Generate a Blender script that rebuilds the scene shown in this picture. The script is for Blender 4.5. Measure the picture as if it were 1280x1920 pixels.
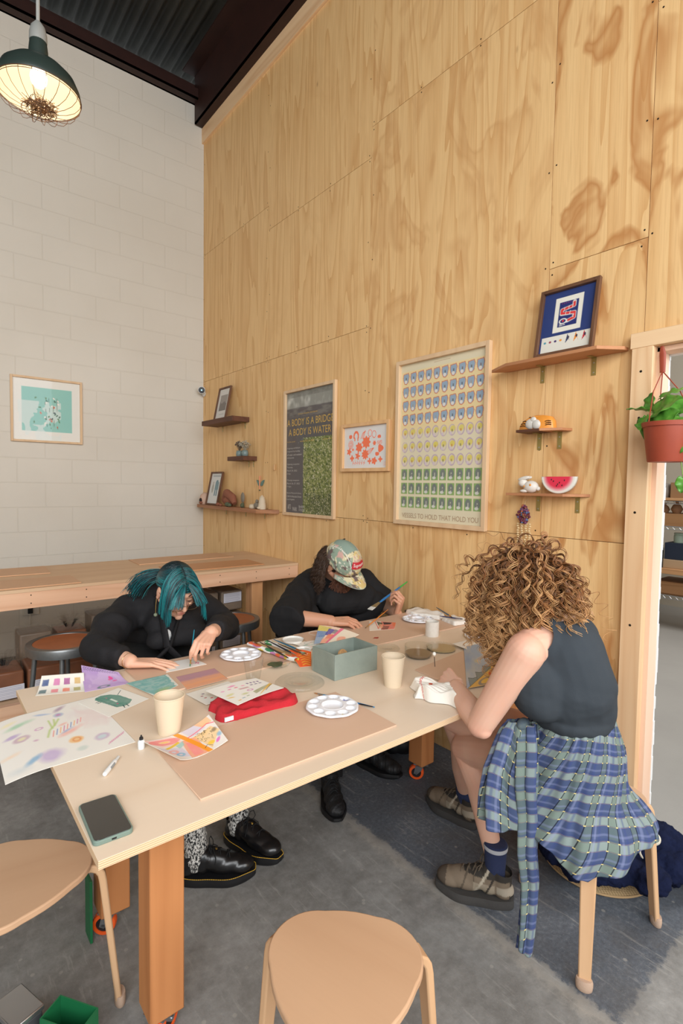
import bpy, bmesh, math, random
import numpy as np
from mathutils import Vector, Matrix, Euler, Quaternion

S = bpy.context.scene
for o in list(bpy.data.objects): bpy.data.objects.remove(o)
COL = S.collection
R_ = math.radians

# ---------------------------------------------------------------- camera
FPX, YAW, PIT, ROL, CH = 988.09, 0.679927, -0.0506675, 0.0149551, 1.44
_f = Vector((math.sin(YAW)*math.cos(PIT), math.cos(YAW)*math.cos(PIT), math.sin(PIT)))
_r0 = _f.cross(Vector((0, 0, 1))).normalized(); _u0 = _r0.cross(_f)
_r = _r0*math.cos(ROL) + _u0*math.sin(ROL); _u = -_r0*math.sin(ROL) + _u0*math.cos(ROL)
cd = bpy.data.cameras.new('camera'); cam = bpy.data.objects.new('camera', cd); COL.objects.link(cam)
cd.sensor_fit = 'VERTICAL'; cd.sensor_height = 36; cd.lens = FPX*36/1920; cd.clip_start = .02; cd.clip_end = 100
cam.matrix_world = Matrix(((_r.x, _u.x, -_f.x, 0), (_r.y, _u.y, -_f.y, 0), (_r.z, _u.z, -_f.z, CH), (0, 0, 0, 1)))
S.camera = cam

# ---------------------------------------------------------------- daylight, exposure
S.view_settings.view_transform = 'Standard'; S.view_settings.look = 'None'
S.view_settings.gamma = 1; S.view_settings.exposure = 0.46; S.view_settings.use_curve_mapping = False
wd = bpy.data.worlds.new('world'); S.world = wd; wd.use_nodes = True
wd.node_tree.nodes['Background'].inputs[0].default_value = (0.93, 0.97, 1.0, 1)
wd.node_tree.nodes['Background'].inputs[1].default_value = 0.42
def area(name, loc, tgt, sx, sy, power, col):
    l = bpy.data.lights.new(name, 'AREA'); l.shape = 'RECTANGLE'; l.size = sx; l.size_y = sy; l.energy = power; l.color = col
    o = bpy.data.objects.new(name, l); COL.objects.link(o); o.location = loc
    o.rotation_euler = (Vector(tgt)-Vector(loc)).to_track_quat('-Z', 'Y').to_euler(); return o
area('bay_door_daylight', (-1.7, -2.5, 3.3), (1.2, 2.0, .7), 4.2, 3.2, 215, (0.96, 0.98, 1.0))
area('camera_side_daylight', (1.6, -2.6, 2.4), (1.4, 3.0, 1.6), 2.0, 2.6, 60, (0.96, 0.98, 1.0))  # second area light, set just outside the open camera side
area('next_room_daylight', (4.6, 0.2, 3.4), (4.8, 2.2, 0.4), 2.0, 2.0, 70, (1.0, 0.98, 0.95))

# ---------------------------------------------------------------- helpers
def lin(c):
    c = np.asarray(c, float)/255.0
    return np.where(c <= .04045, c/12.92, ((c+.055)/1.055)**2.4)
def L4(c): return (*[float(v) for v in lin(c)], 1.0)
def at(px, py, y=None, x=None, z=None):
    "a point of the place: the sight line through (px, py) met with one known plane"
    d = _f + _r*((px-640)/FPX) - _u*((py-960)/FPX)
    if y is not None: t = y/d.y
    elif x is not None: t = x/d.x
    else: t = (z-CH)/d.z
    return Vector((d.x*t, d.y*t, CH+d.z*t))

ORG = {}
def thing(name, label, cat, loc=(0, 0, 0), rz=0, group=None):
    o = bpy.data.objects.new(name, None); COL.objects.link(o); o.empty_display_size = .05
    o.location = loc; o.rotation_euler = (0, 0, rz); o['label'] = label; o['category'] = cat
    if group: o['group'] = group
    return o
def tag(o, label, cat, group=None, kind=None):
    o['label'] = label; o['category'] = cat
    if group: o['group'] = group
    if kind: o['kind'] = kind
    return o
class MB:
    def __init__(s): s.v = []; s.f = []; s.m = []; s.uv = None
    def add(s, vs, fs, m=0, mat=None):
        n = len(s.v)
        if mat is not None: vs = [mat @ Vector(v) for v in vs]
        s.v += [tuple(v) for v in vs]; s.f += [tuple(i+n for i in f) for f in fs]; s.m += [m]*len(fs); return s
    def box(s, x0, x1, y0, y1, z0, z1, m=0, mat=None):
        vs = [(x, y, z) for z in (z0, z1) for y in (y0, y1) for x in (x0, x1)]
        return s.add(vs, [(0,2,3,1),(4,5,7,6),(0,1,5,4),(2,6,7,3),(0,4,6,2),(1,3,7,5)], m, mat)
    def prism(s, poly, z0, z1, m=0, mat=None):
        n = len(poly)
        vs = [(x, y, z0) for x, y in poly]+[(x, y, z1) for x, y in poly]
        return s.add(vs, [tuple(range(n-1, -1, -1)), tuple(range(n, 2*n))]+[(i, (i+1) % n, n+(i+1) % n, n+i) for i in range(n)], m, mat)
    def lathe(s, prof, n=32, m=0, mat=None, closed=False, cap=True):
        vs = []; fs = []
        for r, z in prof:
            for k in range(n):
                a = 2*math.pi*k/n; vs.append((r*math.cos(a), r*math.sin(a), z))
        P = len(prof)
        for i in range(P-1 + (1 if closed else 0)):
            j = (i+1) % P
            for k in range(n):
                k2 = (k+1) % n; fs.append((i*n+k, i*n+k2, j*n+k2, j*n+k))
        if not closed and cap:
            if prof[0][0] > 1e-5: fs.append(tuple(range(n-1, -1, -1)))
            if prof[-1][0] > 1e-5: fs.append(tuple((P-1)*n+k for k in range(n)))
        return s.add(vs, fs, m, mat)
    def tube(s, pts, r, n=8, m=0, mat=None, cap=True, flat=1.0):
        pts = [Vector(p) for p in pts]; N = len(pts)
        rr = r if hasattr(r, '__len__') else [r]*N
        vs = []; fs = []; prev = None
        for i in range(N):
            t = (pts[min(i+1, N-1)]-pts[max(i-1, 0)]).normalized()
            if prev is None:
                a = Vector((0, 0, 1)) if abs(t.z) < .9 else Vector((1, 0, 0)); u = t.cross(a).normalized()
            else: u = (prev-t*prev.dot(t)).normalized()
            prev = u; w = t.cross(u)
            for k in range(n):
                a = 2*math.pi*k/n; vs.append(pts[i]+(u*math.cos(a)+w*math.sin(a)*flat)*rr[i])
        for i in range(N-1):
            for k in range(n):
                k2 = (k+1) % n; fs.append((i*n+k, i*n+k2, (i+1)*n+k2, (i+1)*n+k))
        if cap: fs.append(tuple(range(n-1, -1, -1))); fs.append(tuple((N-1)*n+k for k in range(n)))
        return s.add(vs, fs, m, mat)
    def ball(s, c, r, m=0, nu=16, nv=10, mat=None):
        r = r if hasattr(r, '__len__') else (r, r, r)
        vs = []; fs = []
        for i in range(nv+1):
            a = math.pi*i/nv
            for k in range(nu):
                b = 2*math.pi*k/nu
                vs.append((c[0]+r[0]*math.sin(a)*math.cos(b), c[1]+r[1]*math.sin(a)*math.sin(b), c[2]+r[2]*math.cos(a)))
        for i in range(nv):
            for k in range(nu):
                k2 = (k+1) % nu; fs.append((i*nu+k, (i+1)*nu+k, (i+1)*nu+k2, i*nu+k2))
        return s.add(vs, fs, m, mat)
def finish(o, smooth=True, bevel=0, seg=2, weld=False, angle=40):
    me = o.data
    if weld:
        bm = bmesh.new(); bm.from_mesh(me); bmesh.ops.remove_doubles(bm, verts=bm.verts, dist=1e-5)
        bmesh.ops.dissolve_degenerate(bm, edges=bm.edges, dist=1e-6); bm.to_mesh(me); bm.free()
    if smooth:
        me.polygons.foreach_set('use_smooth', [True]*len(me.polygons)); me.set_sharp_from_angle(angle=R_(angle))
    if bevel:
        b = o.modifiers.new('bevel', 'BEVEL'); b.width = bevel; b.segments = seg; b.limit_method = 'ANGLE'; b.angle_limit = R_(35); b.harden_normals = False
    return o
def obj(name, mb, mats, parent=None, world=True, smooth=True, bevel=0, seg=2, weld=True, angle=40):
    "one mesh object. world=True: the vertices are in room coordinates"
    me = bpy.data.meshes.new(name); me.from_pydata(mb.v, [], mb.f)
    mats = mats if isinstance(mats, (list, tuple)) else [mats]
    for m in mats: me.materials.append(m)
    me.polygons.foreach_set('material_index', mb.m)
    o = bpy.data.objects.new(name, me); COL.objects.link(o)
    place(o, parent, world)
    me.update()
    return finish(o, smooth, bevel, seg, weld, angle)
def wloc(p):
    v = Vector((0, 0, 0))
    while p is not None: v += p.location; p = p.parent
    return v
def place(o, parent, world=True):
    me = o.data
    if parent is not None:
        o.parent = parent
        if world: me.transform(Matrix.Translation(-wloc(parent)))
    elif world:
        n = len(me.vertices); a = np.empty(n*3, np.float32); me.vertices.foreach_get('co', a); a = a.reshape(-1, 3)
        lo, hi = a.min(0), a.max(0); c = Vector(((lo[0]+hi[0])/2, (lo[1]+hi[1])/2, lo[2]))
        me.transform(Matrix.Translation(-c)); o.location = c
def npmesh(name, V, F, mats, parent=None, world=True, col=None, uv=None, smooth=True, mi=None):
    "fast mesh from numpy arrays (F all quads or all tris), optional per-vertex colour / uv"
    me = bpy.data.meshes.new(name); V = np.asarray(V, np.float32); F = np.asarray(F, np.int32); k = F.shape[1]
    me.vertices.add(len(V)); me.vertices.foreach_set('co', V.ravel())
    me.loops.add(F.size); me.loops.foreach_set('vertex_index', F.ravel())
    me.polygons.add(len(F)); me.polygons.foreach_set('loop_start', np.arange(0, F.size, k, dtype=np.int32))
    me.polygons.foreach_set('loop_total', np.full(len(F), k, np.int32))
    if smooth: me.polygons.foreach_set('use_smooth', np.ones(len(F), bool))
    mats = mats if isinstance(mats, (list, tuple)) else [mats]
    for m in mats: me.materials.append(m)
    if mi is not None: me.polygons.foreach_set('material_index', np.asarray(mi, np.int32))
    me.update(calc_edges=True); me.validate()
    if col is not None:
        a = me.color_attributes.new('Col', 'FLOAT_COLOR', 'POINT'); c4 = np.ones((len(V), 4), np.float32); c4[:, :3] = col; a.data.foreach_set('color', c4.ravel())
    if uv is not None:
        u = me.uv_layers.new(name='UVMap'); u.data.foreach_set('uv', np.asarray(uv, np.float32)[F.ravel()].ravel())
    o = bpy.data.objects.new(name, me); COL.objects.link(o); place(o, parent, world)
    return o
def dup(root, loc=None, rz=None, label=None, group=None):
    r = root.copy(); COL.objects.link(r)
    if loc is not None: r.location = loc
    if rz is not None: r.rotation_euler = (0, 0, rz)
    if label: r['label'] = label
    if group: r['group'] = group
    for ch in list(root.children):
        c = ch.copy(); COL.objects.link(c); c.parent = r
        for g in list(ch.children):
            d = g.copy(); COL.objects.link(d); d.parent = c
    return r

# ---------------------------------------------------------------- materials
def nt(name):
    m = bpy.data.materials.new(name); m.use_nodes = True; t = m.node_tree; b = t.nodes['Principled BSDF']; return m, t, b
def N(t, typ, **k):
    n = t.nodes.new(typ)
    for a, v in k.items(): setattr(n, a, v)
    return n
def lk(t, a, b): t.links.new(a, b)
def ramp(t, stops, fac):
    r = N(t, 'ShaderNodeValToRGB'); e = r.color_ramp.elements
    while len(e) < len(stops): e.new(.5)
    for i, (p, c) in enumerate(stops): e[i].position = p; e[i].color = c if len(c) == 4 else L4(c)
    lk(t, fac, r.inputs[0]); return r.outputs[0]
def coords(t, scale=(1, 1, 1), kind='Object', rot=(0, 0, 0), rnd=True):
    tc = N(t, 'ShaderNodeTexCoord'); mp = N(t, 'ShaderNodeMapping'); mp.inputs['Scale'].default_value = scale; mp.inputs['Rotation'].default_value = rot
    src = tc.outputs[kind]
    if rnd:
        oi = N(t, 'ShaderNodeObjectInfo'); ml = N(t, 'ShaderNodeVectorMath', operation='SCALE'); ml.inputs[0].default_value = (13, 7, 11); lk(t, oi.outputs['Random'], ml.inputs['Scale'])
        ad = N(t, 'ShaderNodeVectorMath', operation='ADD'); lk(t, src, ad.inputs[0]); lk(t, ml.outputs[0], ad.inputs[1]); src = ad.outputs[0]
    lk(t, src, mp.inputs[0]); return mp.outputs[0]
def noise(t, vec, scale, detail=3, rough=.5, dist=0):
    n = N(t, 'ShaderNodeTexNoise'); n.inputs['Scale'].default_value = scale; n.inputs['Detail'].default_value = detail
    n.inputs['Roughness'].default_value = rough; n.inputs['Distortion'].default_value = dist; lk(t, vec, n.inputs['Vector']); return n.outputs['Fac']
def bump(t, b, h, strength=.2, dist=.002):
    n = N(t, 'ShaderNodeBump'); n.inputs['Strength'].default_value = strength; n.inputs['Distance'].default_value = dist
    lk(t, h, n.inputs['Height']); lk(t, n.outputs[0], b.inputs['Normal'])
def mixc(t, fac, a, b, mode='MIX'):
    m = N(t, 'ShaderNodeMix', data_type='RGBA', blend_type=mode)
    for s, v in ((0, fac), (6, a), (7, b)):
        if hasattr(v, 'links') or hasattr(v, 'is_linked'): lk(t, v, m.inputs[s])
        elif s == 0: m.inputs[0].default_value = v
        else: m.inputs[s].default_value = v if len(v) == 4 else L4(v)
    return m.outputs[2]
def math_(t, op, a, b=None, c=None):
    m = N(t, 'ShaderNodeMath', operation=op)
    for i, v in enumerate((a, b, c)):
        if v is None: continue
        if isinstance(v, (int, float)): m.inputs[i].default_value = v
        else: lk(t, v, m.inputs[i])
    return m.outputs[0]
def plain(name, c, rough=.6, metal=0, var=0, vs=8, bmp=0, bs=60, sss=0, spec=.5, coat=0, c2=None):
    m, t, b = nt(name); b.inputs['Roughness'].default_value = rough; b.inputs['Metallic'].default_value = metal
    b.inputs['Specular IOR Level'].default_value = spec
    if coat: b.inputs['Coat Weight'].default_value = coat
    b.inputs['Base Color'].default_value = L4(c)
    v = None
    if var or c2:
        v = coords(t); n = noise(t, v, vs, 4, .6)
        lo = L4(c2) if c2 else tuple(x*(1-var) for x in L4(c)[:3])+(1,)
        lk(t, ramp(t, [(.3, lo), (.7, L4(c))], n), b.inputs['Base Color'])
    if bmp:
        v = v or coords(t); bump(t, b, noise(t, v, bs, 4, .6), bmp, .003)
    if sss: b.inputs['Subsurface Weight'].default_value = sss; b.inputs['Subsurface Radius'].default_value = (.8, .35, .2); b.inputs['Subsurface Scale'].default_value = .012
    return m
def wood(name, light, dark, axis='X', fine=60, rings=7, rough=.55, stretch=9, contrast=.5, bmp=.08, rnd=True, knots=False):
    "sawn or veneered timber with the grain along one axis"
    m, t, b = nt(name); i = 'XYZ'.index(axis)
    sc = [1, 1, 1]; sc[i] = 1/stretch
    v = coords(t, tuple(sc), rnd=rnd)
    n1 = noise(t, v, rings*.55, 2, .45, .3)
    band = math_(t, 'PINGPONG', math_(t, 'MULTIPLY', n1, 11), 1.0)
    band = math_(t, 'POWER', band, 1.8)
    sc2 = [1, 1, 1]; sc2[i] = 1/(stretch*3.5)
    v2 = coords(t, tuple(sc2), rnd=rnd)
    n2 = noise(t, v2, fine*2.2, 3, .6)
    c = mixc(t, math_(t, 'MULTIPLY', band, contrast), light, dark)
    f2 = math_(t, 'MULTIPLY', math_(t, 'SUBTRACT', n2, .42), .55*contrast); f2 = math_(t, 'MAXIMUM', f2, 0)
    c = mixc(t, f2, c, dark)
    lk(t, c, b.inputs['Base Color']); b.inputs['Roughness'].default_value = rough; b.inputs['Specular IOR Level'].default_value = .35
    if bmp: bump(t, b, n2, bmp, .001)
    return m
def vcol(name, rough=.7, spec=.3, bmp=0, bs=200, sss=0, metal=0):
    m, t, b = nt(name); a = N(t, 'ShaderNodeAttribute', attribute_name='Col'); lk(t, a.outputs['Color'], b.inputs['Base Color'])
    b.inputs['Roughness'].default_value = rough; b.inputs['Specular IOR Level'].default_value = spec; b.inputs['Metallic'].default_value = metal
    if bmp: bump(t, b, noise(t, coords(t), bs, 3, .6), bmp, .001)
    if sss: b.inputs['Subsurface Weight'].default_value = sss; b.inputs['Subsurface Radius'].default_value = (.8, .35, .2); b.inputs['Subsurface Scale'].default_value = .01
    return m
def glassy(name, tint=(255, 255, 255), rough=.05, ior=1.45, extra=.04, k=.5, crinkle=False):
    "thin clear sheet: lets light through, mirrors at grazing angles"
    m, t, b = nt(name); t.nodes.remove(b); out = t.nodes['Material Output']
    tr = N(t, 'ShaderNodeBsdfTransparent'); tr.inputs[0].default_value = L4(tint); gl = N(t, 'ShaderNodeBsdfGlossy'); gl.inputs['Roughness'].default_value = rough
    fr = N(t, 'ShaderNodeLayerWeight'); fr.inputs['Blend'].default_value = .5; mx = N(t, 'ShaderNodeMixShader')
    f = math_(t, 'ADD', math_(t, 'MULTIPLY', math_(t, 'POWER', fr.outputs['Facing'], 4), k), extra)
    lk(t, f, mx.inputs[0]); lk(t, tr.outputs[0], mx.inputs[1]); lk(t, gl.outputs[0], mx.inputs[2]); lk(t, mx.outputs[0], out.inputs[0])
    if crinkle:
        v = coords(t); vo = N(t, 'ShaderNodeTexVoronoi', feature='F1'); vo.inputs['Scale'].default_value = 24; lk(t, v, vo.inputs['Vector'])
        n = N(t, 'ShaderNodeBump'); n.inputs['Strength'].default_value = 1; n.inputs['Distance'].default_value = .03; lk(t, math_(t, 'ADD', vo.outputs['Distance'], noise(t, v, 40, 4, .6)), n.inputs['Height']); lk(t, n.outputs[0], gl.inputs['Normal'])
    return m

# ---------------------------------------------------------------- painted sheets (pigment as vertex colour on a fine grid)
class Canvas:
    def __init__(s, w, h, nx, bg=(240, 236, 226), seed=1):
        s.nx = nx; s.ny = max(2, int(nx*h/w)); s.a = h/w; s.rng = np.random.default_rng(seed)
        s.X, s.Y = np.meshgrid(np.linspace(0, 1, s.nx), np.linspace(0, s.a, s.ny)); s.Y = s.Y[::-1]     # Y up, row 0 = top
        s.C = np.empty((s.ny, s.nx, 3)); s.C[:] = lin(bg)
    def n(s, k=8, oct=3, ky=None):
        out = 0; amp = 1; tot = 0; ky = ky or k
        for o in range(oct):
            g = s.rng.random((int(ky*s.a*2**o)+3, int(k*2**o)+3))
            x = s.X*k*2**o; y = s.Y*ky*2**o; xi = x.astype(int); yi = y.astype(int); fx = x-xi; fy = y-yi; fx = fx*fx*(3-2*fx); fy = fy*fy*(3-2*fy)
            yi = np.clip(yi, 0, g.shape[0]-2); xi = np.clip(xi, 0, g.shape[1]-2)
            out = out+amp*((g[yi, xi]*(1-fx)+g[yi, xi+1]*fx)*(1-fy)+(g[yi+1, xi]*(1-fx)+g[yi+1, xi+1]*fx)*fy); tot += amp; amp *= .5
        return out/tot
    def put(s, mask, col, a=1.0):
        m = np.clip(mask, 0, 1)[..., None]*a; s.C[:] = s.C*(1-m)+lin(col)*m; return s
    def ell(s, cx, cy, rx, ry, col, a=1, rot=0, soft=.15, wob=0, ring=0):
        c, d = math.cos(R_(rot)), math.sin(R_(rot)); dx = s.X-cx; dy = s.Y-cy
        u = (dx*c+dy*d)/rx; v = (-dx*d+dy*c)/ry; r = np.sqrt(u*u+v*v)
        if wob: r = r+(s.n(12, 3)-.5)*wob
        if ring: m = np.clip((ring-np.abs(r-1))/max(soft*ring, .02)*1.0, 0, 1)
        else: m = np.clip((1-r)/soft, 0, 1)
        if wob: m = m*(.7+.3*s.n(9, 3))
        return s.put(m, col, a)
    def rect(s, x0, y0, x1, y1, col, a=1, wob=0, soft=.004, tex=0):
        wx = (s.n(10, 3)-.5)*wob if wob else 0; wy = (s.n(10, 3)-.5)*wob if wob else 0
        X = s.X+wx; Y = s.Y+wy
        m = np.minimum(np.minimum(X-x0, x1-X), np.minimum(Y-y0, y1-Y))/soft; m = np.clip(m, 0, 1)
        if tex: m = m*(1-tex+tex*s.n(7, 4))
        return s.put(m, col, a)
    def line(s, pts, w, col, a=1, soft=.4):
        d = np.full(s.X.shape, 9.)
        for (x0, y0), (x1, y1) in zip(pts[:-1], pts[1:]):
            ex, ey = x1-x0, y1-y0; l = ex*ex+ey*ey+1e-12; t = np.clip(((s.X-x0)*ex+(s.Y-y0)*ey)/l, 0, 1)
            d = np.minimum(d, np.hypot(s.X-x0-t*ex, s.Y-y0-t*ey))
        return s.put(np.clip((w/2-d)/(w/2*soft), 0, 1), col, a)
    def poly(s, pts, col, a=1, tex=0):
        ins = np.zeros(s.X.shape, bool); n = len(pts)
        for i in range(n):
            x0, y0 = pts[i]; x1, y1 = pts[(i+1) % n]
            if y0 == y1: continue
            ins ^= ((y0 > s.Y) != (y1 > s.Y)) & (s.X < (x1-x0)*(s.Y-y0)/(y1-y0)+x0)
        m = ins*1.0
        if tex: m = m*(1-tex+tex*s.n(7, 4))
        return s.put(m, col, a)
    def text(s, txt, x0, y0, h, col, a=1, w=None, rot=0):
        M, bw, bh = glyphs(txt); k = h/bh; kx = (w/bw) if w else k
        c, d = math.cos(R_(rot)), math.sin(R_(rot))
        for tri in M:
            p = [(x0+(u*kx)*c-(v*k)*d, y0+(u*kx)*d+(v*k)*c) for u, v in tri]; s.poly(p, col, a)
        return s
_G = {}
def glyphs(txt):
    "outline of a line of lettering as triangles, with its width and height"
    if txt in _G: return _G[txt]
    cu = bpy.data.curves.new('t', 'FONT'); cu.body = txt; cu.resolution_u = 3; o = bpy.data.objects.new('t', cu); COL.objects.link(o)
    dg = bpy.context.evaluated_depsgraph_get(); dg.update(); me = bpy.data.meshes.new_from_object(o.evaluated_get(dg)); me.calc_loop_triangles()
    co = np.array([v.co[:2] for v in me.vertices]); lo = co.min(0); hi = co.max(0); co = co-lo
    T = [[tuple(co[i]) for i in t.vertices] for t in me.loop_triangles]
    bpy.data.objects.remove(o); bpy.data.curves.remove(cu); bpy.data.meshes.remove(me); _G[txt] = (T, hi[0]-lo[0], max(hi[1]-lo[1], .3)); return _G[txt]
def lettering(name, items, mat, fn, parent, thick=.0006):
    "items: (text, x, y, height, width or None) in sheet units; fn maps sheet units to the room"
    mb = MB()
    for it in items:
        txt, x0, y0, h, w = it; T, bw, bh = glyphs(txt); k = h/bh; kx = w/bw if w else k
        for tri in T: mb.add([fn(x0+u*kx, y0+v*k, thick) for u, v in tri], [(0, 1, 2)])
    return obj(name, mb, mat, parent, smooth=False, weld=False)
def sheet(name, cv, fn, mat, parent=None, thick=.0005, back=None, world=True):
    "fn(u, v): u 0..1 left to right, v 0..1 bottom to top -> room point"
    ny, nx = cv.ny, cv.nx; U = np.linspace(0, 1, nx); Vv = np.linspace(1, 0, ny)
    P = np.array([[fn(u, v) for u in U] for v in Vv], float).reshape(-1, 3) if not getattr(fn, 'vec', False) else fn(*np.meshgrid(U, Vv)).reshape(-1, 3)
    i = np.arange((ny-1)*(nx-1)); r = i//(nx-1); c = i % (nx-1); a = r*nx+c
    F = np.stack([a, a+nx, a+nx+1, a+1], 1)
    o = npmesh(name, P, F, [mat, back or MAT_PAPER_BACK], parent, world, col=cv.C.reshape(-1, 3))
    sm = o.modifiers.new('thickness', 'SOLIDIFY'); sm.thickness = thick; sm.offset = -1; sm.material_offset = 1; sm.material_offset_rim = 1
    return o
def quadfn(p00, p10, p11, p01, curl=None):
    "bilinear patch: bottom left, bottom right, top right, top left"
    A, B, C, D = [np.array(p, float) for p in (p00, p10, p11, p01)]
    def f(u, v):
        u = np.asarray(u, float); v = np.asarray(v, float); U = u[..., None]; V = v[..., None]
        P = (A*(1-U)+B*U)*(1-V)+(D*(1-U)+C*U)*V
        if curl is not None: P = P+np.stack([0*u, 0*u, curl(u, v)], -1)
        return P
    f.vec = True
    return f
MAT_PAPER_BACK = plain('paper_back', (236, 231, 220), .8)
MAT_PAINT = vcol('painted_paper', .75, .25)
# ================================================================ the setting
W, D = 2.243, 4.985
T = .735                                       # table top
# plywood
def ply_material(name, tint=1.0):
    m, t, b = nt(name)
    v = coords(t, (1, 1, .16), rnd=False); v = N(t, 'ShaderNodeVectorMath', operation='ADD')
    at_ = N(t, 'ShaderNodeAttribute', attribute_name='shift'); base = coords(t, (1, 1, .075), rnd=False)
    lk(t, base, v.inputs[0]); lk(t, at_.outputs['Vector'], v.inputs[1]); vec = v.outputs[0]
    big = noise(t, vec, 3.4, 3, .5, .5)
    band = math_(t, 'FRACT', math_(t, 'MULTIPLY', big, 12))
    band = math_(t, 'POWER', band, 2.4)
    fine = noise(t, coords(t, (1, 1, .03), rnd=False), 160, 3, .6)
    # cathedral figure: wide lazy rings of brown latewood
    v3 = N(t, 'ShaderNodeVectorMath', operation='ADD'); lk(t, coords(t, (1, 1, .42), rnd=False), v3.inputs[0]); lk(t, at_.outputs['Vector'], v3.inputs[1])
    fig = noise(t, v3.outputs[0], 4.2, 3, .5, .9)
    figb = ramp(t, [(.50, (0, 0, 0)), (.56, (255, 255, 255)), (.63, (150, 150, 150)), (.70, (0, 0, 0))], fig)
    col = mixc(t, math_(t, 'MULTIPLY', band, .62), (237, 197, 140), (208, 154, 94))
    col = mixc(t, math_(t, 'MULTIPLY', figb, math_(t, 'MULTIPLY', at_.outputs['Alpha'], .8)), col, (184, 122, 66))
    f = math_(t, 'MAXIMUM', math_(t, 'MULTIPLY', math_(t, 'SUBTRACT', fine, .45), .9), 0)
    col = mixc(t, f, col, (184, 130, 76))
    # sparse dark knots / checks
    kn = N(t, 'ShaderNodeTexVoronoi'); kn.inputs['Scale'].default_value = 2.6; lk(t, coords(t, (1, 1, .45), rnd=False), kn.inputs['Vector'])
    kd = ramp(t, [(.0, (255, 255, 255)), (.028, (60, 60, 60)), (.06, (0, 0, 0))], kn.outputs['Distance'])
    col = mixc(t, math_(t, 'MULTIPLY', kd, .75), col, (140, 88, 48))
    lk(t, col, b.inputs['Base Color']); b.inputs['Roughness'].default_value = .5; b.inputs['Specular IOR Level'].default_value = .35
    bump(t, b, fine, .06, .001); return m
PLY = ply_material('plywood_sheet')
SCREW = plain('screw_head', (48, 40, 34), .5, .6)
DARKGAP = plain('seam_backing', (96, 66, 42), .9)  # dark brown backing visible in the joints between sheets
def plywood_wall():
    mb = MB(); rng = random.Random(4); shifts = []
    DY0, DY1, DZ = -.12, .847, 1.995
    sheets = []
    def colm(y0, y1, cuts, figr):
        for a, b_ in zip(cuts[:-1], cuts[1:]): sheets.append((y0, y1, a, b_, figr))
    colm(3.755, 4.985, [0, 1.22, 2.44, 3.66, 5.4], .05)
    colm(2.528, 3.755, [0, 1.22, 2.44, 3.472, 5.4], .12)
    colm(1.310, 2.528, [0, 1.22, 3.655, 5.4], .38)
    colm(.897, 1.310, [0, 1.22, 2.425, 4.2, 5.4], 1.0)
    colm(-.4, .897, [DZ, 3.3, 5.4], .9); colm(-2.5, -.4, [0, 2.4, 5.4], .5)
    sheets.append((.847, .897, 0, DZ, .9)); sheets.append((-.4, DY0, 0, DZ, .9))
    g = .0012
    nf = []
    for (y0, y1, z0, z1, fr) in sheets:
        n0 = len(mb.f); mb.box(W, W+.018, y0+g, y1-g, z0+g, z1-g); s = (rng.uniform(-9, 9), rng.uniform(-9, 9), rng.uniform(-9, 9), fr); nf += [s]*(len(mb.f)-n0)
        # screws along the sheet edges
        ny = max(1, int((y1-y0)/.4)); nz = max(1, int((z1-z0)/.4))
        pts = []
        if y1-y0 > .3:
            for k in range(ny+1):
                for zz in (z0+.02, z1-.02): pts.append((y0+.02+(y1-y0-.04)*k/ny, zz))
            for k in range(1, nz):
                for yy in (y0+.018, y1-.018): pts.append((yy, z0+(z1-z0)*k/nz))
        for (yy, zz) in pts:
            n0 = len(mb.f); yy += rng.uniform(-.006, .006); zz += rng.uniform(-.012, .012)
            mb.add([(W-.0006, yy+.0038*math.cos(a), zz+.0038*math.sin(a)) for a in [k*math.pi/4 for k in range(8)]], [tuple(range(8))], 1); nf += [s]*(len(mb.f)-n0)
    # backing
    n0 = len(mb.f)
    mb.box(W+.018, W+.06, DY1, D, 0, 5.4, 2); mb.box(W+.018, W+.06, -2.5, DY0, 0, 5.4, 2); mb.box(W+.018, W+.06, DY0, DY1, DZ, 5.4, 2)
    nf += [(0, 0, 0, 0)]*(len(mb.f)-n0)
    o = obj('wall_right', mb, [PLY, SCREW, DARKGAP], smooth=False, weld=False); o['kind'] = 'structure'
    a = o.data.attributes.new('shift', 'FLOAT_COLOR', 'CORNER'); vals = []
    for p in o.data.polygons: vals += list(nf[p.index])*p.loop_total
    a.data.foreach_set('color', vals)
plywood_wall()
# painted block wall
def block_material():
    m, t, b = nt('painted_block')
    tc = N(t, 'ShaderNodeTexCoord'); sp = N(t, 'ShaderNodeSeparateXYZ'); cb = N(t, 'ShaderNodeCombineXYZ')
    lk(t, tc.outputs['Object'], sp.inputs[0]); lk(t, sp.outputs[0], cb.inputs[0]); lk(t, sp.outputs[2], cb.inputs[1])
    br = N(t, 'ShaderNodeTexBrick'); br.inputs['Scale'].default_value = 1; br.inputs['Brick Width'].default_value = .406; br.inputs['Row Height'].default_value = .203
    br.inputs['Mortar Size'].default_value = .006; br.inputs['Mortar Smooth'].default_value = .55; br.inputs['Bias'].default_value = 0
    br.inputs['Color1'].default_value = (1, 1, 1, 1); br.inputs['Color2'].default_value = (.9, .9, .9, 1); br.inputs['Mortar'].default_value = (0, 0, 0, 1); lk(t, cb.outputs[0], br.inputs['Vector'])
    v = coords(t, rnd=False); n = noise(t, v, 30, 5, .6); n2 = noise(t, v, 1.2, 3, .5)
    c = ramp(t, [(.3, (212, 205, 192)), (.7, (219, 213, 201))], n2)
    c = mixc(t, math_(t, 'MULTIPLY', br.outputs['Fac'], .17), c, (184, 176, 160))
    lk(t, c, b.inputs['Base Color']); b.inputs['Roughness'].default_value = .6
    h = math_(t, 'ADD', math_(t, 'MULTIPLY', math_(t, 'SUBTRACT', 1, br.outputs['Fac']), .55), math_(t, 'MULTIPLY', n, .35))
    bump(t, b, h, .38, .006); return m
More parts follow.
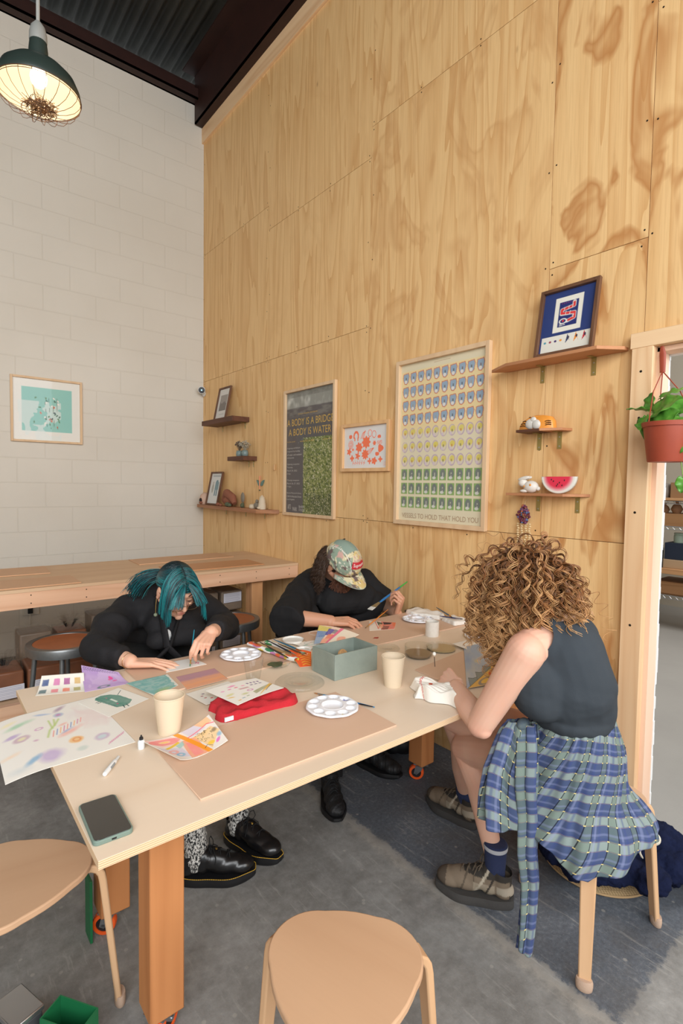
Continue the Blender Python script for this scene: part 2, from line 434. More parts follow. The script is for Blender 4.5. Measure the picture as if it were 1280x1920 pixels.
BLOCK = block_material()
mb = MB().box(-4.2, W, D, D+.2, 0, 5.05)
obj('wall_back', mb, BLOCK, smooth=False)['kind'] = 'structure'
mb = MB().box(-4.4, -4.2, -2.5, D+.2, 0, 5.4)
obj('wall_left', mb, BLOCK, smooth=False)['kind'] = 'structure'
# concrete floor: two pours, a dark adhesive-stained strip where a partition once stood
def floor_material():
    m, t, b = nt('worn_concrete')
    tc = N(t, 'ShaderNodeTexCoord'); sp = N(t, 'ShaderNodeSeparateXYZ'); lk(t, tc.outputs['Object'], sp.inputs[0]); X, Y = sp.outputs[0], sp.outputs[1]
    v = coords(t, rnd=False); n1 = noise(t, v, 2.2, 5, .6); n2 = noise(t, v, 26, 6, .7); n3 = noise(t, v, 240, 3, .7); n4 = noise(t, v, 75, 4, .65)
    base = ramp(t, [(.3, (104, 102, 98)), (.5, (136, 135, 132)), (.75, (172, 171, 168))], math_(t, 'ADD', math_(t, 'MULTIPLY', n1, .6), math_(t, 'MULTIPLY', n2, .4)))
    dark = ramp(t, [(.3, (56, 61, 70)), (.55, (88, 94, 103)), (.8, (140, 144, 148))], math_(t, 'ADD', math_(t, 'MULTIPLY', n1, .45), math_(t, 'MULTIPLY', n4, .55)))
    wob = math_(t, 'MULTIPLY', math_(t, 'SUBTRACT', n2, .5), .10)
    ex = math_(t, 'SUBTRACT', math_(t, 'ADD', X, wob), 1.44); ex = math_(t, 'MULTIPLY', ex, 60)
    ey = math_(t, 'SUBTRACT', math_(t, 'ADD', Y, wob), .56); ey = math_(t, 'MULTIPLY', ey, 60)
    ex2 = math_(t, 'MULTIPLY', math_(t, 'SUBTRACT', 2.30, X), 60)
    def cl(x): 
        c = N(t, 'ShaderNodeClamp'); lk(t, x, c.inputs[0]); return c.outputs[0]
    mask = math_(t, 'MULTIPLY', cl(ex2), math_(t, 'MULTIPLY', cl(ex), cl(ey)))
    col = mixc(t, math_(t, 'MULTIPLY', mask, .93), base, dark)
    # pale ridge of old mortar along the edge of the strip
    rd = math_(t, 'SUBTRACT', 1, math_(t, 'MULTIPLY', math_(t, 'ABSOLUTE', math_(t, 'SUBTRACT', math_(t, 'ADD', X, wob), 1.415)), 26)); rd = cl(math_(t, 'MULTIPLY', rd, n2))
    col = mixc(t, math_(t, 'MULTIPLY', rd, .8), col, (168, 160, 148))
    # specks of paint and plaster
    sk = ramp(t, [(.60, (0, 0, 0)), (.68, (255, 255, 255))], n3)
    col = mixc(t, math_(t, 'MULTIPLY', sk, .32), col, (176, 172, 164))
    vo = N(t, 'ShaderNodeTexVoronoi'); vo.inputs['Scale'].default_value = 14; lk(t, v, vo.inputs['Vector'])
    ds = ramp(t, [(0, (255, 255, 255)), (.07, (255, 255, 255)), (.1, (0, 0, 0))], vo.outputs['Distance'])
    col = mixc(t, math_(t, 'MULTIPLY', ds, .45), col, (172, 168, 160))
    sc_ = noise(t, coords(t, (1, .12, 1), rnd=False, rot=(0, 0, .7)), 40, 4, .7); col = mixc(t, math_(t, 'MULTIPLY', ramp(t, [(.58, (0, 0, 0)), (.66, (255, 255, 255))], sc_), .30), col, (178, 176, 170))
    dk = noise(t, v, 5.5, 5, .65); col = mixc(t, math_(t, 'MULTIPLY', ramp(t, [(.50, (0, 0, 0)), (.66, (255, 255, 255))], dk), .35), col, (84, 80, 76))
    # other room is a lighter, smoother slab
    oth = cl(math_(t, 'MULTIPLY', math_(t, 'SUBTRACT', X, 2.30), 60)); col = mixc(t, oth, col, mixc(t, n1, (152, 148, 142), (168, 164, 157)))
    lk(t, col, b.inputs['Base Color']); b.inputs['Roughness'].default_value = .62; b.inputs['Specular IOR Level'].default_value = .35
    bump(t, b, math_(t, 'ADD', math_(t, 'MULTIPLY', n2, .7), math_(t, 'MULTIPLY', n4, .5)), .35, .004); return m
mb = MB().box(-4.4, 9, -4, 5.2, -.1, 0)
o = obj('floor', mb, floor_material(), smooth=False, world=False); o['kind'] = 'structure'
# corrugated deck and steel
DECK = plain('galvanised_deck', (66, 66, 60), .65, .15, var=.4, vs=5)
RUST = plain('brown_primer_steel', (52, 25, 18), .55, .1, var=.3, vs=6)
def deck():
    xs = []; x = -4.4; nseg = 8; pitch = .105
    k = int((W+.3+4.4)/pitch*nseg)
    V = []; F = []
    for i in range(k+1):
        xx = -4.4+i*pitch/nseg; ph = (i % nseg)/nseg; zz = 5.36+.024*math.cos(2*math.pi*ph)
        V += [(xx, -2.5, zz), (xx, D+.2, zz)]
    for i in range(k): F.append((2*i, 2*i+1, 2*i+3, 2*i+2))
    mb = MB().add(V, F); o = obj('ceiling', mb, DECK, weld=False, angle=80); o['kind'] = 'structure'
    s = o.modifiers.new('t', 'SOLIDIFY'); s.thickness = .004
deck()
mb = MB().box(-4.2, W-.08, D-.10, D, 5.045, 5.06).box(-4.2, W-.08, D-.10, D-.088, 5.045, 5.14).box(-4.2, W-.08, D-.02, D, 5.045, 5.22)
obj('trim_1', mb, RUST, smooth=False)['kind'] = 'structure'
mb = MB().box(W-.10, W+.02, -2.5, D-.02, 4.86, 4.875).box(W-.10, W-.088, -2.5, D-.02, 4.86, 5.30).box(W-.22, W+.02, -2.5, D-.02, 5.29, 5.305)
obj('trim_2', mb, RUST, smooth=False)['kind'] = 'structure'
PINE = wood('pine_stud', (240, 205, 162), (212, 160, 112), 'Z', rings=9, stretch=12, contrast=.5)
PINEX = wood('pine_rail_across', (240, 205, 162), (212, 160, 112), 'Y', rings=9, stretch=12, contrast=.5)
# timber lath under the roof steel
mb = MB().box(W-.02, W, -2.5, D, 4.72, 4.86)
obj('trim_3', mb, PINEX, smooth=False)['kind'] = 'structure'
# door opening frame
JAMB = wood('pink_fir_jamb', (246, 212, 184), (226, 172, 138), 'Z', rings=9, stretch=14, contrast=.4)
fr = MB().box(W-.038, W, .847, .925, 0, 1.992)
for zz in (.4, .9, 1.35, 1.72, 1.9): fr.add([(W-.0386, .888+.005*math.cos(a), zz+.005*math.sin(a)) for a in [k*math.pi/5 for k in range(10)]], [tuple(range(10))], 1)
o = obj('door_1', fr, [PINE, SCREW], bevel=.002, weld=False); o['kind'] = 'structure'
mb = MB().box(W-.038, W, -.2, .932, 1.992, 2.052)
h = obj('header', mb, PINEX, o, bevel=.002)
mb = MB().box(W, W+.072, .829, .849, 0, 1.99).box(W, W+.072, -.12, .847, 1.972, 1.992)
obj('jamb', mb, JAMB, o, bevel=.001)
mb = MB(); rng = random.Random(3)
z = 0
while z < 1.97:
    w = rng.uniform(.010, .016); mb.box(W+.072, W+.072+w, .829-rng.uniform(0, .004), .86, z, z+.05); z += .05
mb.box(W+.072, W+.088, -.12, .85, 1.966, 1.995)
obj('drywall_edge', mb, plain('torn_white_drywall', (236, 235, 232), .8, bmp=.4, bs=120), o, smooth=False, weld=False)
mb = MB().box(W-.038, W, -.2, -.12, 0, 1.992); obj('stud', mb, PINE, o, bevel=.002)
# next room shell
TAN = plain('tan_painted_wall', (196, 186, 168), .7, var=.06, vs=2)
mb = MB().box(7.3, 7.4, -4, 5.2, 0, 4.0); obj('wall_next_room', mb, TAN, smooth=False)['kind'] = 'structure'
mb = MB().box(2.35, 7.3, 5.1, 5.2, 0, 4.0); obj('wall_next_room_side', mb, TAN, smooth=False)['kind'] = 'structure'
# ================================================================ ceiling lamp
SHADE_OUT = plain('dark_green_enamel', (46, 58, 54), .35)
SHADE_IN = plain('cream_enamel_inside', (206, 192, 168), .45)
WIRE = plain('rusty_wire', (120, 88, 66), .45, .6)
LX, LY, LZ = .487, 2.9, 3.245       # rim centre
lamp = thing('pendant_lamp', 'dark green dome pendant lamp with a wire cage, lit, hanging top left', 'lamp', (LX, LY, LZ))
prof_o = [(.178, 0), (.180, .004), (.174, .035), (.155, .078), (.120, .112), (.075, .135), (.043, .146), (.040, .20), (.036, .235), (.030, .262), (.012, .275)]
prof_i = [(.176, .001), (.170, .034), (.151, .075), (.117, .108), (.073, .130), (.02, .140)]
mb = MB().lathe(prof_o, 48, cap=False); sh = obj('lamp_shade', mb, SHADE_OUT, lamp, world=False)
mb = MB().lathe(prof_i, 48, cap=False); obj('shade_lining', mb, SHADE_IN, lamp, world=False)
mb = MB().lathe([(.034, .225), (.038, .24), (.037, .27), (.030, .300), (.012, .325)], 24); obj('socket_collar', mb, plain('grey_cast_socket', (150, 152, 148), .5), lamp, world=False)
mb = MB().tube([(0, 0, .32), (.004, 0, .9), (0, 0, 2.1)], .008, 8); obj('cord', mb, plain('grey_cord', (165, 166, 162), .6), lamp, world=False)
EM, t, b = nt('lit_bulb'); b.inputs['Base Color'].default_value = (1, .95, .85, 1); b.inputs['Emission Color'].default_value = (1, .86, .66, 1); b.inputs['Emission Strength'].default_value = 5
mb = MB().ball((0, 0, .075), (.036, .036, .045), nu=20, nv=12).lathe([(.018, .11), (.018, .14)], 16); obj('light_bulb', mb, EM, lamp, world=False)
mb = MB()
for k in range(20):
    a = 2*math.pi*k/20
    pts = [(r*math.cos(a), r*math.sin(a), z) for r, z in ((.178, .004), (.172, -.022), (.150, -.048), (.115, -.066), (.070, -.076), (.052, -.078))]; mb.tube(pts, .0013, 5)
for r, z in ((.179, .002), (.176, -.006), (.052, -.078), (.072, -.0765)): mb.tube([(r*math.cos(a), r*math.sin(a), z) for a in np.linspace(0, 2*math.pi, 41)], .0016, 5)
obj('wire_cage', mb, WIRE, lamp, world=False)
pl = bpy.data.lights.new('bulb_glow', 'POINT'); pl.energy = 1.6; pl.color = (1, .84, .62); pl.shadow_soft_size = .04
o = bpy.data.objects.new('bulb_glow', pl); COL.objects.link(o); o.location = (LX, LY, LZ+.02)
rng = random.Random(8); mb = MB()
for k in range(260):
    a = rng.uniform(0, 6.28); r = .058*math.sqrt(rng.random()); c = Vector((LX+.006+r*math.cos(a), LY-.01+r*math.sin(a), LZ-.064+rng.uniform(-.012, .02)))
    d = Vector((rng.gauss(0, 1), rng.gauss(0, 1), rng.gauss(0, .35))).normalized()*rng.uniform(.012, .035)
    if rng.random() < .05: d = Vector((rng.uniform(-.3, .3), rng.uniform(-.3, .3), -1)).normalized()*.045
    w = Vector((rng.gauss(0, .006), rng.gauss(0, .006), rng.gauss(0, .004)))
    mb.tube([c-d, c+w, c+d], rng.uniform(.0007, .0016), 4, rng.choice((0, 0, 1)))
o = obj('bird_nest', mb, [plain('nest_straw', (150, 112, 72), .9), plain('nest_twigs', (84, 62, 44), .9)]); tag(o, 'small straw bird nest resting in the wire cage of the hanging lamp', 'nest')

# ================================================================ stools
BIRCH = wood('birch_veneer', (204, 166, 132), (182, 140, 106), 'X', rings=5, stretch=6, contrast=.30, bmp=.04)
BIRCHL = wood('birch_leg', (212, 172, 132), (186, 140, 100), 'Z', rings=6, stretch=10, contrast=.35, bmp=.03)
SOCK = plain('felt_foot_cap', (188, 160, 138), .9, bmp=.4, bs=300)
def rounded_tri(Rc, r, n=14, off=0.0):
    pts = []
    for k in range(3):
        a0 = off+k*2*math.pi/3; cx, cy = Rc*math.cos(a0), Rc*math.sin(a0)
        for i in range(n+1):
            a = a0-math.pi/3+2*math.pi/3*i/n; pts.append((cx+r*math.cos(a), cy+r*math.sin(a)))
    out = []
    m = len(pts)
    for i in range(m):           # slight bow on the flats
        p, q = pts[i], pts[(i+1) % m]; out.append(p)
        if math.hypot(p[0]-q[0], p[1]-q[1]) > .04:
            for s in (.2, .4, .6, .8):
                x = p[0]*(1-s)+q[0]*s; y = p[1]*(1-s)+q[1]*s; l = math.hypot(x, y); e = .007*math.sin(math.pi*s); out.append((x*(1+e/l), y*(1+e/l)))
    return out
def wooden_stool(label, group, loc, rz):
    t = thing('wooden_stool', label, 'stool', loc, rz, group)
    P = rounded_tri(.070, .104, off=0)
    mb = MB().prism(P, .432, .45); obj('seat', mb, BIRCH, t, world=False, bevel=.004, seg=3, angle=50)
    for k in range(3):
        a = 2*math.pi*k/3; M = Matrix.Rotation(a, 4, 'Z'); mb = MB()
        # bent lath: flat under the seat, a tight bend, then straight down with a slight splay
        path = [(.075, .424), (.158, .424), (.173, .421), (.186, .413), (.194, .400), (.198, .38), (.236, .02)]
        n = len(path); VS = []; th = .0095
        for i, (x, z) in enumerate(path):
            p0 = path[max(i-1, 0)]; p1 = path[min(i+1, n-1)]; tx, tz = p1[0]-p0[0], p1[1]-p0[1]; l = math.hypot(tx, tz); nx_, nz_ = -tz/l, tx/l
            w = .023 if i < 6 else .017; th_ = th if i < 6 else .0085
            for sx, sy in ((1, -1), (1, 1), (-1, 1), (-1, -1)): VS.append((x+nx_*th_*sx, w*sy, z+nz_*th_*sx))
        F = [(3, 2, 1, 0), ((n-1)*4, (n-1)*4+1, (n-1)*4+2, (n-1)*4+3)]
        for i in range(n-1):
            for j in range(4): F.append((i*4+j, i*4+(j+1) % 4, (i+1)*4+(j+1) % 4, (i+1)*4+j))
        mb.add(VS, F, 0, M); lg = obj('leg', mb, BIRCHL, t, world=False, bevel=.004, seg=2)
        mb = MB().lathe([(.018, .0), (.022, .004), (.0235, .016), (.0235, .028), (.0215, .034)], 20, 0, M @ Matrix.Translation((.240, 0, 0)) @ Matrix.Scale(.62, 4, (1, 0, 0)))
        fo = obj('foot_cap', mb, SOCK, lg, world=False)
    return t
def place_stool(label, corners, group='bent birch stools around the worktable'):
    "corner (foot) points on the floor -> centre and turn"
    c = sum((Vector(p) for p in corners), Vector((0, 0)))/len(corners)
    return c
G_ST = 'bent birch stools around the worktable'
st_r = wooden_stool('birch stool with rounded triangular seat that the curly-haired person sits on', G_ST, (1.685, .775, 0), math.atan2(.235, .02)); st_r.name = 'wooden_stool'
st_f = dup(st_r, (.665, .795, 0), R_(104), 'empty birch stool with triangular seat in the middle of the near side of the table')
st_l = dup(st_r, (.175, 1.49, 0), R_(-9), 'empty birch stool at the left end of the table beside the phone')

STEEL = plain('hammered_grey_steel', (132, 134, 134), .38, .75, var=.15, vs=40)
HARD = plain('brown_hardboard_seat', (170, 98, 56), .45, var=.2, vs=14, bmp=.05)
SPK = plain('white_paint_fleck', (225, 220, 210), .8)
def metal_stool(label, loc, rz, h=.60):
    t = thing('metal_stool', label, 'stool', loc, rz, 'round steel stools along the bench')
    mb = MB().lathe([(.150, h-.050), (.178, h-.046), (.182, h-.008), (.178, h+.001), (.150, h+.001), (.148, h-.004), (.0001, h-.004)], 48)
    obj('seat_pan', mb, STEEL, t, world=False)
    mb = MB().lathe([(.0001, h-.004), (.148, h-.004), (.149, h-.002), (.147, h), (.0001, h)], 48); hb = obj('seat', mb, HARD, t, world=False)
    for k in range(4):
        a = math.pi/4+k*math.pi/2; c, s_ = math.cos(a), math.sin(a)
        mb = MB().tube([(.135*c, .135*s_, h-.04), (.150*c, .150*s_, h-.2), (.195*c, .195*s_, .012)], .0125, 12)
        lg = obj('leg', mb, STEEL, t, world=False)
        mb = MB().lathe([(.016, 0), (.018, .01), (.014, .022)], 14, 0, Matrix.Translation((.195*c, .195*s_, 0))); obj('foot_cap', mb, plain('rubber', (60, 60, 60), .8), lg, world=False)
    mb = MB().tube([(.163*math.cos(a), .163*math.sin(a), .26) for a in np.linspace(0, 2*math.pi, 41)], .006, 8, cap=False); obj('foot_ring', mb, STEEL, t, world=False)
    return t
c1 = at(133, 1200, z=.60); c2 = at(432, 1160, z=.60)
metal_stool('round steel stool with brown hardboard seat left of the teal-haired person', (c1.x-.03, c1.y, 0), .5)
metal_stool('round steel stool with brown hardboard seat between the two people in black', (c2.x, c2.y, 0), .9)

metal_stool('steel stool hidden under the teal-haired person', (.87, 2.66, 0), .3, h=.485); metal_stool('steel stool hidden under the person in the cap', (1.87, 2.67, 0), .6, h=.485)

# ================================================================ workbench along the block wall
FIR = wood('fir_beam', (234, 190, 156), (204, 146, 108), 'X', rings=12, stretch=16, contrast=.5)
FIRZ = wood('fir_post', (214, 160, 112), (178, 118, 72), 'Z', rings=12, stretch=16, contrast=.55)
BTOP = wood('bench_plywood', (220, 186, 150), (196, 152, 112), 'X', rings=6, stretch=10, contrast=.35)
bench = thing('workbench', 'long fir workbench against the white block wall', 'workbench', (0, 3.7, 0))
BX0, BX1, BY0, BY1, BZ = -3.0, W-.004, 3.28, 4.12, .85
mb = MB().box(BX0, BX1, BY0, BY1, BZ-.018, BZ); obj('bench_top', mb, BTOP, bench, bevel=.001)
mb = MB().box(BX0, BX1, BY0+.002, BY0+.04, BZ-.018-.09, BZ-.018)
for x in np.arange(-2.6, 2.2, .28):
    for dz in (-.035, -.08): mb.add([(x+.0035*math.cos(a), BY0+.0012, BZ+dz+.0035*math.sin(a)) for a in [k*math.pi/4 for k in range(8)]], [tuple(range(8))], 1)
obj('front_rail', mb, [FIR, SCREW], bench, bevel=.002, weld=False)
mb = MB().box(BX0, BX1, BY1-.04, BY1, BZ-.018-.09, BZ-.018); obj('back_rail', mb, FIR, bench, bevel=.002)
for x in (-1.6, .03, 1.87):
    for y in (BY0+.045, BY1-.13):
        mb = MB().box(x, x+.09, y, y+.09, 0, BZ-.019); obj('leg', mb, FIRZ, bench, bevel=.003)
mb = MB().box(BX0, 1.868, BY0+.10, BY0+.14, .10, .185); obj('low_rail', mb, FIR, bench, bevel=.002)
mb = MB().box(BX0, 1.868, BY0+.14, BY1-.14, .165, .183); obj('low_shelf', mb, BTOP, bench)
MDF = wood('tan_hardboard', (214, 170, 132), (196, 148, 108), 'X', rings=2, stretch=2, contrast=.18, fine=30)
MDFE = MDF
def board(label, pts, z, group, th=.006, mat=None):
    mb = MB().prism(pts, z, z+th); o = obj('hardboard_sheet', mb, mat or MDF, bevel=.0008, seg=1); return tag(o, label, 'board', group)
GB = 'thin boards lying on the long workbench'
board('thin board at the back of the workbench, far left', [(.02, 3.80), (.66, 3.76), (.68, 4.08), (.02, 4.10)], BZ+.0005, GB)
board('thin board near the front of the workbench, left, behind the purple painting', [(.05, 3.32), (.74, 3.31), (.74, 3.60), (.05, 3.61)], BZ+.0005, GB)
board('thin board at the back of the workbench, behind the teal-haired head', [(1.23, 3.80), (1.98, 3.82), (1.97, 4.10), (1.24, 4.08)], BZ+.0005, GB)
board('darker thin board on the workbench front, right of the teal-haired head', [(1.30, 3.36), (1.98, 3.34), (1.99, 3.62), (1.31, 3.64)], BZ+.0005, GB, mat=wood('brown_hardboard', (206, 152, 108), (186, 130, 88), 'X', rings=2, stretch=2, contrast=.2, fine=30))

# clay in bags under the bench
CLAY_B = plain('brown_clay', (150, 96, 66), .45, var=.3, vs=9); CLAY_G = plain('grey_brown_clay', (146, 128, 110), .45, var=.25, vs=9)
PLAST = glassy('crinkled_clear_bag', (250, 249, 248), .25, 1.4, .02, .22, True)
LABEL = vcol('printed_label', .6)
def clay_bag(label, x, y, z, w=.17, h=.15, d=.245, clay=None, seed=0, knot=False, lab=(.15, .75, .15, .6), rz=0):
    t = thing('clay_bag', label, 'bag', (x, y, z), rz, 'bagged clay blocks stacked under the workbench'); rng = np.random.default_rng(seed)
    mb = MB().box(-w/2+.004, w/2-.004, -d/2+.004, d/2-.004, .002, h-.004); obj('clay_block', mb, clay or CLAY_B, t, world=False, bevel=.012, seg=3)
    # the bag: a slightly larger box of crumpled film
    bm = bmesh.new(); bmesh.ops.create_cube(bm, size=1); bmesh.ops.subdivide_edges(bm, edges=bm.edges, cuts=9, use_grid_fill=True)
    for q in bm.verts:
        p = q.co.copy(); q.co = Vector((p.x*w, p.y*d, (p.z+.5)*h))
        n = p.normalized(); q.co += n*float(rng.normal(0, .0022))
        if p.z > .45: q.co.z += float(abs(rng.normal(0, .006)))
        q.co.z = max(q.co.z, .0008)
    me = bpy.data.meshes.new('bag_film'); bm.to_mesh(me); bm.free(); me.materials.append(PLAST); o = bpy.data.objects.new('bag_film', me); COL.objects.link(o); o.parent = t
    me.polygons.foreach_set('use_smooth', [True]*len(me.polygons))
    if knot:
        mb = MB()
        for k in range(26):
            a = rng.uniform(0, 6.28); e = rng.uniform(.3, 1.1); L = rng.uniform(.05, .11)
            p0 = Vector((.02*math.cos(a), .02*math.sin(a), h)); p1 = p0+Vector((math.cos(a)*L*e*.5, math.sin(a)*L*e*.5, L*.6)); p2 = p0+Vector((math.cos(a)*L*e, math.sin(a)*L*e, L*rng.uniform(.5, 1)))
            s_ = Vector((-math.sin(a), math.cos(a), 0))*L*.28
            mb.add([p0-s_*.3, p0+s_*.3, p1+s_+Vector((0, 0, .01)), p1-s_*.8, p2+s_*.9, p2-s_*1.1], [(0, 1, 2, 3), (3, 2, 4, 5)])
        obj('gathered_neck', mb, PLAST, t, world=False, weld=False)
    if lab:
        u0, u1, v0, v1 = lab; cv = Canvas(1, .62, 46, (214, 214, 222), seed)
        for r in range(7): cv.rect(.07, .05+r*.08, .93-.1*float(rng.random()), .075+r*.08, (120, 122, 150), .55)
        x0, x1, z0, z1 = -w/2+u0*w, -w/2+u1*w, v0*h, v1*h; yy = -d/2-.0045
        sheet('paper_label', cv, quadfn((x0, yy, z0), (x1, yy, z0+.003), (x1, yy, z1+.003), (x0, yy, z1)), LABEL, t, thick=.0004, world=False)
    return t
yb = 3.60; SZ = .184
bags = [(.38, SZ, 'brown clay bag with a pale label at the far left, bottom row', CLAY_B, True, (.25, .98, .05, .5), 0),
        (.575, SZ, 'brown clay bag under the bench, second from the left in the bottom row', CLAY_B, False, (.2, .8, .05, .55), 1),
        (.775, SZ, 'brown clay bag with pale label seen just right of the left steel stool legs', CLAY_B, False, (.2, .88, .02, .45), 0)]
for i, (x, z, l, c, kn, lab, _) in enumerate(bags): clay_bag(l, x, yb, z, w=.185, clay=c, seed=20+i, knot=kn, lab=lab, h=.165)
clay_bag('clear-wrapped bag standing behind the left steel stool', .575, 3.86, SZ, w=.19, h=.30, d=.2, clay=CLAY_G, seed=31, knot=False, lab=None)
clay_bag('bag with a shiny gathered plastic neck behind the left steel stool', .785, 3.86, SZ, w=.18, h=.28, d=.2, clay=CLAY_B, seed=32, knot=True, lab=None)
clay_bag('wrinkled bag tucked behind the shoulder of the teal-haired person', .985, 3.87, SZ, w=.17, h=.36, d=.2, clay=CLAY_G, seed=33, knot=False, lab=None)
clay_bag('brown clay bag low under the bench, hidden mostly by the black robe', .985, 3.60, SZ, w=.185, h=.165, clay=CLAY_B, seed=34, lab=None)
for r, (nm) in enumerate(('bottom', 'middle', 'top')):
    for c, (x, w, where) in enumerate(((1.603, .175, 'left'), (1.788, .190, 'right'))):
        clay_bag('grey-brown clay bag with label, %s of the stack by the bench leg, %s column' % (nm, where), x+.003*r, 3.60, SZ+r*.162, w=w-.012, h=.150, clay=CLAY_G, seed=40+r*2+c, lab=((.3, .97, .12, .55), (.1, .9, .42, .88))[c])
clay_bag('grey clay bag behind the right steel stool, left of the labelled stack', 1.405, 3.62, SZ, w=.2, h=.15, clay=CLAY_G, seed=50, lab=None)
clay_bag('grey clay bag atop another behind the right steel stool, far from the leg', 1.405, 3.62, SZ+.162, w=.19, h=.15, clay=CLAY_G, seed=51, lab=None)
# outlet and cord on the wall under the bench
mb = MB().box(.665, .785, D-.022, D-.001, .33, .40, 0).box(.70, .735, D-.045, D-.022, .345, .39, 1).tube([(.717, D-.035, .345), (.712, D-.03, .2), (.70, D-.02, .02)], .004, 6, 0)
o = obj('wall_outlet', mb, [plain('outlet_plastic', (214, 208, 196), .5), plain('black_plug', (30, 30, 30), .5)], bevel=.002, weld=False); tag(o, 'white wall outlet with a plug and cord low under the workbench', 'outlet')

# ================================================================ worktable
TOPW = wood('pale_birch_ply_top', (233, 213, 190), (216, 189, 160), 'X', rings=3, stretch=7, contrast=.30, fine=35, rough=.42, bmp=.03)
EDGE, t, b = nt('plywood_edge_layers'); sp = N(t, 'ShaderNodeSeparateXYZ'); tc = N(t, 'ShaderNodeTexCoord'); lk(t, tc.outputs['Object'], sp.inputs[0])
fr_ = math_(t, 'FRACT', math_(t, 'MULTIPLY', sp.outputs[2], 230)); lk(t, ramp(t, [(.35, (236, 206, 168)), (.5, (182, 138, 100)), (.6, (186, 142, 104)), (.75, (232, 200, 162))], fr_), b.inputs['Base Color']); b.inputs['Roughness'].default_value = .6
table = thing('worktable', 'large birch plywood worktable on casters, covered in paints and paintings', 'table', (1.24, 1.52, 0))
TX0, TX1, TY0, TY1 = .25, W-.012, 1.012, 2.035
mb = MB(); bm_ = MB().box(TX0, TX1, TY0, TY1, T-.018, T)
for f in bm_.f: pass
bm_.m = [1, 0, 1, 1, 1, 1]; bm_.m[0] = 1
top = obj('tabletop', bm_, [TOPW, EDGE], table, bevel=.0012, seg=2, smooth=False)
LEG = wood('fir_table_leg', (196, 132, 82), (160, 98, 54), 'Z', rings=14, stretch=18, contrast=.5)
ORANGE = plain('orange_wheel_tread', (238, 92, 30), .5); CHROME = plain('zinc_bracket', (170, 172, 176), .3, .9); BLK = plain('black_hub', (28, 28, 30), .5)
def caster(root, x, y, z, rot):
    M = Matrix.Translation((x, y, 0)) @ Matrix.Rotation(rot, 4, 'Z')
    mb = MB().box(-.035, .035, -.03, .03, z-.006, z, 0, M).lathe([(.022, z-.018), (.024, z-.006)], 16, 0, M)
    for s_ in (-.017, .017): mb.add([(-.012, s_, z-.016), (.026, s_, z-.016), (.034, s_, .034), (.02, s_, .028), (-.002, s_, .05), (-.012, s_+.002, z-.016), (.026, s_+.002, z-.016), (.034, s_+.002, .034), (.02, s_+.002, .028), (-.002, s_+.002, .05)], [(0, 1, 2, 3, 4), (9, 8, 7, 6, 5), (0, 5, 6, 1), (1, 6, 7, 2), (2, 7, 8, 3), (3, 8, 9, 4), (4, 9, 5, 0)], 0, M)
    c = obj('caster_bracket', mb, CHROME, root, weld=False, smooth=False)
    Mw = M @ Matrix.Translation((.022, 0, .036)) @ Matrix.Rotation(math.pi/2, 4, 'X')
    w = obj('caster_wheel', MB().lathe([(.024, -.014), (.034, -.013), (.0362, -.008), (.0362, .008), (.034, .013), (.024, .014)], 32, 0, Mw, closed=True).lathe([(.0001, -.010), (.024, -.010), (.024, .010), (.0001, .010)], 24, 1, Mw).lathe([(.0001, -.019), (.006, -.019), (.006, .019), (.0001, .019)], 12, 2, Mw), [ORANGE, BLK, CHROME], root)
for (x, y, r) in ((.425, 1.247, .6), (.418, 1.665, 2.6), (1.865, 1.665, 2.28), (1.93, 1.247, .3)):
    mb = MB().box(x, x+.088, y, y+.088, .088, T-.019); obj('leg', mb, LEG, table, bevel=.004)
    mb = MB().box(x+.0885 if x < 1 else x-.040, x+.125 if x < 1 else x-.0005, y+.002, y+.086, .12 if x < 1 else .15, T-.10)
    caster(table, x+.044, y+.044, .088, r)
mb = MB().box(.60, 1.88, 1.27, 1.30, T-.10, T-.019).box(.60, 1.88, 1.70, 1.73, T-.10, T-.019)
obj('apron_rail', mb, FIR, table, bevel=.002)
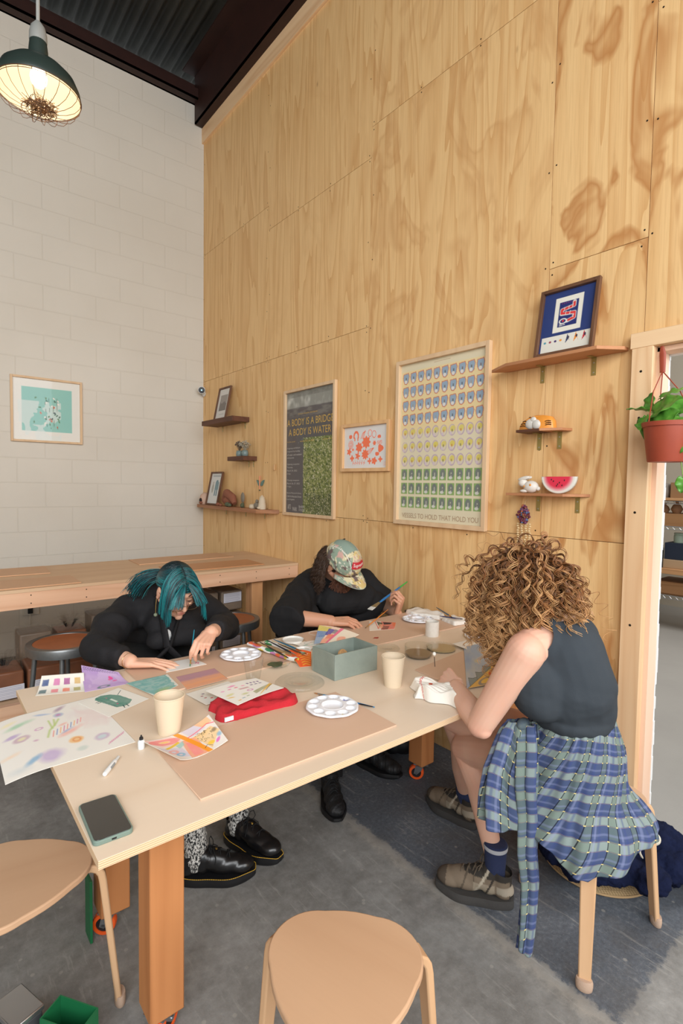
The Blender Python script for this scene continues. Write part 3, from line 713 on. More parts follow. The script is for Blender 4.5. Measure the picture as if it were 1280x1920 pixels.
# ================================================================ things on the walls
OAK = wood('pale_oak_frame', (226, 194, 156), (202, 162, 122), 'Z', rings=10, stretch=14, contrast=.35)
PINEF = wood('honey_pine_frame', (232, 188, 138), (206, 152, 98), 'Z', rings=10, stretch=14, contrast=.35)
WALN = wood('walnut_frame', (112, 78, 56), (72, 46, 32), 'Z', rings=12, stretch=14, contrast=.5)
GLASS = glassy('picture_glass', (255, 255, 255), .02, 1.35, .02, .3)
MAT_PRINT = vcol('printed_sheet', .55, .3)
def picture(name, label, cat, fn, w, h, fw, fd, frame_mat, cv, group=None, glass=True, extra=None, loc=None, mat_border=0):
    "fn(x, y, d): x right, y up from the lower left corner, d out from the backing"
    root = thing(name, label, cat, fn(w/2, 0, 0) if loc is None else loc, 0, group)
    mb = MB()
    def bar(x0, x1, y0, y1):
        vs = [fn(x, y, d) for d in (0, fd) for y in (y0, y1) for x in (x0, x1)]; mb.add(vs, [(0,2,3,1),(4,5,7,6),(0,1,5,4),(2,6,7,3),(0,4,6,2),(1,3,7,5)])
    bar(0, fw, 0, h); bar(w-fw, w, 0, h); bar(fw+.0003, w-fw-.0003, 0, fw); bar(fw+.0003, w-fw-.0003, h-fw, h)
    obj('frame', mb, frame_mat, root, bevel=.0012, seg=2, weld=False)
    p = sheet('print', cv, quadfn(fn(fw*.7, fw*.7, .004), fn(w-fw*.7, fw*.7, .004), fn(w-fw*.7, h-fw*.7, .004), fn(fw*.7, h-fw*.7, .004)), MAT_PRINT, root, thick=.001)
    if extra: extra(p, lambda x, y, d: fn(fw*.7+x*(w-1.4*fw), fw*.7+y*(w-1.4*fw), .0048+d))
    if glass:
        mb = MB().add([fn(fw*.8, fw*.8, fd*.55), fn(w-fw*.8, fw*.8, fd*.55), fn(w-fw*.8, h-fw*.8, fd*.55), fn(fw*.8, h-fw*.8, fd*.55)], [(0, 1, 2, 3)]); obj('glass', mb, GLASS, root, smooth=False, weld=False)
    return root
def wallfn(yl, z0, x=W):            # on the plywood wall: x right means towards -Y
    return lambda a, b_, d: Vector((x-.001-d, yl-a, z0+b_))
YEL = plain('mustard_ink', (214, 176, 84), .6); PALEINK = plain('pale_grey_ink', (196, 192, 184), .6)
# tall poster
h1 = .955/.64
cv = Canvas(1, .935/.62, 190, (98, 92, 92), 11)  # ground colour lightened to include reflection haze from the glass
cv.rect(-.1, 1.30, 1.1, 1.6, (150, 150, 142)); n = cv.n(7, 4, 10)
wave = np.clip((cv.n(9, 4, 4)-.42)*5, 0, 1)*np.clip(1-np.abs(cv.Y-1.385)/.10, 0, 1); cv.put(wave, (224, 224, 216), .9)
cv.put((cv.Y > 1.43)*np.clip(cv.n(14, 3, 30), 0, 1), (92, 92, 84), .8); cv.put((cv.Y < 1.31)*(cv.Y > 1.19)*np.clip((cv.n(10, 4, 34)-.45)*4, 0, 1), (132, 130, 122), .7)
cv.rect(.38, 0, 1.1, .93, (112, 124, 58)); g = cv.n(60, 2, 60); cv.put(((cv.X > .38)*(cv.Y < .93))*np.clip((g-.5)*5, 0, 1), (176, 176, 116), .9); g = cv.n(40, 3, 40)
cv.put(((cv.X > .38)*(cv.Y < .93))*np.clip((g-.55)*6, 0, 1), (62, 78, 32), .8); cv.ell(.8, .1, .4, .2, (52, 54, 44), .55, 0, .5, 1)
cv.put(((cv.X > .38)*(cv.Y < .93))*np.clip((cv.n(90, 1, 90)-.72)*6, 0, 1), (222, 214, 186), .9)
def ex1(p, fn):
    lettering('title_lettering', [('A BODY IS A BRIDGE', .025, 1.085, .085, .945), ('A BODY IS WATER', .06, .965, .085, .87), ('Ceramics in the garden, Studio Barnhill', .26, 1.21, .025, .4), ('in the yard', .03, .88, .022, .17), ('works 2021 to 2022', .31, .88, .022, .3), ('gallery one', .78, .88, .022, .17)], YEL, fn, p)
    L = []; y = .80
    for s_ in ('A group exhibition', 'inspired by bodies', 'of water and wetland', 'and ponds.', '', 'Opening reception', 'Thursday', 'March 24, 2022', '5-7pm', '', 'Closing reception', 'March 26, 27, 2022', '11-5pm', '', 'Barnes Memorial Library', '1244 N Alvarado Street', 'Los Angeles'):
        if s_: L.append((s_, .03, y, .024, min(.32, .0158*len(s_))))
        y -= .04
    L += [('ARTS', .05, .05, .06, .07), ('PARK', .16, .03, .05, .1), ('BARN', .30, .075, .03, .12), ('STUDIO', .30, .035, .03, .13)]
    lettering('details_lettering', L, PALEINK, fn, p)
yl = 3.475
picture('framed_poster', 'tall dark poster with yellow title over water and grass in a pale wood frame', 'poster', wallfn(yl, 1.205), .640, .950, .022, .024, OAK, cv, extra=ex1)
# orange shapes print
cv = Canvas(1, .66, 150, (232, 230, 228), 5); O = (255, 126, 86)
def blobshape(cx, cy, r, k, amp, ph=0):
    P = []
    for i in range(60):
        a = 2*math.pi*i/60; q = r*(1+amp*math.cos(k*a+ph)); P.append((cx+q*math.cos(a), cy+q*math.sin(a)))
    cv.poly(P, O)
for a in ((.16, .50, .035, 2, .1), (.36, .33, .07, 7, .18), (.52, .40, .085, 8, .16), (.50, .22, .07, 9, .2), (.70, .38, .032, 6, .2), (.80, .47, .03, 2, .2), (.13, .27, .045, 5, .3), (.20, .17, .04, 4, .3), (.33, .20, .045, 5, .35), (.83, .30, .055, 3, .15), (.76, .22, .035, 2, .2), (.70, .12, .05, 5, .2), (.22, .30, .02, 2, .1), (.60, .12, .035, 4, .4), (.83, .14, .035, 4, .3)): blobshape(*a)
cv.ell(.29, .50, .05, .065, O, 1, 0, .05, 0, .30); cv.rect(.22, .41, .36, .47, (232, 230, 228))
cv.line([(.26, .47), (.26, .44)], .03, O); cv.line([(.33, .47), (.33, .44)], .03, O)
for k in range(3): cv.line([(.40+.03*k, .46), (.44+.02*k, .54), (.50, .57)], .014, O)
cv.ell(.60, .53, .04, .05, O, 1, 0, .05, 0, .12); cv.ell(.69, .51, .04, .05, O, 1, 0, .05, 0, .12)
for k in range(3): cv.ell(.17, .38, .018*(k+1), .02*(k+1), O, 1, 0, .05, 0, .25/(k+1))
for k in range(4): cv.line([(.55, .21+.02*k), (.62, .24+.02*k), (.69, .31)], .010, O)
for k in range(3): cv.line([(.76, .40-.018*k), (.86, .41-.018*k)], .010, O)
for k in range(6): cv.line([(.22+.05*k, .07), (.235+.05*k, .13)], .012, O, .9)
for k in range(5): cv.line([(.22+.06*k, .10), (.26+.06*k, .09)], .01, O, .9)
for k in range(3): cv.line([(.86, .05+.02*k), (.95, .055+.02*k)], .006, O, .5)
picture('framed_print', 'small white print of neon orange shapes in a honey pine frame', 'print', wallfn(2.768, 1.530), .462, .312, .022, .022, PINEF, cv)
# poster of a hundred vessels
cv = Canvas(1, .93/.63, 300, (226, 216, 186), 7)
cw = .94/10; ch_ = .128; rng = random.Random(2)
cv.rect(.02, .81, .98, 1.40, (236, 214, 160), .9)
for r in range(10):
    for c in range(10):
        cx = .03+cw*(c+.5); cy = 1.335-ch_*r
        if r < 4:
            P = [(cx-.036, cy+.045), (cx+.03, cy+.052), (cx+.042, cy+.02), (cx+.034, cy-.01), (cx+.03, cy-.035), (cx+.005, cy-.055), (cx-.02, cy-.05), (cx-.036, cy-.02), (cx-.042, cy+.01)]
            cv.poly(P, (212, 128, 92)); cv.poly([(cx+(x-cx)*.84, cy+(y-cy)*.86) for x, y in P], (150, 172, 192)); cv.ell(cx-.004, cy-.028, .018, .018, (226, 222, 216))
            cv.rect(cx-.008, cy-.016, cx+.008, cy+.012, rng.choice([(92, 84, 72), (120, 90, 70), (70, 70, 74), (176, 160, 140)]), .8)
        elif r < 7:
            cv.ell(cx, cy, .041, .053, (186, 160, 186), 1, 0, .06, .25); cv.ell(cx, cy, .033, .044, (226, 216, 186), 1, 0, .08, .3); cv.ell(cx+.006, cy+.012, .030, .026, (222, 206, 92), 1, 20, .1, .3)
            cv.rect(cx-.008, cy-.018, cx+.008, cy+.008, rng.choice([(150, 120, 90), (170, 110, 70), (90, 90, 80), (196, 96, 60)]), .75); cv.ell(cx-.014, cy-.03, .014, .014, (214, 198, 206))
        else:
            cv.rect(cx-.041, cy-.054, cx+.041, cy+.054, (140, 172, 104), 1); cv.ell(cx, cy+.006, .031, .042, (120, 128, 122), 1, 0, .08); cv.ell(cx-.006, cy-.03, .022, .014, (214, 214, 206)); cv.rect(cx-.006, cy-.02, cx+.008, cy+.018, (206, 202, 190), .9)
            if rng.random() < .3: cv.rect(cx-.004, cy-.012, cx+.008, cy+.006, (70, 60, 58), .8)
cv.line([(.42, 1.435), (.6, 1.438)], .008, (196, 172, 140), .8)
COPPER = plain('soft_brown_ink', (178, 148, 118), .6)
picture('framed_poster', 'poster with a grid of one hundred vessels in blue, yellow and green rows', 'poster', wallfn(2.250, 1.218), .650, .950, .024, .026, OAK, cv,
        extra=lambda p, fn: lettering('title_lettering', [('VESSELS TO HOLD THAT HOLD YOU', .06, .035, .045, .88)], COPPER, fn, p))
# print on the block wall
cv = Canvas(1, .97, 110, (232, 230, 222), 9); TQ = (142, 200, 190)
cv.rect(.13, .15, .87, .84, TQ); cv.put((cv.n(5, 3) > .5)*(cv.X < .7)*(cv.Y < .62)*(cv.X > .08)*1.0, (222, 230, 226), .65)
rg = random.Random(6)
for k in range(30):
    x = .42+rg.uniform(-.13, .33); y = .22+rg.random()*.52; cv.ell(x, y, .022, .012, rg.choice([(60, 110, 96), (40, 70, 80), (214, 110, 80), (240, 236, 226), (86, 134, 92)]), 1, rg.uniform(0, 180), .2)
for k in range(5): cv.line([(.5+.05*k, .2), (.46+.06*k, .7)], .005, (52, 96, 84), .8)
fl = lambda a, b_, d: Vector((.603+a, D-.001-d, 1.757+b_))
picture('framed_print', 'square turquoise botanical print in a pale wood frame on the white block wall', 'print', fl, .528, .530, .017, .022, OAK, cv)
# security camera
mb = MB().lathe([(.0001, .0), (.03, .0), (.032, .01), (.020, .02), (.0001, .02)], 24, 0, Matrix.Translation((W-.001, 4.955, 2.325)) @ Matrix.Rotation(-math.pi/2, 4, 'Y'))
sc = thing('security_camera', 'round white security camera with black face in the wall corner', 'camera', (W-.01, 4.92, 2.33))
obj('mount', mb, plain('white_plastic', (228, 228, 226), .4), sc)
pos = Vector((W-.055, 4.90, 2.345)); dirn = (Vector((0, 0, 1.5))-pos).normalized(); Mq = Matrix.Translation(pos) @ dirn.to_track_quat('Z', 'Y').to_matrix().to_4x4()
obj('body', MB().lathe([(.0001, -.036), (.02, -.032), (.034, -.016), (.036, .0), (.036, .012), (.033, .02), (.0301, .021)], 28, 0, Mq), plain('white_plastic_body', (230, 230, 228), .35), sc)
obj('lens_face', MB().lathe([(.0305, .0195), (.0300, .022), (.0001, .023)], 28, 0, Mq), plain('black_gloss_face', (14, 14, 18), .35), sc)
le, t, b = nt('status_light'); b.inputs['Emission Color'].default_value = (.35, .75, 1, 1); b.inputs['Emission Strength'].default_value = 1.6; b.inputs['Base Color'].default_value = (.3, .6, .9, 1)
obj('status_light', MB().lathe([(.006, .0231), (.0001, .0245)], 16, 0, Mq), le, sc)

# shelves ---------------------------------------------------------
SHD = wood('dark_stained_shelf', (104, 66, 48), (66, 40, 30), 'Y', rings=12, stretch=14, contrast=.5)
SHM = wood('warm_brown_shelf', (178, 126, 90), (132, 86, 58), 'Y', rings=12, stretch=14, contrast=.55)
SHR = wood('reddish_fir_shelf', (196, 138, 96), (156, 98, 64), 'Y', rings=12, stretch=14, contrast=.55)
BRASS = plain('brass_plated_bracket', (176, 158, 98), .35, .7)
SCR = plain('bright_screw', (190, 188, 180), .3, .8)
def bracket(root, y, z, l=.06, depth=.045, w=.014):
    mb = MB().box(W-.0025, W-.0005, y-w/2, y+w/2, z-l, z).box(W-depth, W-.0005, y-w/2, y+w/2, z-.0025, z)
    for zz in (z-l*.3, z-l*.85): mb.lathe([(.0035, 0), (.003, .0015), (.0001, .002)], 10, 1, Matrix.Translation((W-.0025, y, zz)) @ Matrix.Rotation(-math.pi/2, 4, 'Y'))
    obj('bracket', mb, [BRASS, SCR], root, smooth=False, weld=False)
def shelf(label, poly, z, th, mat, brs, l=.06, w=.014, depth=.045, group='wooden wall shelves on metal brackets'):
    c = (sum(p[0] for p in poly)/len(poly), sum(p[1] for p in poly)/len(poly)); r = thing('wall_shelf', label, 'shelf', (c[0], c[1], z-th), 0, group)
    obj('board', MB().prism(poly, z-th, z), mat, r, bevel=.0012)
    for y in brs: bracket(r, y, z-th-.0005, l, depth, w)
    return r
def back(px, py, x): return at(px, py, x=x)
XW = W-.001
shelf('thick dark shelf holding the framed photo, upper left of the plywood wall', [(XW, 4.66), (XW-.16, 4.66), (XW-.16, 4.05), (XW, 4.05)][::-1], 2.012, .042, SHD, (4.55, 4.12), .05)
shelf('short dark shelf holding two tiny dried plants', [(XW, 4.20), (XW-.13, 4.20), (XW-.13, 3.915), (XW, 3.915)][::-1], 1.672, .036, SHD, (4.05, 3.97), .05)
shelf('long live-edge brown shelf with figurines, lower left of the plywood wall', [(XW, 4.93), (XW-.10, 4.90), (XW-.125, 4.4), (XW-.13, 3.70), (XW-.04, 3.585), (XW, 3.56)][::-1], 1.236, .030, SHM, (4.47, 4.10, 3.78), .05)
# right group
def shelf_by_px(label, pl, pr, tip_l, tip_r, z, th, mat, brs, **k): pass
shelf('reddish shelf under the blue snake print, with pointed ends', [(XW, 1.500), (XW-.052, 1.565), (XW-.125, 1.44), (XW-.128, 1.02), (XW-.035, .953), (XW, .953)][::-1], 2.010, .014, SHR, (1.325, 1.091), .075, .020)
s2 = shelf('small shelf carrying the orange tiger figure', [(XW, 1.39), (XW-.10, 1.39), (XW-.10, 1.275), (XW, 1.275)][::-1], 1.704, .012, SHD, (1.330,), .075, .020)
obj('light_board', MB().prism([(XW, 1.2745), (XW-.10, 1.2745), (XW-.06, 1.19), (XW, 1.175)][::-1], 1.693, 1.7045), SHR, s2, bevel=.001); bracket(s2, 1.232, 1.6925, .075, .045, .020)
shelf('low shelf carrying the white rabbit and the watermelon slice', [(XW, 1.44), (XW-.09, 1.44), (XW-.09, 1.16), (XW, 1.085)][::-1], 1.417, .012, SHR, (1.325, 1.139), .070, .020)

# leaning frames
def leanfn(y0, z0, xfoot, lean, yaw=0):
    "lower left corner at (xfoot, y0, z0); leans back onto the wall"
    dy = Vector((0, -1, 0)); dz = Vector((math.sin(lean), 0, math.cos(lean))); dn = Vector((-math.cos(lean), 0, math.sin(lean)))
    return lambda a, b_, d: Vector((xfoot, y0, z0))+dy*a+dz*b_+dn*d
cv = Canvas(1, 1.3, 60, (222, 218, 212), 3); cv.rect(.2, .35, .82, 1.02, (158, 150, 144)); cv.put((cv.X > .2)*(cv.X < .82)*(cv.Y > .35)*(cv.Y < .7+.2*(cv.n(5, 2)-.5))*1.0, (112, 106, 102), .8); cv.rect(.3, .18, .72, .22, (176, 170, 164), .6)
picture('framed_photo', 'small grey photograph in a walnut frame on the upper left shelf', 'photo', leanfn(4.55, 2.0135, W-.085, .2), .235, .305, .014, .016, WALN, cv)
cv = Canvas(1, 1.35, 70, (224, 224, 220), 4); cv.rect(.15, 1.18, .85, 1.26, (150, 156, 160), .7); cv.ell(.62, .95, .12, .10, (116, 146, 156)); cv.rect(.50, .35, .60, .92, (116, 146, 156)); cv.rect(.66, .35, .76, .92, (110, 138, 150)); cv.rect(.48, .62, .80, .95, (124, 152, 160)); cv.ell(.30, .68, .10, .22, (176, 174, 164)); cv.ell(.30, .92, .06, .06, (190, 180, 168))
picture('framed_print', 'small print of a standing figure in walnut frame on the long shelf', 'print', leanfn(4.72, 1.2375, W-.085, .2), .245, .315, .014, .016, WALN, cv)
# blue print
cv = Canvas(1, 1.27, 150, (48, 64, 118), 8)
cv.rect(.05, .03, .95, .36, (232, 228, 216)); cv.rect(.24, .42, .76, 1.12, (236, 232, 218)); cv.rect(.32, .52, .68, 1.02, (42, 52, 112))
Rd = (222, 62, 62); Wh = (232, 228, 220)
cv.line([(.60, .98), (.60, .90), (.38, .86), (.38, .78), (.62, .76), (.62, .66), (.50, .62)], .085, Wh); cv.line([(.60, .96), (.60, .90), (.38, .86), (.38, .79), (.62, .76), (.62, .66), (.52, .63)], .060, Rd)
for x, y in ((.42, .87), (.50, .885), (.57, .90), (.45, .785), (.53, .775), (.60, .70)): cv.line([(x, y-.035), (x+.01, y+.035)], .012, Wh)
cv.ell(.42, .63, .08, .06, Wh, 1, 0, .1); cv.ell(.42, .63, .055, .038, (42, 52, 112), 1, 0, .1); cv.ell(.42, .635, .02, .02, Rd)
cv.line([(.36, .57), (.44, .585), (.52, .60)], .016, Wh); cv.line([(.36, .545), (.46, .555)], .014, Wh)
for k in range(7): cv.rect(.36+.04*k, .985, .38+.04*k, .995, Rd)
for k, c in enumerate(((92, 160, 176), (160, 70, 90), (70, 50, 110), (236, 156, 60))): cv.ell(.12+.10*k, .25, .028, .024, c, 1, 0, .2)
for k, c in enumerate(((60, 70, 104), (238, 150, 60), (200, 50, 64))): cv.poly([(.54+.15*k, .36), (.60+.15*k, .18), (.57+.15*k, .25), (.51+.15*k, .17)], c); cv.ell(.56+.15*k, .28, .02, .03, (70, 60, 80))
picture('framed_print', 'blue print of a coiled red snake, walnut frame, on a high shelf', 'print', leanfn(1.318, 2.0115, W-.078, .17), .262, .305, .015, .020, WALN, cv)

# figurines -------------------------------------------------------
def cold(name, fn, V): return [fn(v) for v in V]
TERRA = plain('terracotta', (142, 88, 66), .85, bmp=.3, bs=60); PALEP = plain('pale_pink_clay', (206, 172, 150), .8, bmp=.3, bs=60); STONE = plain('grey_clay', (134, 126, 112), .85, bmp=.3, bs=80); CREAM = plain('cream_clay', (212, 196, 170), .8, bmp=.3, bs=80); MOSS = plain('mossy_green', (92, 98, 74), .9, bmp=.4, bs=80)
xs = W-.06
def fig(name, label, cat, mb, mats, group=None, **k): o = obj(name, mb, mats, **k); return tag(o, label, cat, group)
zc = 1.2372
mb = MB().lathe([(.045, 0), (.055, .015), (.058, .05), (.045, .09), (.018, .112), (.0001, .115)], 24, 0, Matrix.Translation((xs, 4.80, zc))).ball((xs-.045, 4.79, zc+.04), (.02, .022, .024), 1).ball((xs-.05, 4.79, zc+.018), (.016, .026, .016), 2)
fig('clay_house', 'rounded pink clay house with a dark doorway at the shelf corner end', 'figurine', mb, [PALEP, plain('dark_doorway', (40, 26, 22), .9), TERRA])
mb = MB(); A = [(.0, -.0), (.09, .0), (.10, .055), (.07, .095), (.03, .105), (-.0, .08)]
mb.ball((xs, 4.30, zc+.055), (.05, .085, .055)).tube([(xs-.01, 4.37, zc+.05), (xs-.02, 4.30, zc+.115), (xs-.02, 4.20, zc+.08), (xs-.02, 4.16, zc+.03)], [.03, .04, .036, .02], 12)
fig('clay_bridge', 'chunky brown terracotta arch sculpture right of the framed figure print', 'figurine', mb, TERRA)
mb = MB().ball((xs-.06, 4.40, zc+.016), (.018, .028, .016)).ball((xs-.065, 4.34, zc+.012), (.014, .02, .012)); fig('clay_pebbles', 'low lumpy terracotta piece in front of the framed figure print', 'figurine', mb, TERRA)
mb = MB().ball((xs-.05, 4.24, zc+.020), (.02, .03, .020)).ball((xs-.055, 4.19, zc+.016), (.018, .026, .016)); fig('clay_rocks', 'pair of mossy dark rocks in front of the terracotta arch', 'figurine', mb, MOSS)
mb = MB().lathe([(.016, 0), (.013, .03), (.011, .04)], 12, 1, Matrix.Translation((xs, 4.05, zc))).ball((xs, 4.05, zc+.085), (.010, .030, .045), 0).ball((xs-.02, 4.03, zc+.018), (.012, .02, .018), 1); fig('cactus_figurine', 'grey paddle cactus figurine with dark base on the long shelf', 'figurine', mb, [STONE, MOSS])
mb = MB().lathe([(.026, 0), (.032, .01), (.028, .030), (.015, .036), (.0001, .038)], 16, 0, Matrix.Translation((xs-.01, 3.86, zc))); fig('clay_bowl', 'small cream pebble bowl on the long figurine shelf', 'figurine', mb, CREAM)
mb = MB().ball((xs-.01, 3.79, zc+.028), (.024, .032, .028)).ball((xs-.015, 3.78, zc+.062), (.014, .016, .015)); fig('stone_animal', 'squat grey animal figurine on the long shelf', 'figurine', mb, STONE)
mb = MB().lathe([(.03, 0), (.032, .03), (.026, .06), (.028, .065), (.020, .09), (.022, .095), (.0001, .115)], 20, 0, Matrix.Translation((xs-.015, 3.70, zc))).ball((xs-.045, 3.70, zc+.012), (.014, .02, .012), 0); fig('clay_lighthouse', 'pale stepped clay tower near the right tip of the long shelf', 'figurine', mb, CREAM)
# dried plants in pots
rng = random.Random(12)
for (y, lbl, cc) in ((4.115, 'tiny grey-green pot of dark dried flowers, left on the short shelf', (112, 96, 82)), (4.015, 'tiny grey-green pot of pale dried flowers, right on the short shelf', (170, 160, 140))):
    t_ = thing('potted_plant', lbl, 'plant', (W-.06, y, 1.6725), 0, 'tiny dried plants on the short shelf')
    obj('pot', MB().lathe([(.020, 0), (.028, .012), (.029, .035), (.023, .046), (.026, .052), (.022, .050), (.0001, .046)], 20), plain('grey_green_glaze', (122, 140, 138), .35), t_, world=False)
    mb = MB()
    for k in range(38):
        a = rng.uniform(0, 6.28); e = rng.uniform(.0, .75); L = rng.uniform(.04, .085); p = Vector((0, 0, .048)); q = p+Vector((math.sin(e)*math.cos(a), math.sin(e)*math.sin(a), math.cos(e)))*L
        mb.tube([p, (p+q)/2+Vector((0, 0, .004)), q], .0009, 4)
        for j in range(3): mb.ball(q+Vector((rng.gauss(0, .004), rng.gauss(0, .004), rng.gauss(0, .004))), rng.uniform(.003, .006), 0, 6, 4)
    obj('dried_flowers', mb, plain('dried_flower', cc, .9), t_, world=False, weld=False)
# winged wall ornament, wooden peg
yo, zo = 3.845, 1.455; mb = MB()
for s_ in (-1, 1):
    P = [(yo, zo-.03), (yo+s_*.03, zo-.028), (yo+s_*.055, zo+.008), (yo+s_*.06, zo+.02), (yo+s_*.03, zo+.012), (yo+s_*.012, zo-.002)]
    vs = [(W-.010, y, z) for y, z in P]+[(W-.003, y, z) for y, z in P]; n_ = len(P); mb.add(vs, [tuple(range(n_)), tuple(range(2*n_-1, n_-1, -1))]+[(i, (i+1) % n_, n_+(i+1) % n_, n_+i) for i in range(n_)], 0)
mb.tube([(W-.014, yo, zo+.045), (W-.014, yo, zo-.06)], [.007, .004], 8, 1).ball((W-.014, yo, zo+.045), .008, 1).ball((W-.014, yo, zo-.066), (.007, .010, .005), 2)
fig('wall_ornament', 'small ceramic winged ornament with green wings hung on the plywood', 'ornament', mb, [plain('blue_green_glaze', (96, 132, 122), .3), plain('coral_rod', (226, 150, 110), .6), MOSS], weld=False)
fig('wooden_peg', 'tiny wooden peg fixed to the plywood left of the tall poster', 'peg', MB().box(W-.018, W-.0005, 3.617, 3.631, 1.55, 1.60), plain('peg_wood', (204, 164, 116), .6), bevel=.003)
# tiger
ti = thing('tiger_figurine', 'orange ceramic tiger with black stripes and pale middle on the small shelf', 'figurine', (W-.055, 1.31, 1.705))
ORG_ = plain('orange_glaze', (240, 156, 64), .35, var=.1, vs=40); BLS = plain('black_stripe_glaze', (38, 28, 24), .4); PAL = plain('pale_glaze', (212, 208, 200), .35, bmp=.3, bs=60)
P = [(-.085, 0), (-.082, .018), (-.065, .04), (-.035, .055), (0, .062), (.035, .06), (.068, .052), (.082, .032), (.086, .0)]
def prof_prism(P, half, cx, fy, fz, m=0):
    mb = MB(); n = len(P); vs = []
    for s_, k in ((-half, .93), (-half*.6, 1), (half*.6, 1), (half, .93)): vs += [(cx+s_, fy-a*k, fz+b_*k) for a, b_ in P]
    F = [tuple(range(n)), tuple(range(4*n-1, 3*n-1, -1))]
    for r in range(3):
        for i in range(n): F.append((r*n+i, (r+1)*n+i, (r+1)*n+(i+1) % n, r*n+(i+1) % n))
    mb.add(vs, F, m); return mb
tb = prof_prism(P, .020, W-.055, 1.31, 1.7052)
obj('pale_rocks', MB().ball((W-.072, 1.335, 1.7052+.024), (.012, .026, .024)).ball((W-.074, 1.305, 1.7052+.020), (.012, .022, .022)).ball((W-.072, 1.32, 1.7052+.042), (.011, .016, .014)), PAL, ti)
mb = tb
for (a0, a1, z) in ((-.075, -.05, .016), (-.070, -.045, .026), (-.062, -.038, .036), (.05, .078, .014), (.05, .078, .022), (.048, .076, .030), (-.03, -.02, .052)): mb.tube([(W-.0765, 1.31-a0, 1.7052+z), (W-.0770, 1.31-(a0+a1)/2, 1.7052+z+.003), (W-.0765, 1.31-a1, 1.7052+z)], .0016, 5, 1)
obj('body', tb, [ORG_, BLS], ti, angle=60, weld=False)
# rabbit
ra = thing('rabbit_figurine', 'white ceramic rabbit with orange spots on the low shelf', 'figurine', (W-.05, 1.345, 1.418)); RW = plain('white_rabbit_glaze', (226, 220, 210), .5, bmp=.3, bs=60)
zr = 1.4182
obj('body', MB().ball((W-.05, 1.335, zr+.028), (.026, .036, .028)).ball((W-.053, 1.375, zr+.045), (.019, .022, .019)).ball((W-.06, 1.365, zr+.008), (.012, .02, .008)).ball((W-.05, 1.30, zr+.02), .010).ball((W-.0745, 1.325, zr+.036), (.0022, .005, .006), 1).ball((W-.0700, 1.358, zr+.030), (.0022, .004, .005), 1), [RW, plain('orange_spot_glaze', (240, 160, 70), .4)], ra, weld=False)
for yy, zz, xx, an in ((1.368, .066, .060, -14), (1.366, .068, .042, -8)): obj('ear', MB().ball((0, 0, 0), (.008, .030, .009), mat=Matrix.Translation((W-xx, yy, zr+zz)) @ Matrix.Rotation(R_(an), 4, 'X')), RW, ra, weld=False)
# watermelon slice
cvr = 40; wm = thing('watermelon_slice', 'painted half-round slice of watermelon standing on the low shelf', 'figurine', (W-.05, 1.20, 1.4175))
V = []; Fq = []; Cc = []
nr, na = 18, 48; Rr = .074
for s_ in (-1, 1):
    for i in range(nr+1):
        for k in range(na+1):
            a = math.pi+math.pi*k/na; r = i/nr; xx = W-.05+s_*.012*math.sqrt(max(0, 1-(r*.98)**2*.35)); V.append((xx, 1.20-Rr*r*math.cos(a)*1.08, 1.4180+Rr+Rr*r*math.sin(a)))
            c = np.array((232, 58, 84)) if r < .62 else np.array((232, 58, 84))*(1-(r-.62)/.24)+np.array((240, 214, 206))*((r-.62)/.24) if r < .86 else np.array((240, 236, 226)) if r < .95 else np.array((226, 226, 214)); Cc.append(lin(c))
n1 = (nr+1)*(na+1)
for s_ in (0, 1):
    for i in range(nr):
        for k in range(na):
            a = s_*n1+i*(na+1)+k; q = (a, a+1, a+na+2, a+na+1); Fq.append(q if s_ else q[::-1])
for k in range(na): a = nr*(na+1)+k; Fq.append((a, n1+a, n1+a+1, a+1))
for i in range(nr):
    for k0 in (0, na): a = i*(na+1)+k0; Fq.append((a, a+na+1, n1+a+na+1, n1+a))
npmesh('slice', V, Fq, vcol('melon_paint', .45), wm, col=np.array(Cc), smooth=False)
mb = MB()
for (a, b_) in ((-.03, .055), (-.02, .048), (0, .035), (.008, .042), (.03, .052), (.02, .03), (-.005, .028)): mb.ball((W-.0625, 1.20-a, 1.418+b_+.006), (.0016, .0022, .004))
obj('seed', mb, plain('black_seed', (34, 22, 20), .5), wm, weld=False)
# hanging flower and shell garland
ga = thing('hanging_garland', 'bunch of dried purple flowers with shell strings hanging under the low shelf', 'garland', (W-.03, 1.38, 1.16)); rng = random.Random(21)
mb = MB()
for k in range(170):
    a = rng.uniform(0, 6.28); zz = rng.uniform(0, 1); r = .034*math.sin(math.pi*min(1, zz*.8+.15)); mb.ball((W-.035+.6*r*math.cos(a)*rng.random(), 1.378+r*math.sin(a)*rng.uniform(.3, 1), 1.275+.085*zz), rng.uniform(.003, .0065), rng.choice((0, 0, 1, 2, 3)), 6, 4)
obj('dried_flowers', mb, [plain('plum_petal', (104, 44, 62), .9), plain('blue_petal', (92, 104, 140), .9), plain('rust_petal', (168, 96, 60), .9), plain('mauve_petal', (120, 70, 100), .9)], ga, weld=False)
mb = MB()
for j, dy in enumerate((-.028, -.010, .010, .028)):
    mb.tube([(W-.03, 1.378+dy*.3, 1.29), (W-.03, 1.378+dy, 1.27), (W-.03, 1.378+dy*1.1, 1.165)], .0008, 4, 1)
    z = 1.272
    while z > 1.17: mb.ball((W-.03+rng.uniform(-.002, .002), 1.378+dy*1.05+rng.uniform(-.003, .003), z), (.006, .0065, .0045), 0, 8, 5); z -= .0105
obj('shell_string', mb, [plain('cream_shell', (222, 196, 150), .5), plain('string', (200, 180, 140), .9)], ga, weld=False)
mb = MB().tube([(W-.002, 1.378, 1.385), (W-.02, 1.378, 1.38), (W-.03, 1.378, 1.355)], .0012, 5); obj('hook', mb, plain('string_loop', (210, 190, 150), .8), ga)
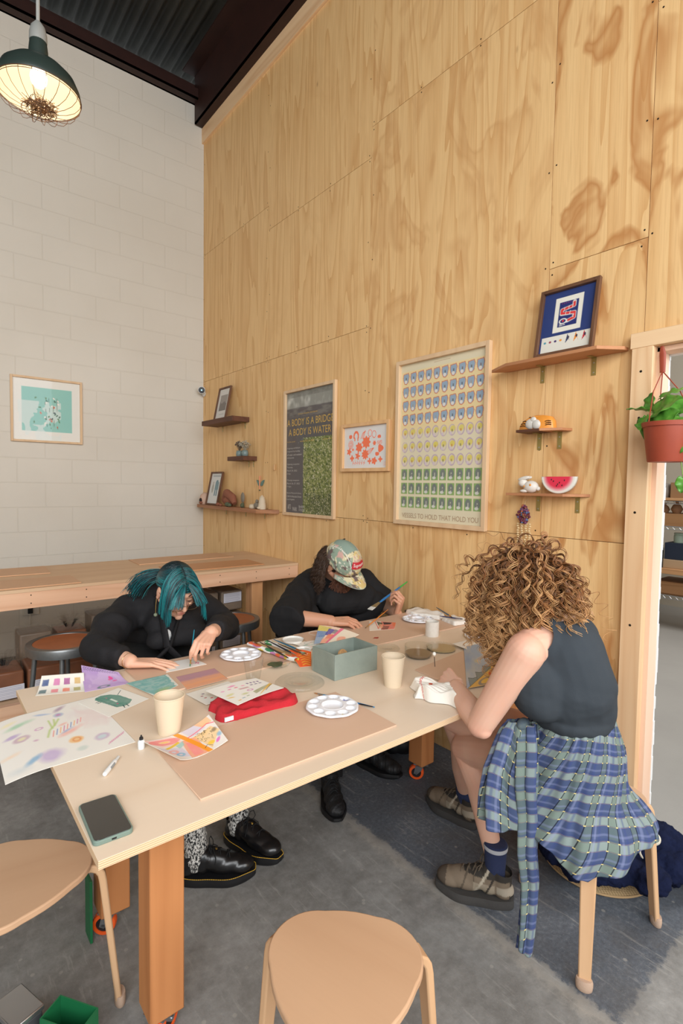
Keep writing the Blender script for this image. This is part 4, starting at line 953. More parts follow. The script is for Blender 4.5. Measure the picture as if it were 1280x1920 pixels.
# ================================================================ on the table
ZB = T+.0003; BTH = .005; ZM = T+BTH+.0006      # board top
BRD = wood('tan_mdf_board', (218, 184, 158), (206, 168, 140), 'X', rings=2, stretch=2, contrast=.22, fine=30, rough=.5)
GBT = 'tan hardboard work mats on the table'
def tboard(label, pts): return board(label, pts, ZB, GBT, BTH, BRD)
tboard('large tan hardboard mat in the foreground under the white paint palette', [(.478, 1.073), (1.085, 1.070), (1.095, 1.372), (.480, 1.378)])
tboard('tan hardboard mat under the hands of the teal-haired person', [(.60, 1.703), (1.168, 1.722), (1.160, 2.028), (.595, 2.010)])
tboard('tan hardboard mat under the painting of the person in the cap', [(1.345, 1.690), (2.20, 1.655), (2.215, 2.020), (1.36, 2.025)])
tboard('tan hardboard mat under the yellow painting near the curly hair', [(1.455, 1.135), (2.09, 1.150), (2.07, 1.425), (1.475, 1.362)])
def paper(name, label, pts, cv, z=None, curl=None, thick=.0006, cat='painting', group=None, seat=0):
    "pts: bottom left, bottom right, top right, top left on the table (x, y)"
    z = ZB if z is None else z
    P = [(x, y, z+thick) for x, y in pts] if len(pts[0]) == 2 else pts
    o = sheet(name, cv, quadfn(*P, curl=curl), MAT_PAINT, thick=thick); return tag(o, label, cat, group)
GP = 'small watercolour paintings on the table'
# big sheet of doodles, overhanging the left edge
cv = Canvas(1, .74, 230, (240, 237, 230), 1)
W1 = (196, 170, 210)
cv.ell(.22, .60, .17, .035, (150, 205, 165), .8, 12, .7, .5); cv.ell(.14, .655, .10, .03, (244, 232, 170), .7, 12, .8, .4); cv.ell(.45, .66, .12, .018, (150, 178, 222), .8, -12, .7, .5)
cv.ell(.62, .685, .10, .03, (150, 110, 150), .75, 25, .8, .5); cv.ell(.58, .60, .062, .036, (176, 190, 212), .9, 5, .4, .2); cv.ell(.58, .60, .034, .02, (206, 120, 176), .8, 5, .6, .2)
cv.ell(.13, .47, .09, .03, (178, 150, 206), .85, 10, .6, .4); cv.ell(.20, .41, .085, .045, (196, 160, 180), .85, 8, .3, .3); cv.ell(.20, .41, .045, .024, (240, 236, 190), .9, 8, .5, .3)
cv.ell(.36, .475, .032, .014, (212, 160, 200), .8, 8, .3, .2, .4); cv.ell(.30, .34, .035, .018, (196, 130, 176), .7, 0, .6, .5)
for pts in ([(.40, .34), (.44, .42), (.50, .47), (.52, .55)], [(.47, .44), (.47, .55)], [(.50, .47), (.56, .54)]): cv.line(pts, .032, (190, 210, 130), .85, .9)
cv.ell(.60, .34, .16, .035, (246, 150, 130), .7, 18, .8, .7); cv.ell(.57, .36, .10, .018, (120, 150, 210), .7, 22, .8, .7)
for k in range(9): cv.line([(.44+.035*k, .33+.012*k), (.47+.035*k, .40+.010*k)], .014, [(240, 130, 120), (90, 130, 200), (250, 170, 80), (206, 90, 160)][k % 4], .85, .8)
cv.ell(.57, .455, .06, .018, (244, 170, 150), .7, 14, .8, .4); cv.ell(.60, .22, .072, .045, (246, 186, 90), .9, 6, .3, .3); cv.ell(.60, .22, .03, .02, (226, 140, 90), .7, 6, .6, .3, .4)
cv.ell(.80, .17, .085, .048, (200, 178, 204), .9, 8, .3, .3); cv.ell(.80, .17, .05, .026, (206, 226, 228), .9, 8, .4, .3); cv.ell(.60, .10, .065, .034, (200, 214, 206), .8, 4, .5, .3)
cv.ell(.36, .12, .13, .085, (188, 160, 214), .85, 10, .5, .3); cv.ell(.23, .13, .10, .035, (120, 176, 214), .85, 28, .6, .4); cv.ell(.08, .25, .10, .03, (246, 214, 180), .7, 10, .8, .5); cv.ell(.12, .07, .12, .05, (206, 216, 220), .7, 0, .9, .4)
cv.rect(.70, .30, 1.0, .66, (232, 196, 196), .65, .12, .08, .7); cv.rect(.60, .48, .80, .62, (226, 206, 216), .5, .1, .08, .7)
for k in range(10): cv.line([(.80+.018*k, .06+.008*k), (.825+.018*k, .085+.008*k)], .01, (222, 150, 180), .7)
paper('painting', 'largest watercolour sheet of pastel blobs and circles, hanging over the left table edge', [(.150, 1.425), (.452, 1.432), (.437, 1.822), (.158, 1.800)], cv,
      curl=lambda u, v: np.where(u < .33, -.010*((.33-u)/.33)**2, 0)+.0, group=None)
# colour swatches, curled up
cv = Canvas(1, .42, 110, (240, 237, 228), 2)
for i, (a, c) in enumerate(((.12, (36, 76, 140)), (.37, (214, 110, 176)), (.60, (170, 76, 150)), (.84, (214, 172, 88)))): cv.rect(a-.07, .24, a+.08, .36, c, .95, .02, .01, .25)
for i, (a, c) in enumerate(((.11, (56, 104, 116)), (.36, (238, 126, 140)), (.60, (240, 130, 100)), (.83, (176, 168, 88)))): cv.rect(a-.08, .06, a+.08, .17, c, .95, .02, .01, .25)
tz = ZB+.0008
paper('painting', 'curled card of eight colour swatches, blue, pink and orange, at the far left corner', [tuple(at(66, 1305, z=tz+.001)), tuple(at(160, 1296, z=tz+.001)), tuple(at(157, 1261, z=tz+.030)), tuple(at(78, 1267, z=tz+.030))], cv, curl=lambda u, v: -.010*np.sin(np.pi*v))
cv = Canvas(1, .62, 120, (206, 180, 222), 3)
cv.put(cv.n(3, 4, 14), (176, 140, 206), .7); cv.rect(0, .0, 1, .12, (214, 180, 222), .6, .05, .1); cv.put((cv.n(4, 3) > .55)*1.0, (222, 200, 232), .4)
for k in range(14):
    a = .04+k*.065; cv.line([(a, .58), (a+.03, .54), (a+.065, .58), (a+.03, .60), (a, .57)], .008, (64, 54, 110), .9)
    cv.line([(a, .545), (a+.04, .52), (a+.06, .545)], .007, (64, 54, 110), .9)
cv.ell(.68, .36, .06, .07, (232, 70, 150), .95, 0, .3, .3); cv.ell(.62, .30, .04, .04, (232, 80, 150), .9, 0, .4, .4); cv.ell(.74, .26, .08, .03, (226, 90, 160), .9, 20, .4, .6); cv.ell(.42, .07, .12, .035, (90, 130, 120), .9, 6, .4, .3, .4)
paper('painting', 'purple watercolour with a pink bird and looping blue border, propped against the swatches', [tuple(at(159, 1298, z=tz+.001)), tuple(at(245, 1281, z=tz+.001)), tuple(at(222, 1260, z=tz+.014)), tuple(at(152, 1247, z=tz+.038))], cv, curl=lambda u, v: -.006*np.sin(np.pi*v))
# green bus
cv = Canvas(1, .86, 130, (240, 237, 228), 4); G1 = (66, 138, 122)
cv.poly([(.08, .30), (.16, .24), (.78, .30), (.86, .42), (.84, .54), (.74, .66), (.34, .64), (.16, .56), (.06, .42)], G1, .96, .25)
cv.rect(.36, .42, .58, .47, (226, 236, 226), .95); cv.ell(.66, .40, .03, .02, (210, 90, 140), .9, 0, .4); cv.ell(.26, .42, .025, .018, (210, 100, 140), .8, 0, .4)
cv.line([(.30, .64), (.16, .80)], .016, (40, 80, 84)); cv.line([(.28, .26), (.28, .19)], .022, (40, 90, 86)); cv.line([(.34, .26), (.34, .19)], .022, (40, 90, 86)); cv.line([(.82, .48), (.93, .46)], .022, (40, 90, 86)); cv.line([(.80, .42), (.92, .38)], .022, (40, 90, 86))
cv.line([(.10, .30), (.8, .32)], .012, (40, 96, 90), .7)
paper('painting', 'watercolour of a round green bus on white paper', [(.389, 1.632+.163), (.432, 1.630), (.580, 1.698), (.530, 1.850)][0:1]+[(.436, 1.632), (.578, 1.696), (.527, 1.850)], cv, z=ZB+.0014, group=None)
# teal wash
cv = Canvas(1, .8, 120, (150, 196, 190), 5); cv.put(cv.n(5, 4, 9), (96, 160, 160), .7); cv.ell(.45, .08, .4, .14, (176, 196, 120), .8, 0, .8, .4); cv.put((cv.n(6, 3, 18) > .56)*1.0, (190, 210, 204), .4)
cv.rect(.92, 0, 1.1, .9, (236, 232, 222), .9, .12, .01); cv.rect(-.1, -.1, .03, .2, (236, 232, 222), .9, .1, .01)
paper('painting', 'teal watercolour wash with green ground, behind the near paper cup', [(.598, 1.690), (.694, 1.742), (.703, 1.866), (.556, 1.866)], cv, z=ZM)
cv = Canvas(1, .8, 110, (232, 170, 130), 6); cv.rect(-.1, .40, 1.1, 1, (168, 136, 160), .85, .05, .12); cv.put(cv.n(2, 3, 18), (206, 150, 140), .45); cv.rect(-.1, .1, 1.1, .3, (240, 168, 116), .6, .05, .1)
paper('painting', 'orange and mauve sunset wash on the hardboard mat', [(.702, 1.684), (.858, 1.692), (.866, 1.822), (.716, 1.820)], cv, z=ZM)
cv = Canvas(1, .5, 90, (238, 236, 230), 7)
cv.line([(.70, .16), (.74, .24), (.78, .16)], .02, (236, 110, 60), .9); cv.line([(.80, .14), (.86, .22), (.86, .12), (.92, .20)], .022, (214, 50, 110), .9)
paper('painting', 'small white card with pink marks being painted under the turquoise brush', [(.705, 1.885), (.863, 1.882), (.852, 1.985), (.745, 1.988)], cv, z=ZM)
# dots card
cv = Canvas(1, .85, 100, (240, 236, 226), 8)
for i, (a, c) in enumerate(((200, (190, 60, 60)), (165, (160, 50, 90)), (135, (90, 60, 120)), (100, (50, 110, 190)), (65, (40, 60, 170)), (30, (40, 40, 60)), (0, (150, 90, 60)), (230, (206, 60, 50)))): cv.ell(.46+.30*math.cos(R_(a)), .42+.22*math.sin(R_(a)), .035, .03, c, .95, 0, .3, .3)
paper('painting', 'white card with a ring of small colour dots, partly under the striped test sheet', [(.700, 1.530), (.872, 1.572), (.853, 1.684), (.688, 1.664)], cv, z=ZB+.0006, curl=lambda u, v: .005*(1-u)**3*(1-v))
# red towel folded with the test sheet on it
TOW = plain('red_terry', (206, 40, 52), .95, bmp=1.0, bs=420)
def soft_slab(name, outline, z0, h, mat, parent=None, seed=0, wob=.004, res=46, top=None, edge=.018):
    "a folded cloth: a flat-topped mound with rounded edge over a closed outline"
    rng = np.random.default_rng(seed); P = np.array(outline); c = P.mean(0); n = len(P)
    ang = np.linspace(0, 2*np.pi, 97)[:-1]; d = np.hypot(*(np.roll(P, -1, 0)-P).T); s_ = np.concatenate([[0], np.cumsum(d)]); tt = np.linspace(0, s_[-1], 97)[:-1]; Pc = np.vstack([P, P[:1]])
    bx = np.interp(tt, s_, Pc[:, 0]); by = np.interp(tt, s_, Pc[:, 1])
    for _ in range(3): bx = (np.roll(bx, 1)+2*bx+np.roll(bx, -1))/4; by = (np.roll(by, 1)+2*by+np.roll(by, -1))/4
    bx += rng.normal(0, .0008, 96); by += rng.normal(0, .0008, 96)
    V = []; rings = np.linspace(1, 0, 18); R0 = max(np.hypot(bx-c[0], by-c[1]))
    ph = rng.uniform(0, 6.28, 4)
    for r in rings:
        x = c[0]+(bx-c[0])*r; y = c[1]+(by-c[1])*r; dd = (1-r)*np.hypot(bx-c[0], by-c[1]); q = np.clip(dd/edge, 0, 1); hh = h*np.sqrt(1-(1-q)**2)
        f = wob*(np.sin(x*60+ph[0]+2*np.sin(y*30))+.6*np.sin(y*85+ph[1]+np.sin(x*50)))*q
        if top is not None: hh = hh*top(x, y)
        V.append(np.stack([x, y, z0+np.maximum(hh+f, .0006)], 1))
    V0 = np.stack([bx, by, np.full(96, z0)], 1); V = [V0]+V; V = np.concatenate(V); F = []
    for i in range(len(rings)):
        for k in range(96): a = i*96+k; b_ = i*96+(k+1) % 96; F.append((a, b_, b_+96, a+96))
    return npmesh(name, V, F, mat, parent)
tw = soft_slab('folded_towel', [(.690, 1.505), (.705, 1.455), (.680, 1.440), (.688, 1.392), (.80, 1.378), (.93, 1.362), (.958, 1.395), (.968, 1.43), (.93, 1.54), (.895, 1.575), (.78, 1.55)], ZB, .021, TOW, None, 3, .0018, edge=.007)
rngt = np.random.default_rng(8); tp_ = []
for v_ in tw.data.vertices:      # creases along the fold and a soft ridge
    x, y = v_.co.x, v_.co.y; k_ = min(1, v_.co.z/.015); v_.co.z += k_*(.0035*math.sin((y+.25*x)*95+2*math.sin(x*30))+.002*math.sin((y*.4-x)*140)+.003*math.exp(-((y+.12*x)/.012)**2)); v_.co.y += .004*math.sin(x*46)*k_; v_.co.z = max(v_.co.z, .0002)
obj('care_label', MB().box(.694, .722, 1.388, 1.392, T+.004, T+.016), plain('white_label', (230, 230, 232), .7), tw)
tag(tw, 'folded red terry towel under the painted test sheet', 'towel')
cv = Canvas(1, .86, 130, (242, 238, 230), 9)
for i in range(4): cv.ell(.16+.13*i, .60, .045, .03, [(236, 150, 200), (232, 80, 160), (230, 60, 120), (240, 150, 180)][i], .9, 0, .4, .4)
cv.ell(.40, .70, .10, .04, (238, 120, 180), .8, 8, .6, .5); cv.rect(.40, .44, .60, .52, (200, 120, 130), .8, .03, .02, .3)
for i in range(4): cv.rect(.66+.07*i, .62, .70+.07*i, .68, (110, 60, 130), .9)
for i in range(3): cv.rect(.66+.09*i, .52, .72+.09*i, .56, (90, 60, 120), .8)
cv.ell(.16, .40, .10, .05, (214, 206, 110), .8, 10, .6, .4); cv.ell(.10, .30, .08, .03, (236, 190, 60), .9, -20, .5, .4); cv.ell(.36, .26, .09, .05, (196, 196, 120), .8, 0, .6, .4); cv.ell(.52, .34, .05, .035, (206, 120, 176), .9, 0, .3, .3, .35)
for i in range(3): cv.rect(.1+.1*i, .10+.02*i, .17+.1*i, .14+.02*i, [(236, 180, 70), (160, 180, 190), (150, 170, 120)][i], .8, .02, .01)
cv.poly([(.48, .12), (.92, .30), (.97, .40), (.50, .24)], (150, 150, 90), .85, .5); cv.poly([(.46, .02), (1, .34), (1, .44), (.90, .36)], (238, 184, 50), .9, .3); cv.line([(.70, .14), (.99, .36)], .02, (70, 60, 40), .7)
o = paper('painting', 'paint test sheet with pink, purple and yellow swatches lying on the red towel', [(.748, 1.412, ZB+.033), (.935, 1.444, ZB+.033), (.905, 1.578, ZB+.033), (.722, 1.590, ZB+.028)], cv, curl=lambda u, v: .004*np.sin(np.pi*u))
# bright collage card in front
cv = Canvas(1, .62, 170, (238, 230, 222), 10)
cv.poly([(.02, .60), (.40, .60), (.44, .40), (.10, .38)], (250, 196, 190), .8, .4); cv.ell(.24, .50, .16, .055, (244, 120, 120), .85, 0, .25, .3, .5); cv.ell(.24, .50, .10, .03, (252, 206, 90), .9, 0, .5, .3)
cv.poly([(.0, .36), (.12, .10), (.30, .05), (.34, .30)], (214, 206, 226), .9, .4); cv.ell(.14, .22, .07, .035, (240, 170, 160), .9, 20, .4, .5, .5); cv.ell(.18, .14, .06, .03, (130, 190, 216), .9, 10, .4, .5, .5)
cv.poly([(.26, .02), (.44, .42), (.66, .40), (.60, .0)], (250, 150, 96), .9, .3); cv.poly([(.34, .04), (.46, .36), (.56, .3), (.52, .04)], (252, 120, 150), .6, .5)
cv.poly([(.10, .33), (.40, .44), (.40, .40), (.12, .30)], (236, 200, 60), .95); cv.poly([(.30, .36), (.46, .42), (.42, .33), (.30, .28)], (160, 206, 200), .8)
cv.poly([(.44, .62), (.52, .62), (.68, .0), (.58, .0)], (252, 160, 36), .95); cv.poly([(.20, .0), (1, .12), (1, .0)], (252, 178, 60), .0)
cv.poly([(.56, .62), (.80, .62), (.86, .46), (.60, .42)], (216, 208, 226), .9, .3); cv.poly([(.76, .62), (.96, .62), (.98, .48), (.82, .50)], (252, 186, 110), .9, .4); cv.line([(.56, .44), (.90, .50), (.99, .44)], .02, (246, 90, 110), .9)
cv.poly([(.62, .40), (.92, .42), (1, .26), (.70, .04)], (250, 206, 130), .9, .4); cv.ell(.76, .14, .07, .04, (250, 206, 30), .95, 0, .3, .3); cv.ell(.88, .12, .08, .03, (232, 90, 190), .9, 30, .4, .4)
cv.ell(.95, .20, .06, .05, (90, 170, 206), .8, 20, .6, .4); cv.ell(.93, .32, .06, .05, (70, 70, 70), .8, 20, .6, .6)
rg = random.Random(5)
for k in range(46):
    x, y = .66+rg.random()*.22, .20+rg.random()*.22; cv.line([(x, y), (x+rg.uniform(-.03, .03), y+rg.uniform(-.04, .04))], .007, (40, 34, 30), .9)
cv.line([(.60, .10), (.68, .14), (.74, .08)], .010, (60, 40, 30), .9)
paper('painting', 'curled bright orange and pink abstract card in the foreground, its corners lifted', [(.497, 1.236), (.640, 1.262), (.650, 1.404), (.452, 1.392)], cv, z=ZM,
      curl=lambda u, v: .020*(2*np.abs(u-.42))**2.2*(.35+.65*np.where(u > .42, v, 1)), thick=.0008)

# ---- cups
CUPM = plain('bamboo_paper_cup', (224, 205, 177), .6, bmp=.03, bs=200)
def paper_cup(label, x, y):
    t_ = thing('paper_cup', label, 'cup', (x, y, ZB), 0, 'pale paper cups on the table')
    obj('cup_wall', MB().lathe([(.0001, .006), (.0285, .006), (.0285, .0), (.0300, .0), (.0418, .104), (.0408, .104), (.0292, .008), (.0001, .008)], 56), CUPM, t_, world=False)
    obj('rolled_rim', MB().lathe([(.0413+.0019*math.cos(a), .1055+.0019*math.sin(a)) for a in np.linspace(0, 2*math.pi, 11)[:-1]], 56, closed=True), CUPM, t_, world=False)
    return t_
c1 = paper_cup('near paper cup, standing between the green bus and orange card paintings', .545, 1.434)
dup(c1, (1.300, 1.305, ZB), 0, 'far paper cup, standing in front of the grey-green box')
CLR = glassy('clear_plastic', (252, 253, 253), .06, 1.4, .02, .45)
CLRg = glassy('clear_glass', (250, 251, 250), .03, 1.5, .02, .5)
pc = thing('plastic_cup', 'clear ribbed plastic cup beside the left white palette', 'cup', (.930, 1.640, ZB))
obj('cup_wall', MB().lathe([(.0001, .001), (.022, .001), (.0230, .003), (.026, .012), (.0262, .016), (.0355, .078), (.0375, .080), (.0375, .082), (.0350, .081), (.0252, .016), (.021, .003), (.0001, .003)], 48), CLR, pc, world=False)
# ---- clear dome lids
def lidm(label, x, y, r, h, z=ZB, mat=CLR, name='clear_tray', cat='tray'):
    o = obj(name, MB().lathe([(r, 0), (r*1.0, .003), (r*.96, .004), (r*.95, h*.6), (r*.90, h), (r*.62, h*.9), (r*.58, h*.55), (r*.30, h*.5), (r*.28, h*.42), (.0001, h*.42)], 56, 0, Matrix.Translation((x, y, z))), mat); return tag(o, label, cat)
lidm('large clear flat plastic tray beside the grey-green box', 1.050, 1.520, .088, .012)
w1 = thing('paint_dish', 'clear lid holding a pool of dark green paint, near the left palette', 'dish', (1.075, 1.722, ZM))
obj('dish', MB().lathe([(.0001, .001), (.050, .001), (.055, .008), (.057, .008), (.052, 0), (.0001, 0)][::-1], 48), CLR, w1, world=False)
gp = []
for k in range(40): a = 2*math.pi*k/40; r = .030*(1+.12*math.sin(3*a+1)+.08*math.sin(5*a)); gp.append((r*math.cos(a), r*.9*math.sin(a)))
obj('green_paint', MB().prism(gp, .0012, .0026), plain('dark_green_paint', (70, 92, 66), .25, var=.3, vs=60), w1, world=False)
w2 = thing('water_jar', 'low clear glass dish of murky brown paint water behind the far paper cup', 'dish', (1.610, 1.470, ZB))
obj('glass_wall', MB().lathe([(.0001, .004), (.048, .004), (.054, .010), (.056, .048), (.0575, .048), (.0560, .008), (.050, 0), (.0001, 0)], 56), CLRg, w2, world=False)
obj('paint_water', MB().lathe([(.0001, .0045), (.0478, .0045), (.0535, .0105), (.0540, .017), (.0001, .017)], 48), plain('murky_water', (142, 118, 94), .12), w2, world=False)
w3 = thing('glass_petri_dish', 'shallow clear dish with yellowish water near the curly hair', 'dish', (1.760, 1.475, ZB))
obj('glass_wall', MB().lathe([(.0001, .003), (.060, .003), (.063, .016), (.065, .016), (.062, 0), (.0001, 0)], 56), CLRg, w3, world=False)
obj('paint_water', MB().lathe([(.0001, .0035), (.0595, .0035), (.0605, .008), (.0001, .008)], 48), plain('yellow_water', (180, 158, 120), .12), w3, world=False)
lidm('small clear plastic tray behind the grey-green box corner', 1.575, 1.62, .055, .010)
# ---- palettes
PAL_M = plain('white_plastic_palette', (240, 241, 246), .3)
def palette_mesh():
    R = .0835; nr, na = 60, 160; V = []; F = []
    for i in range(nr+1):
        r = R*i/nr
        for k in range(na):
            a = 2*math.pi*k/na; rr = r*(1+(.012*math.cos(10*a) if i > nr*.9 else 0)); x, y = rr*math.cos(a), rr*math.sin(a)
            z = .011
            q = r/.031; z -= .0085*min(1, max(0, (1.08-q)*6)) if q < 1.08 else 0
            if abs(q-1.16) < .12: z += .0012*(1-abs(q-1.16)/.12)
            for w_ in range(10):
                b_ = 2*math.pi*w_/10; d = math.hypot(x-.062*math.cos(b_), y-.062*math.sin(b_))/.0155
                if d < 1: z -= .0085*math.sqrt(1-d*d)**.8
            if r > R*.955: z = .0112-.0050*((r-R*.955)/(R*.045))**1.6
            V.append((x, y, max(z, 0)+.0004))
    for i in range(nr):
        for k in range(na): a = i*na+k; b_ = i*na+(k+1) % na; F.append((a, a+na, b_+na, b_))
    return V, F
PV, PF = palette_mesh(); rng = np.random.default_rng(4)
def palette(label, x, y, z, rz, dabs, smear=None):
    t_ = thing('paint_palette', label, 'palette', (x, y, z), rz, 'round white ten-well paint palettes')
    C_ = np.tile(lin((240, 241, 246)), (len(PV), 1)); A = np.array(PV); r_ = np.random.default_rng(int(x*100))
    for (dx, dy, rr, c, al) in dabs:
        d = np.hypot(A[:, 0]-dx, A[:, 1]-dy)*(1+.25*np.sin(np.arctan2(A[:, 1]-dy, A[:, 0]-dx)*5)); m = np.clip((rr-d)/(rr*.35), 0, 1)[:, None]*al; C_ = C_*(1-m)+lin(c)*m
    o = npmesh('tray', PV, PF, PALV, t_, world=False, col=C_); q = o.modifiers.new('t', 'SOLIDIFY'); q.thickness = .0011; q.offset = -1; return t_
PALV = vcol('palette_plastic', .3, .5)
wl_ = lambda k, r=.062: (r*math.cos(2*math.pi*k/10), r*math.sin(2*math.pi*k/10))
def wells(lst): return [(*wl_(k), rr, c, a) for k, rr, c, a in lst]
palette('clean white round palette on the foreground hardboard mat', 1.003, 1.272, ZM, .2, wells([(0, .012, (80, 90, 160), .8), (1, .008, (150, 160, 200), .5), (7, .006, (214, 190, 60), .9), (3, .01, (220, 222, 232), .6)]))
palette('white round palette beside the clear plastic cup, one well with blue paint', 1.015, 1.892, ZM, .9, wells([(5, .010, (50, 60, 130), .9), (4, .005, (90, 90, 150), .8), (8, .012, (214, 216, 220), .8)]))
palette('used white round palette with dried brown paint near the white mug', 2.035, 1.865, ZM, .3, wells([(k, .016, [(170, 130, 110), (206, 196, 190), (190, 120, 100), (214, 190, 170), (150, 130, 120)][k % 5], .55) for k in range(10)])+[(0, 0, .028, (206, 190, 184), .6), (-.005, -.01, .014, (190, 90, 70), .9)])
palette('paint-stained round palette half hidden below the curly hair', 2.055, 1.475, ZB, .3, wells([(k, .017, [(90, 90, 130), (160, 120, 100), (120, 130, 150), (190, 160, 130), (80, 70, 80)][k % 5], .7) for k in range(10)])+[(0, 0, .03, (170, 160, 165), .6)])
# ---- grey green box
BOXM = plain('grey_green_painted_wood', (146, 156, 146), .6, c2=(126, 138, 129), vs=9, bmp=.1, bs=40)
bx = thing('storage_box', 'open grey-green painted wooden box in the middle of the table', 'box', (1.262, 1.527, ZB), R_(-.5))
bw, bd, bh, bt = .206/2, .140/2, .094, .006
for nm, a in (('side_panel', (-bw, bw, -bd, -bd+bt)), ('side_panel', (-bw, bw, bd-bt, bd)), ('end_panel', (-bw, -bw+bt, -bd+bt+.0004, bd-bt-.0004)), ('end_panel', (bw-bt, bw, -bd+bt+.0004, bd-bt-.0004))):
    obj(nm, MB().box(*a, 0, bh), BOXM, bx, world=False, bevel=.001)
obj('floor_panel', MB().box(-bw+bt+.0004, bw-bt-.0004, -bd+bt+.0004, bd-bt-.0004, 0, .006), BOXM, bx, world=False)
ct = Vector((1.37, 1.66, ZB+.045)); M = Matrix.Translation(ct) @ Euler((R_(-52), R_(12), .3)).to_matrix().to_4x4()
o = obj('cork_disc', MB().lathe([(.0001, -.006), (.034, -.006), (.036, -.004), (.036, .004), (.034, .006), (.0001, .006)], 32, 0, Matrix.Translation((1.262, 1.530, ZB+.044)) @ Euler((R_(62), 0, .45)).to_matrix().to_4x4()), plain('cork', (206, 160, 108), .8, var=.25, vs=60)); tag(o, 'round cork disc leaning inside the grey-green box', 'disc')
# ---- white mug
SPL = plain('speckled_white_enamel', (236, 232, 224), .4, c2=(226, 220, 210), vs=50)
mg = thing('white_mug', 'small paint-spattered white cup without handle, in front of the used palette', 'cup', (1.888, 1.640, ZB))
obj('wall', MB().lathe([(.0001, .004), (.0285, .004), (.029, 0), (.0305, 0), (.0318, .004), (.0318, .070), (.0298, .070), (.0285, .008), (.0001, .008)], 48), SPL, mg, world=False)
mb = MB(); rng2 = random.Random(4)
for k in range(16):
    a = rng2.uniform(0, 6.28); z = rng2.uniform(.03, .071); s_ = rng2.uniform(.001, .0032); mb.ball((.0318*math.cos(a), .0318*math.sin(a), z), (s_, s_, s_*.8), 0, 6, 4)
mgw = mg.children[0]; 
# ---- brushes
def brush(label, p0, p1, body, tip, ferrule=(190, 190, 186), r=.0036, flat=False, bl=.016, fl=.022, wtip=None, group='paint brushes lying on the table', z_ok=True, body2=None, own=True, name='paint_brush'):
    "p0 bristle tip, p1 end of the handle"
    p0 = Vector(p0); p1 = Vector(p1); d = (p1-p0).normalized(); L = (p1-p0).length
    t_ = thing(name, label, 'brush', tuple(p0), 0, group)
    a = p0+d*bl; b_ = a+d*fl
    h = obj('handle', MB().tube([b_, b_+(p1-b_)*.15, b_+(p1-b_)*.35, b_+(p1-b_)*.8, p1], [r*.8, r*1.15, r*1.0, r*.7, r*.45], 12), plain('lacquer_'+label[:12], body, .3, coat=.4), t_)
    if body2: obj('coloured_end', MB().tube([b_+(p1-b_)*.72, p1+d*.001], [r*.82, r*.52], 12), plain('lacquer_end', body2, .3), t_)
    if flat:
        n_ = Vector((0, 0, 1)); s_ = d.cross(n_).normalized(); n_ = s_.cross(d); w = wtip or .012
        def ribbon(q0, q1, w0, w1, th, mat, nm):
            vs = [q0+s_*w0+n_*th, q0-s_*w0+n_*th, q0-s_*w0-n_*th, q0+s_*w0-n_*th, q1+s_*w1+n_*th, q1-s_*w1+n_*th, q1-s_*w1-n_*th, q1+s_*w1-n_*th]
            obj(nm, MB().add(vs, [(0, 3, 2, 1), (4, 5, 6, 7), (0, 1, 5, 4), (1, 2, 6, 5), (2, 3, 7, 6), (3, 0, 4, 7)]), mat, t_, bevel=.0005)
        ribbon(a, b_, w, r*1.1, .0022, plain('ferrule_metal', ferrule, .3, .9), 'ferrule'); ribbon(p0, a, w*.98, w, .0020, plain('bristles', tip, .9), 'bristles')
    else:
        obj('ferrule', MB().tube([a, b_], [r*.72, r*.85], 12), plain('ferrule_metal', ferrule, .3, .9), t_)
        obj('bristles', MB().tube([p0, p0+d*bl*.4, a], [r*.12, r*.62, r*.70], 10), plain('bristles', tip, .9), t_)
    return t_
BL = (24, 132, 190)
zb = ZB+.004
def tp(px, py, z=None): return at(px, py, z=zb if z is None else z)
brush('long light-blue handled brush with wide bristles, behind the clean palette', tp(588, 1299), tp(702, 1326), BL, (170, 120, 76), r=.0034)
brush('black-tipped blue brush crossing the clean palette edge', tp(596, 1303), tp(698, 1325, zb+.004), (20, 110, 176), (150, 104, 66), body2=(20, 22, 30), r=.0026)
brush('short blue flat brush behind the clean palette, tucked lowest', tp(600, 1306), tp(672, 1327), (40, 140, 196), (196, 160, 110), r=.0036)
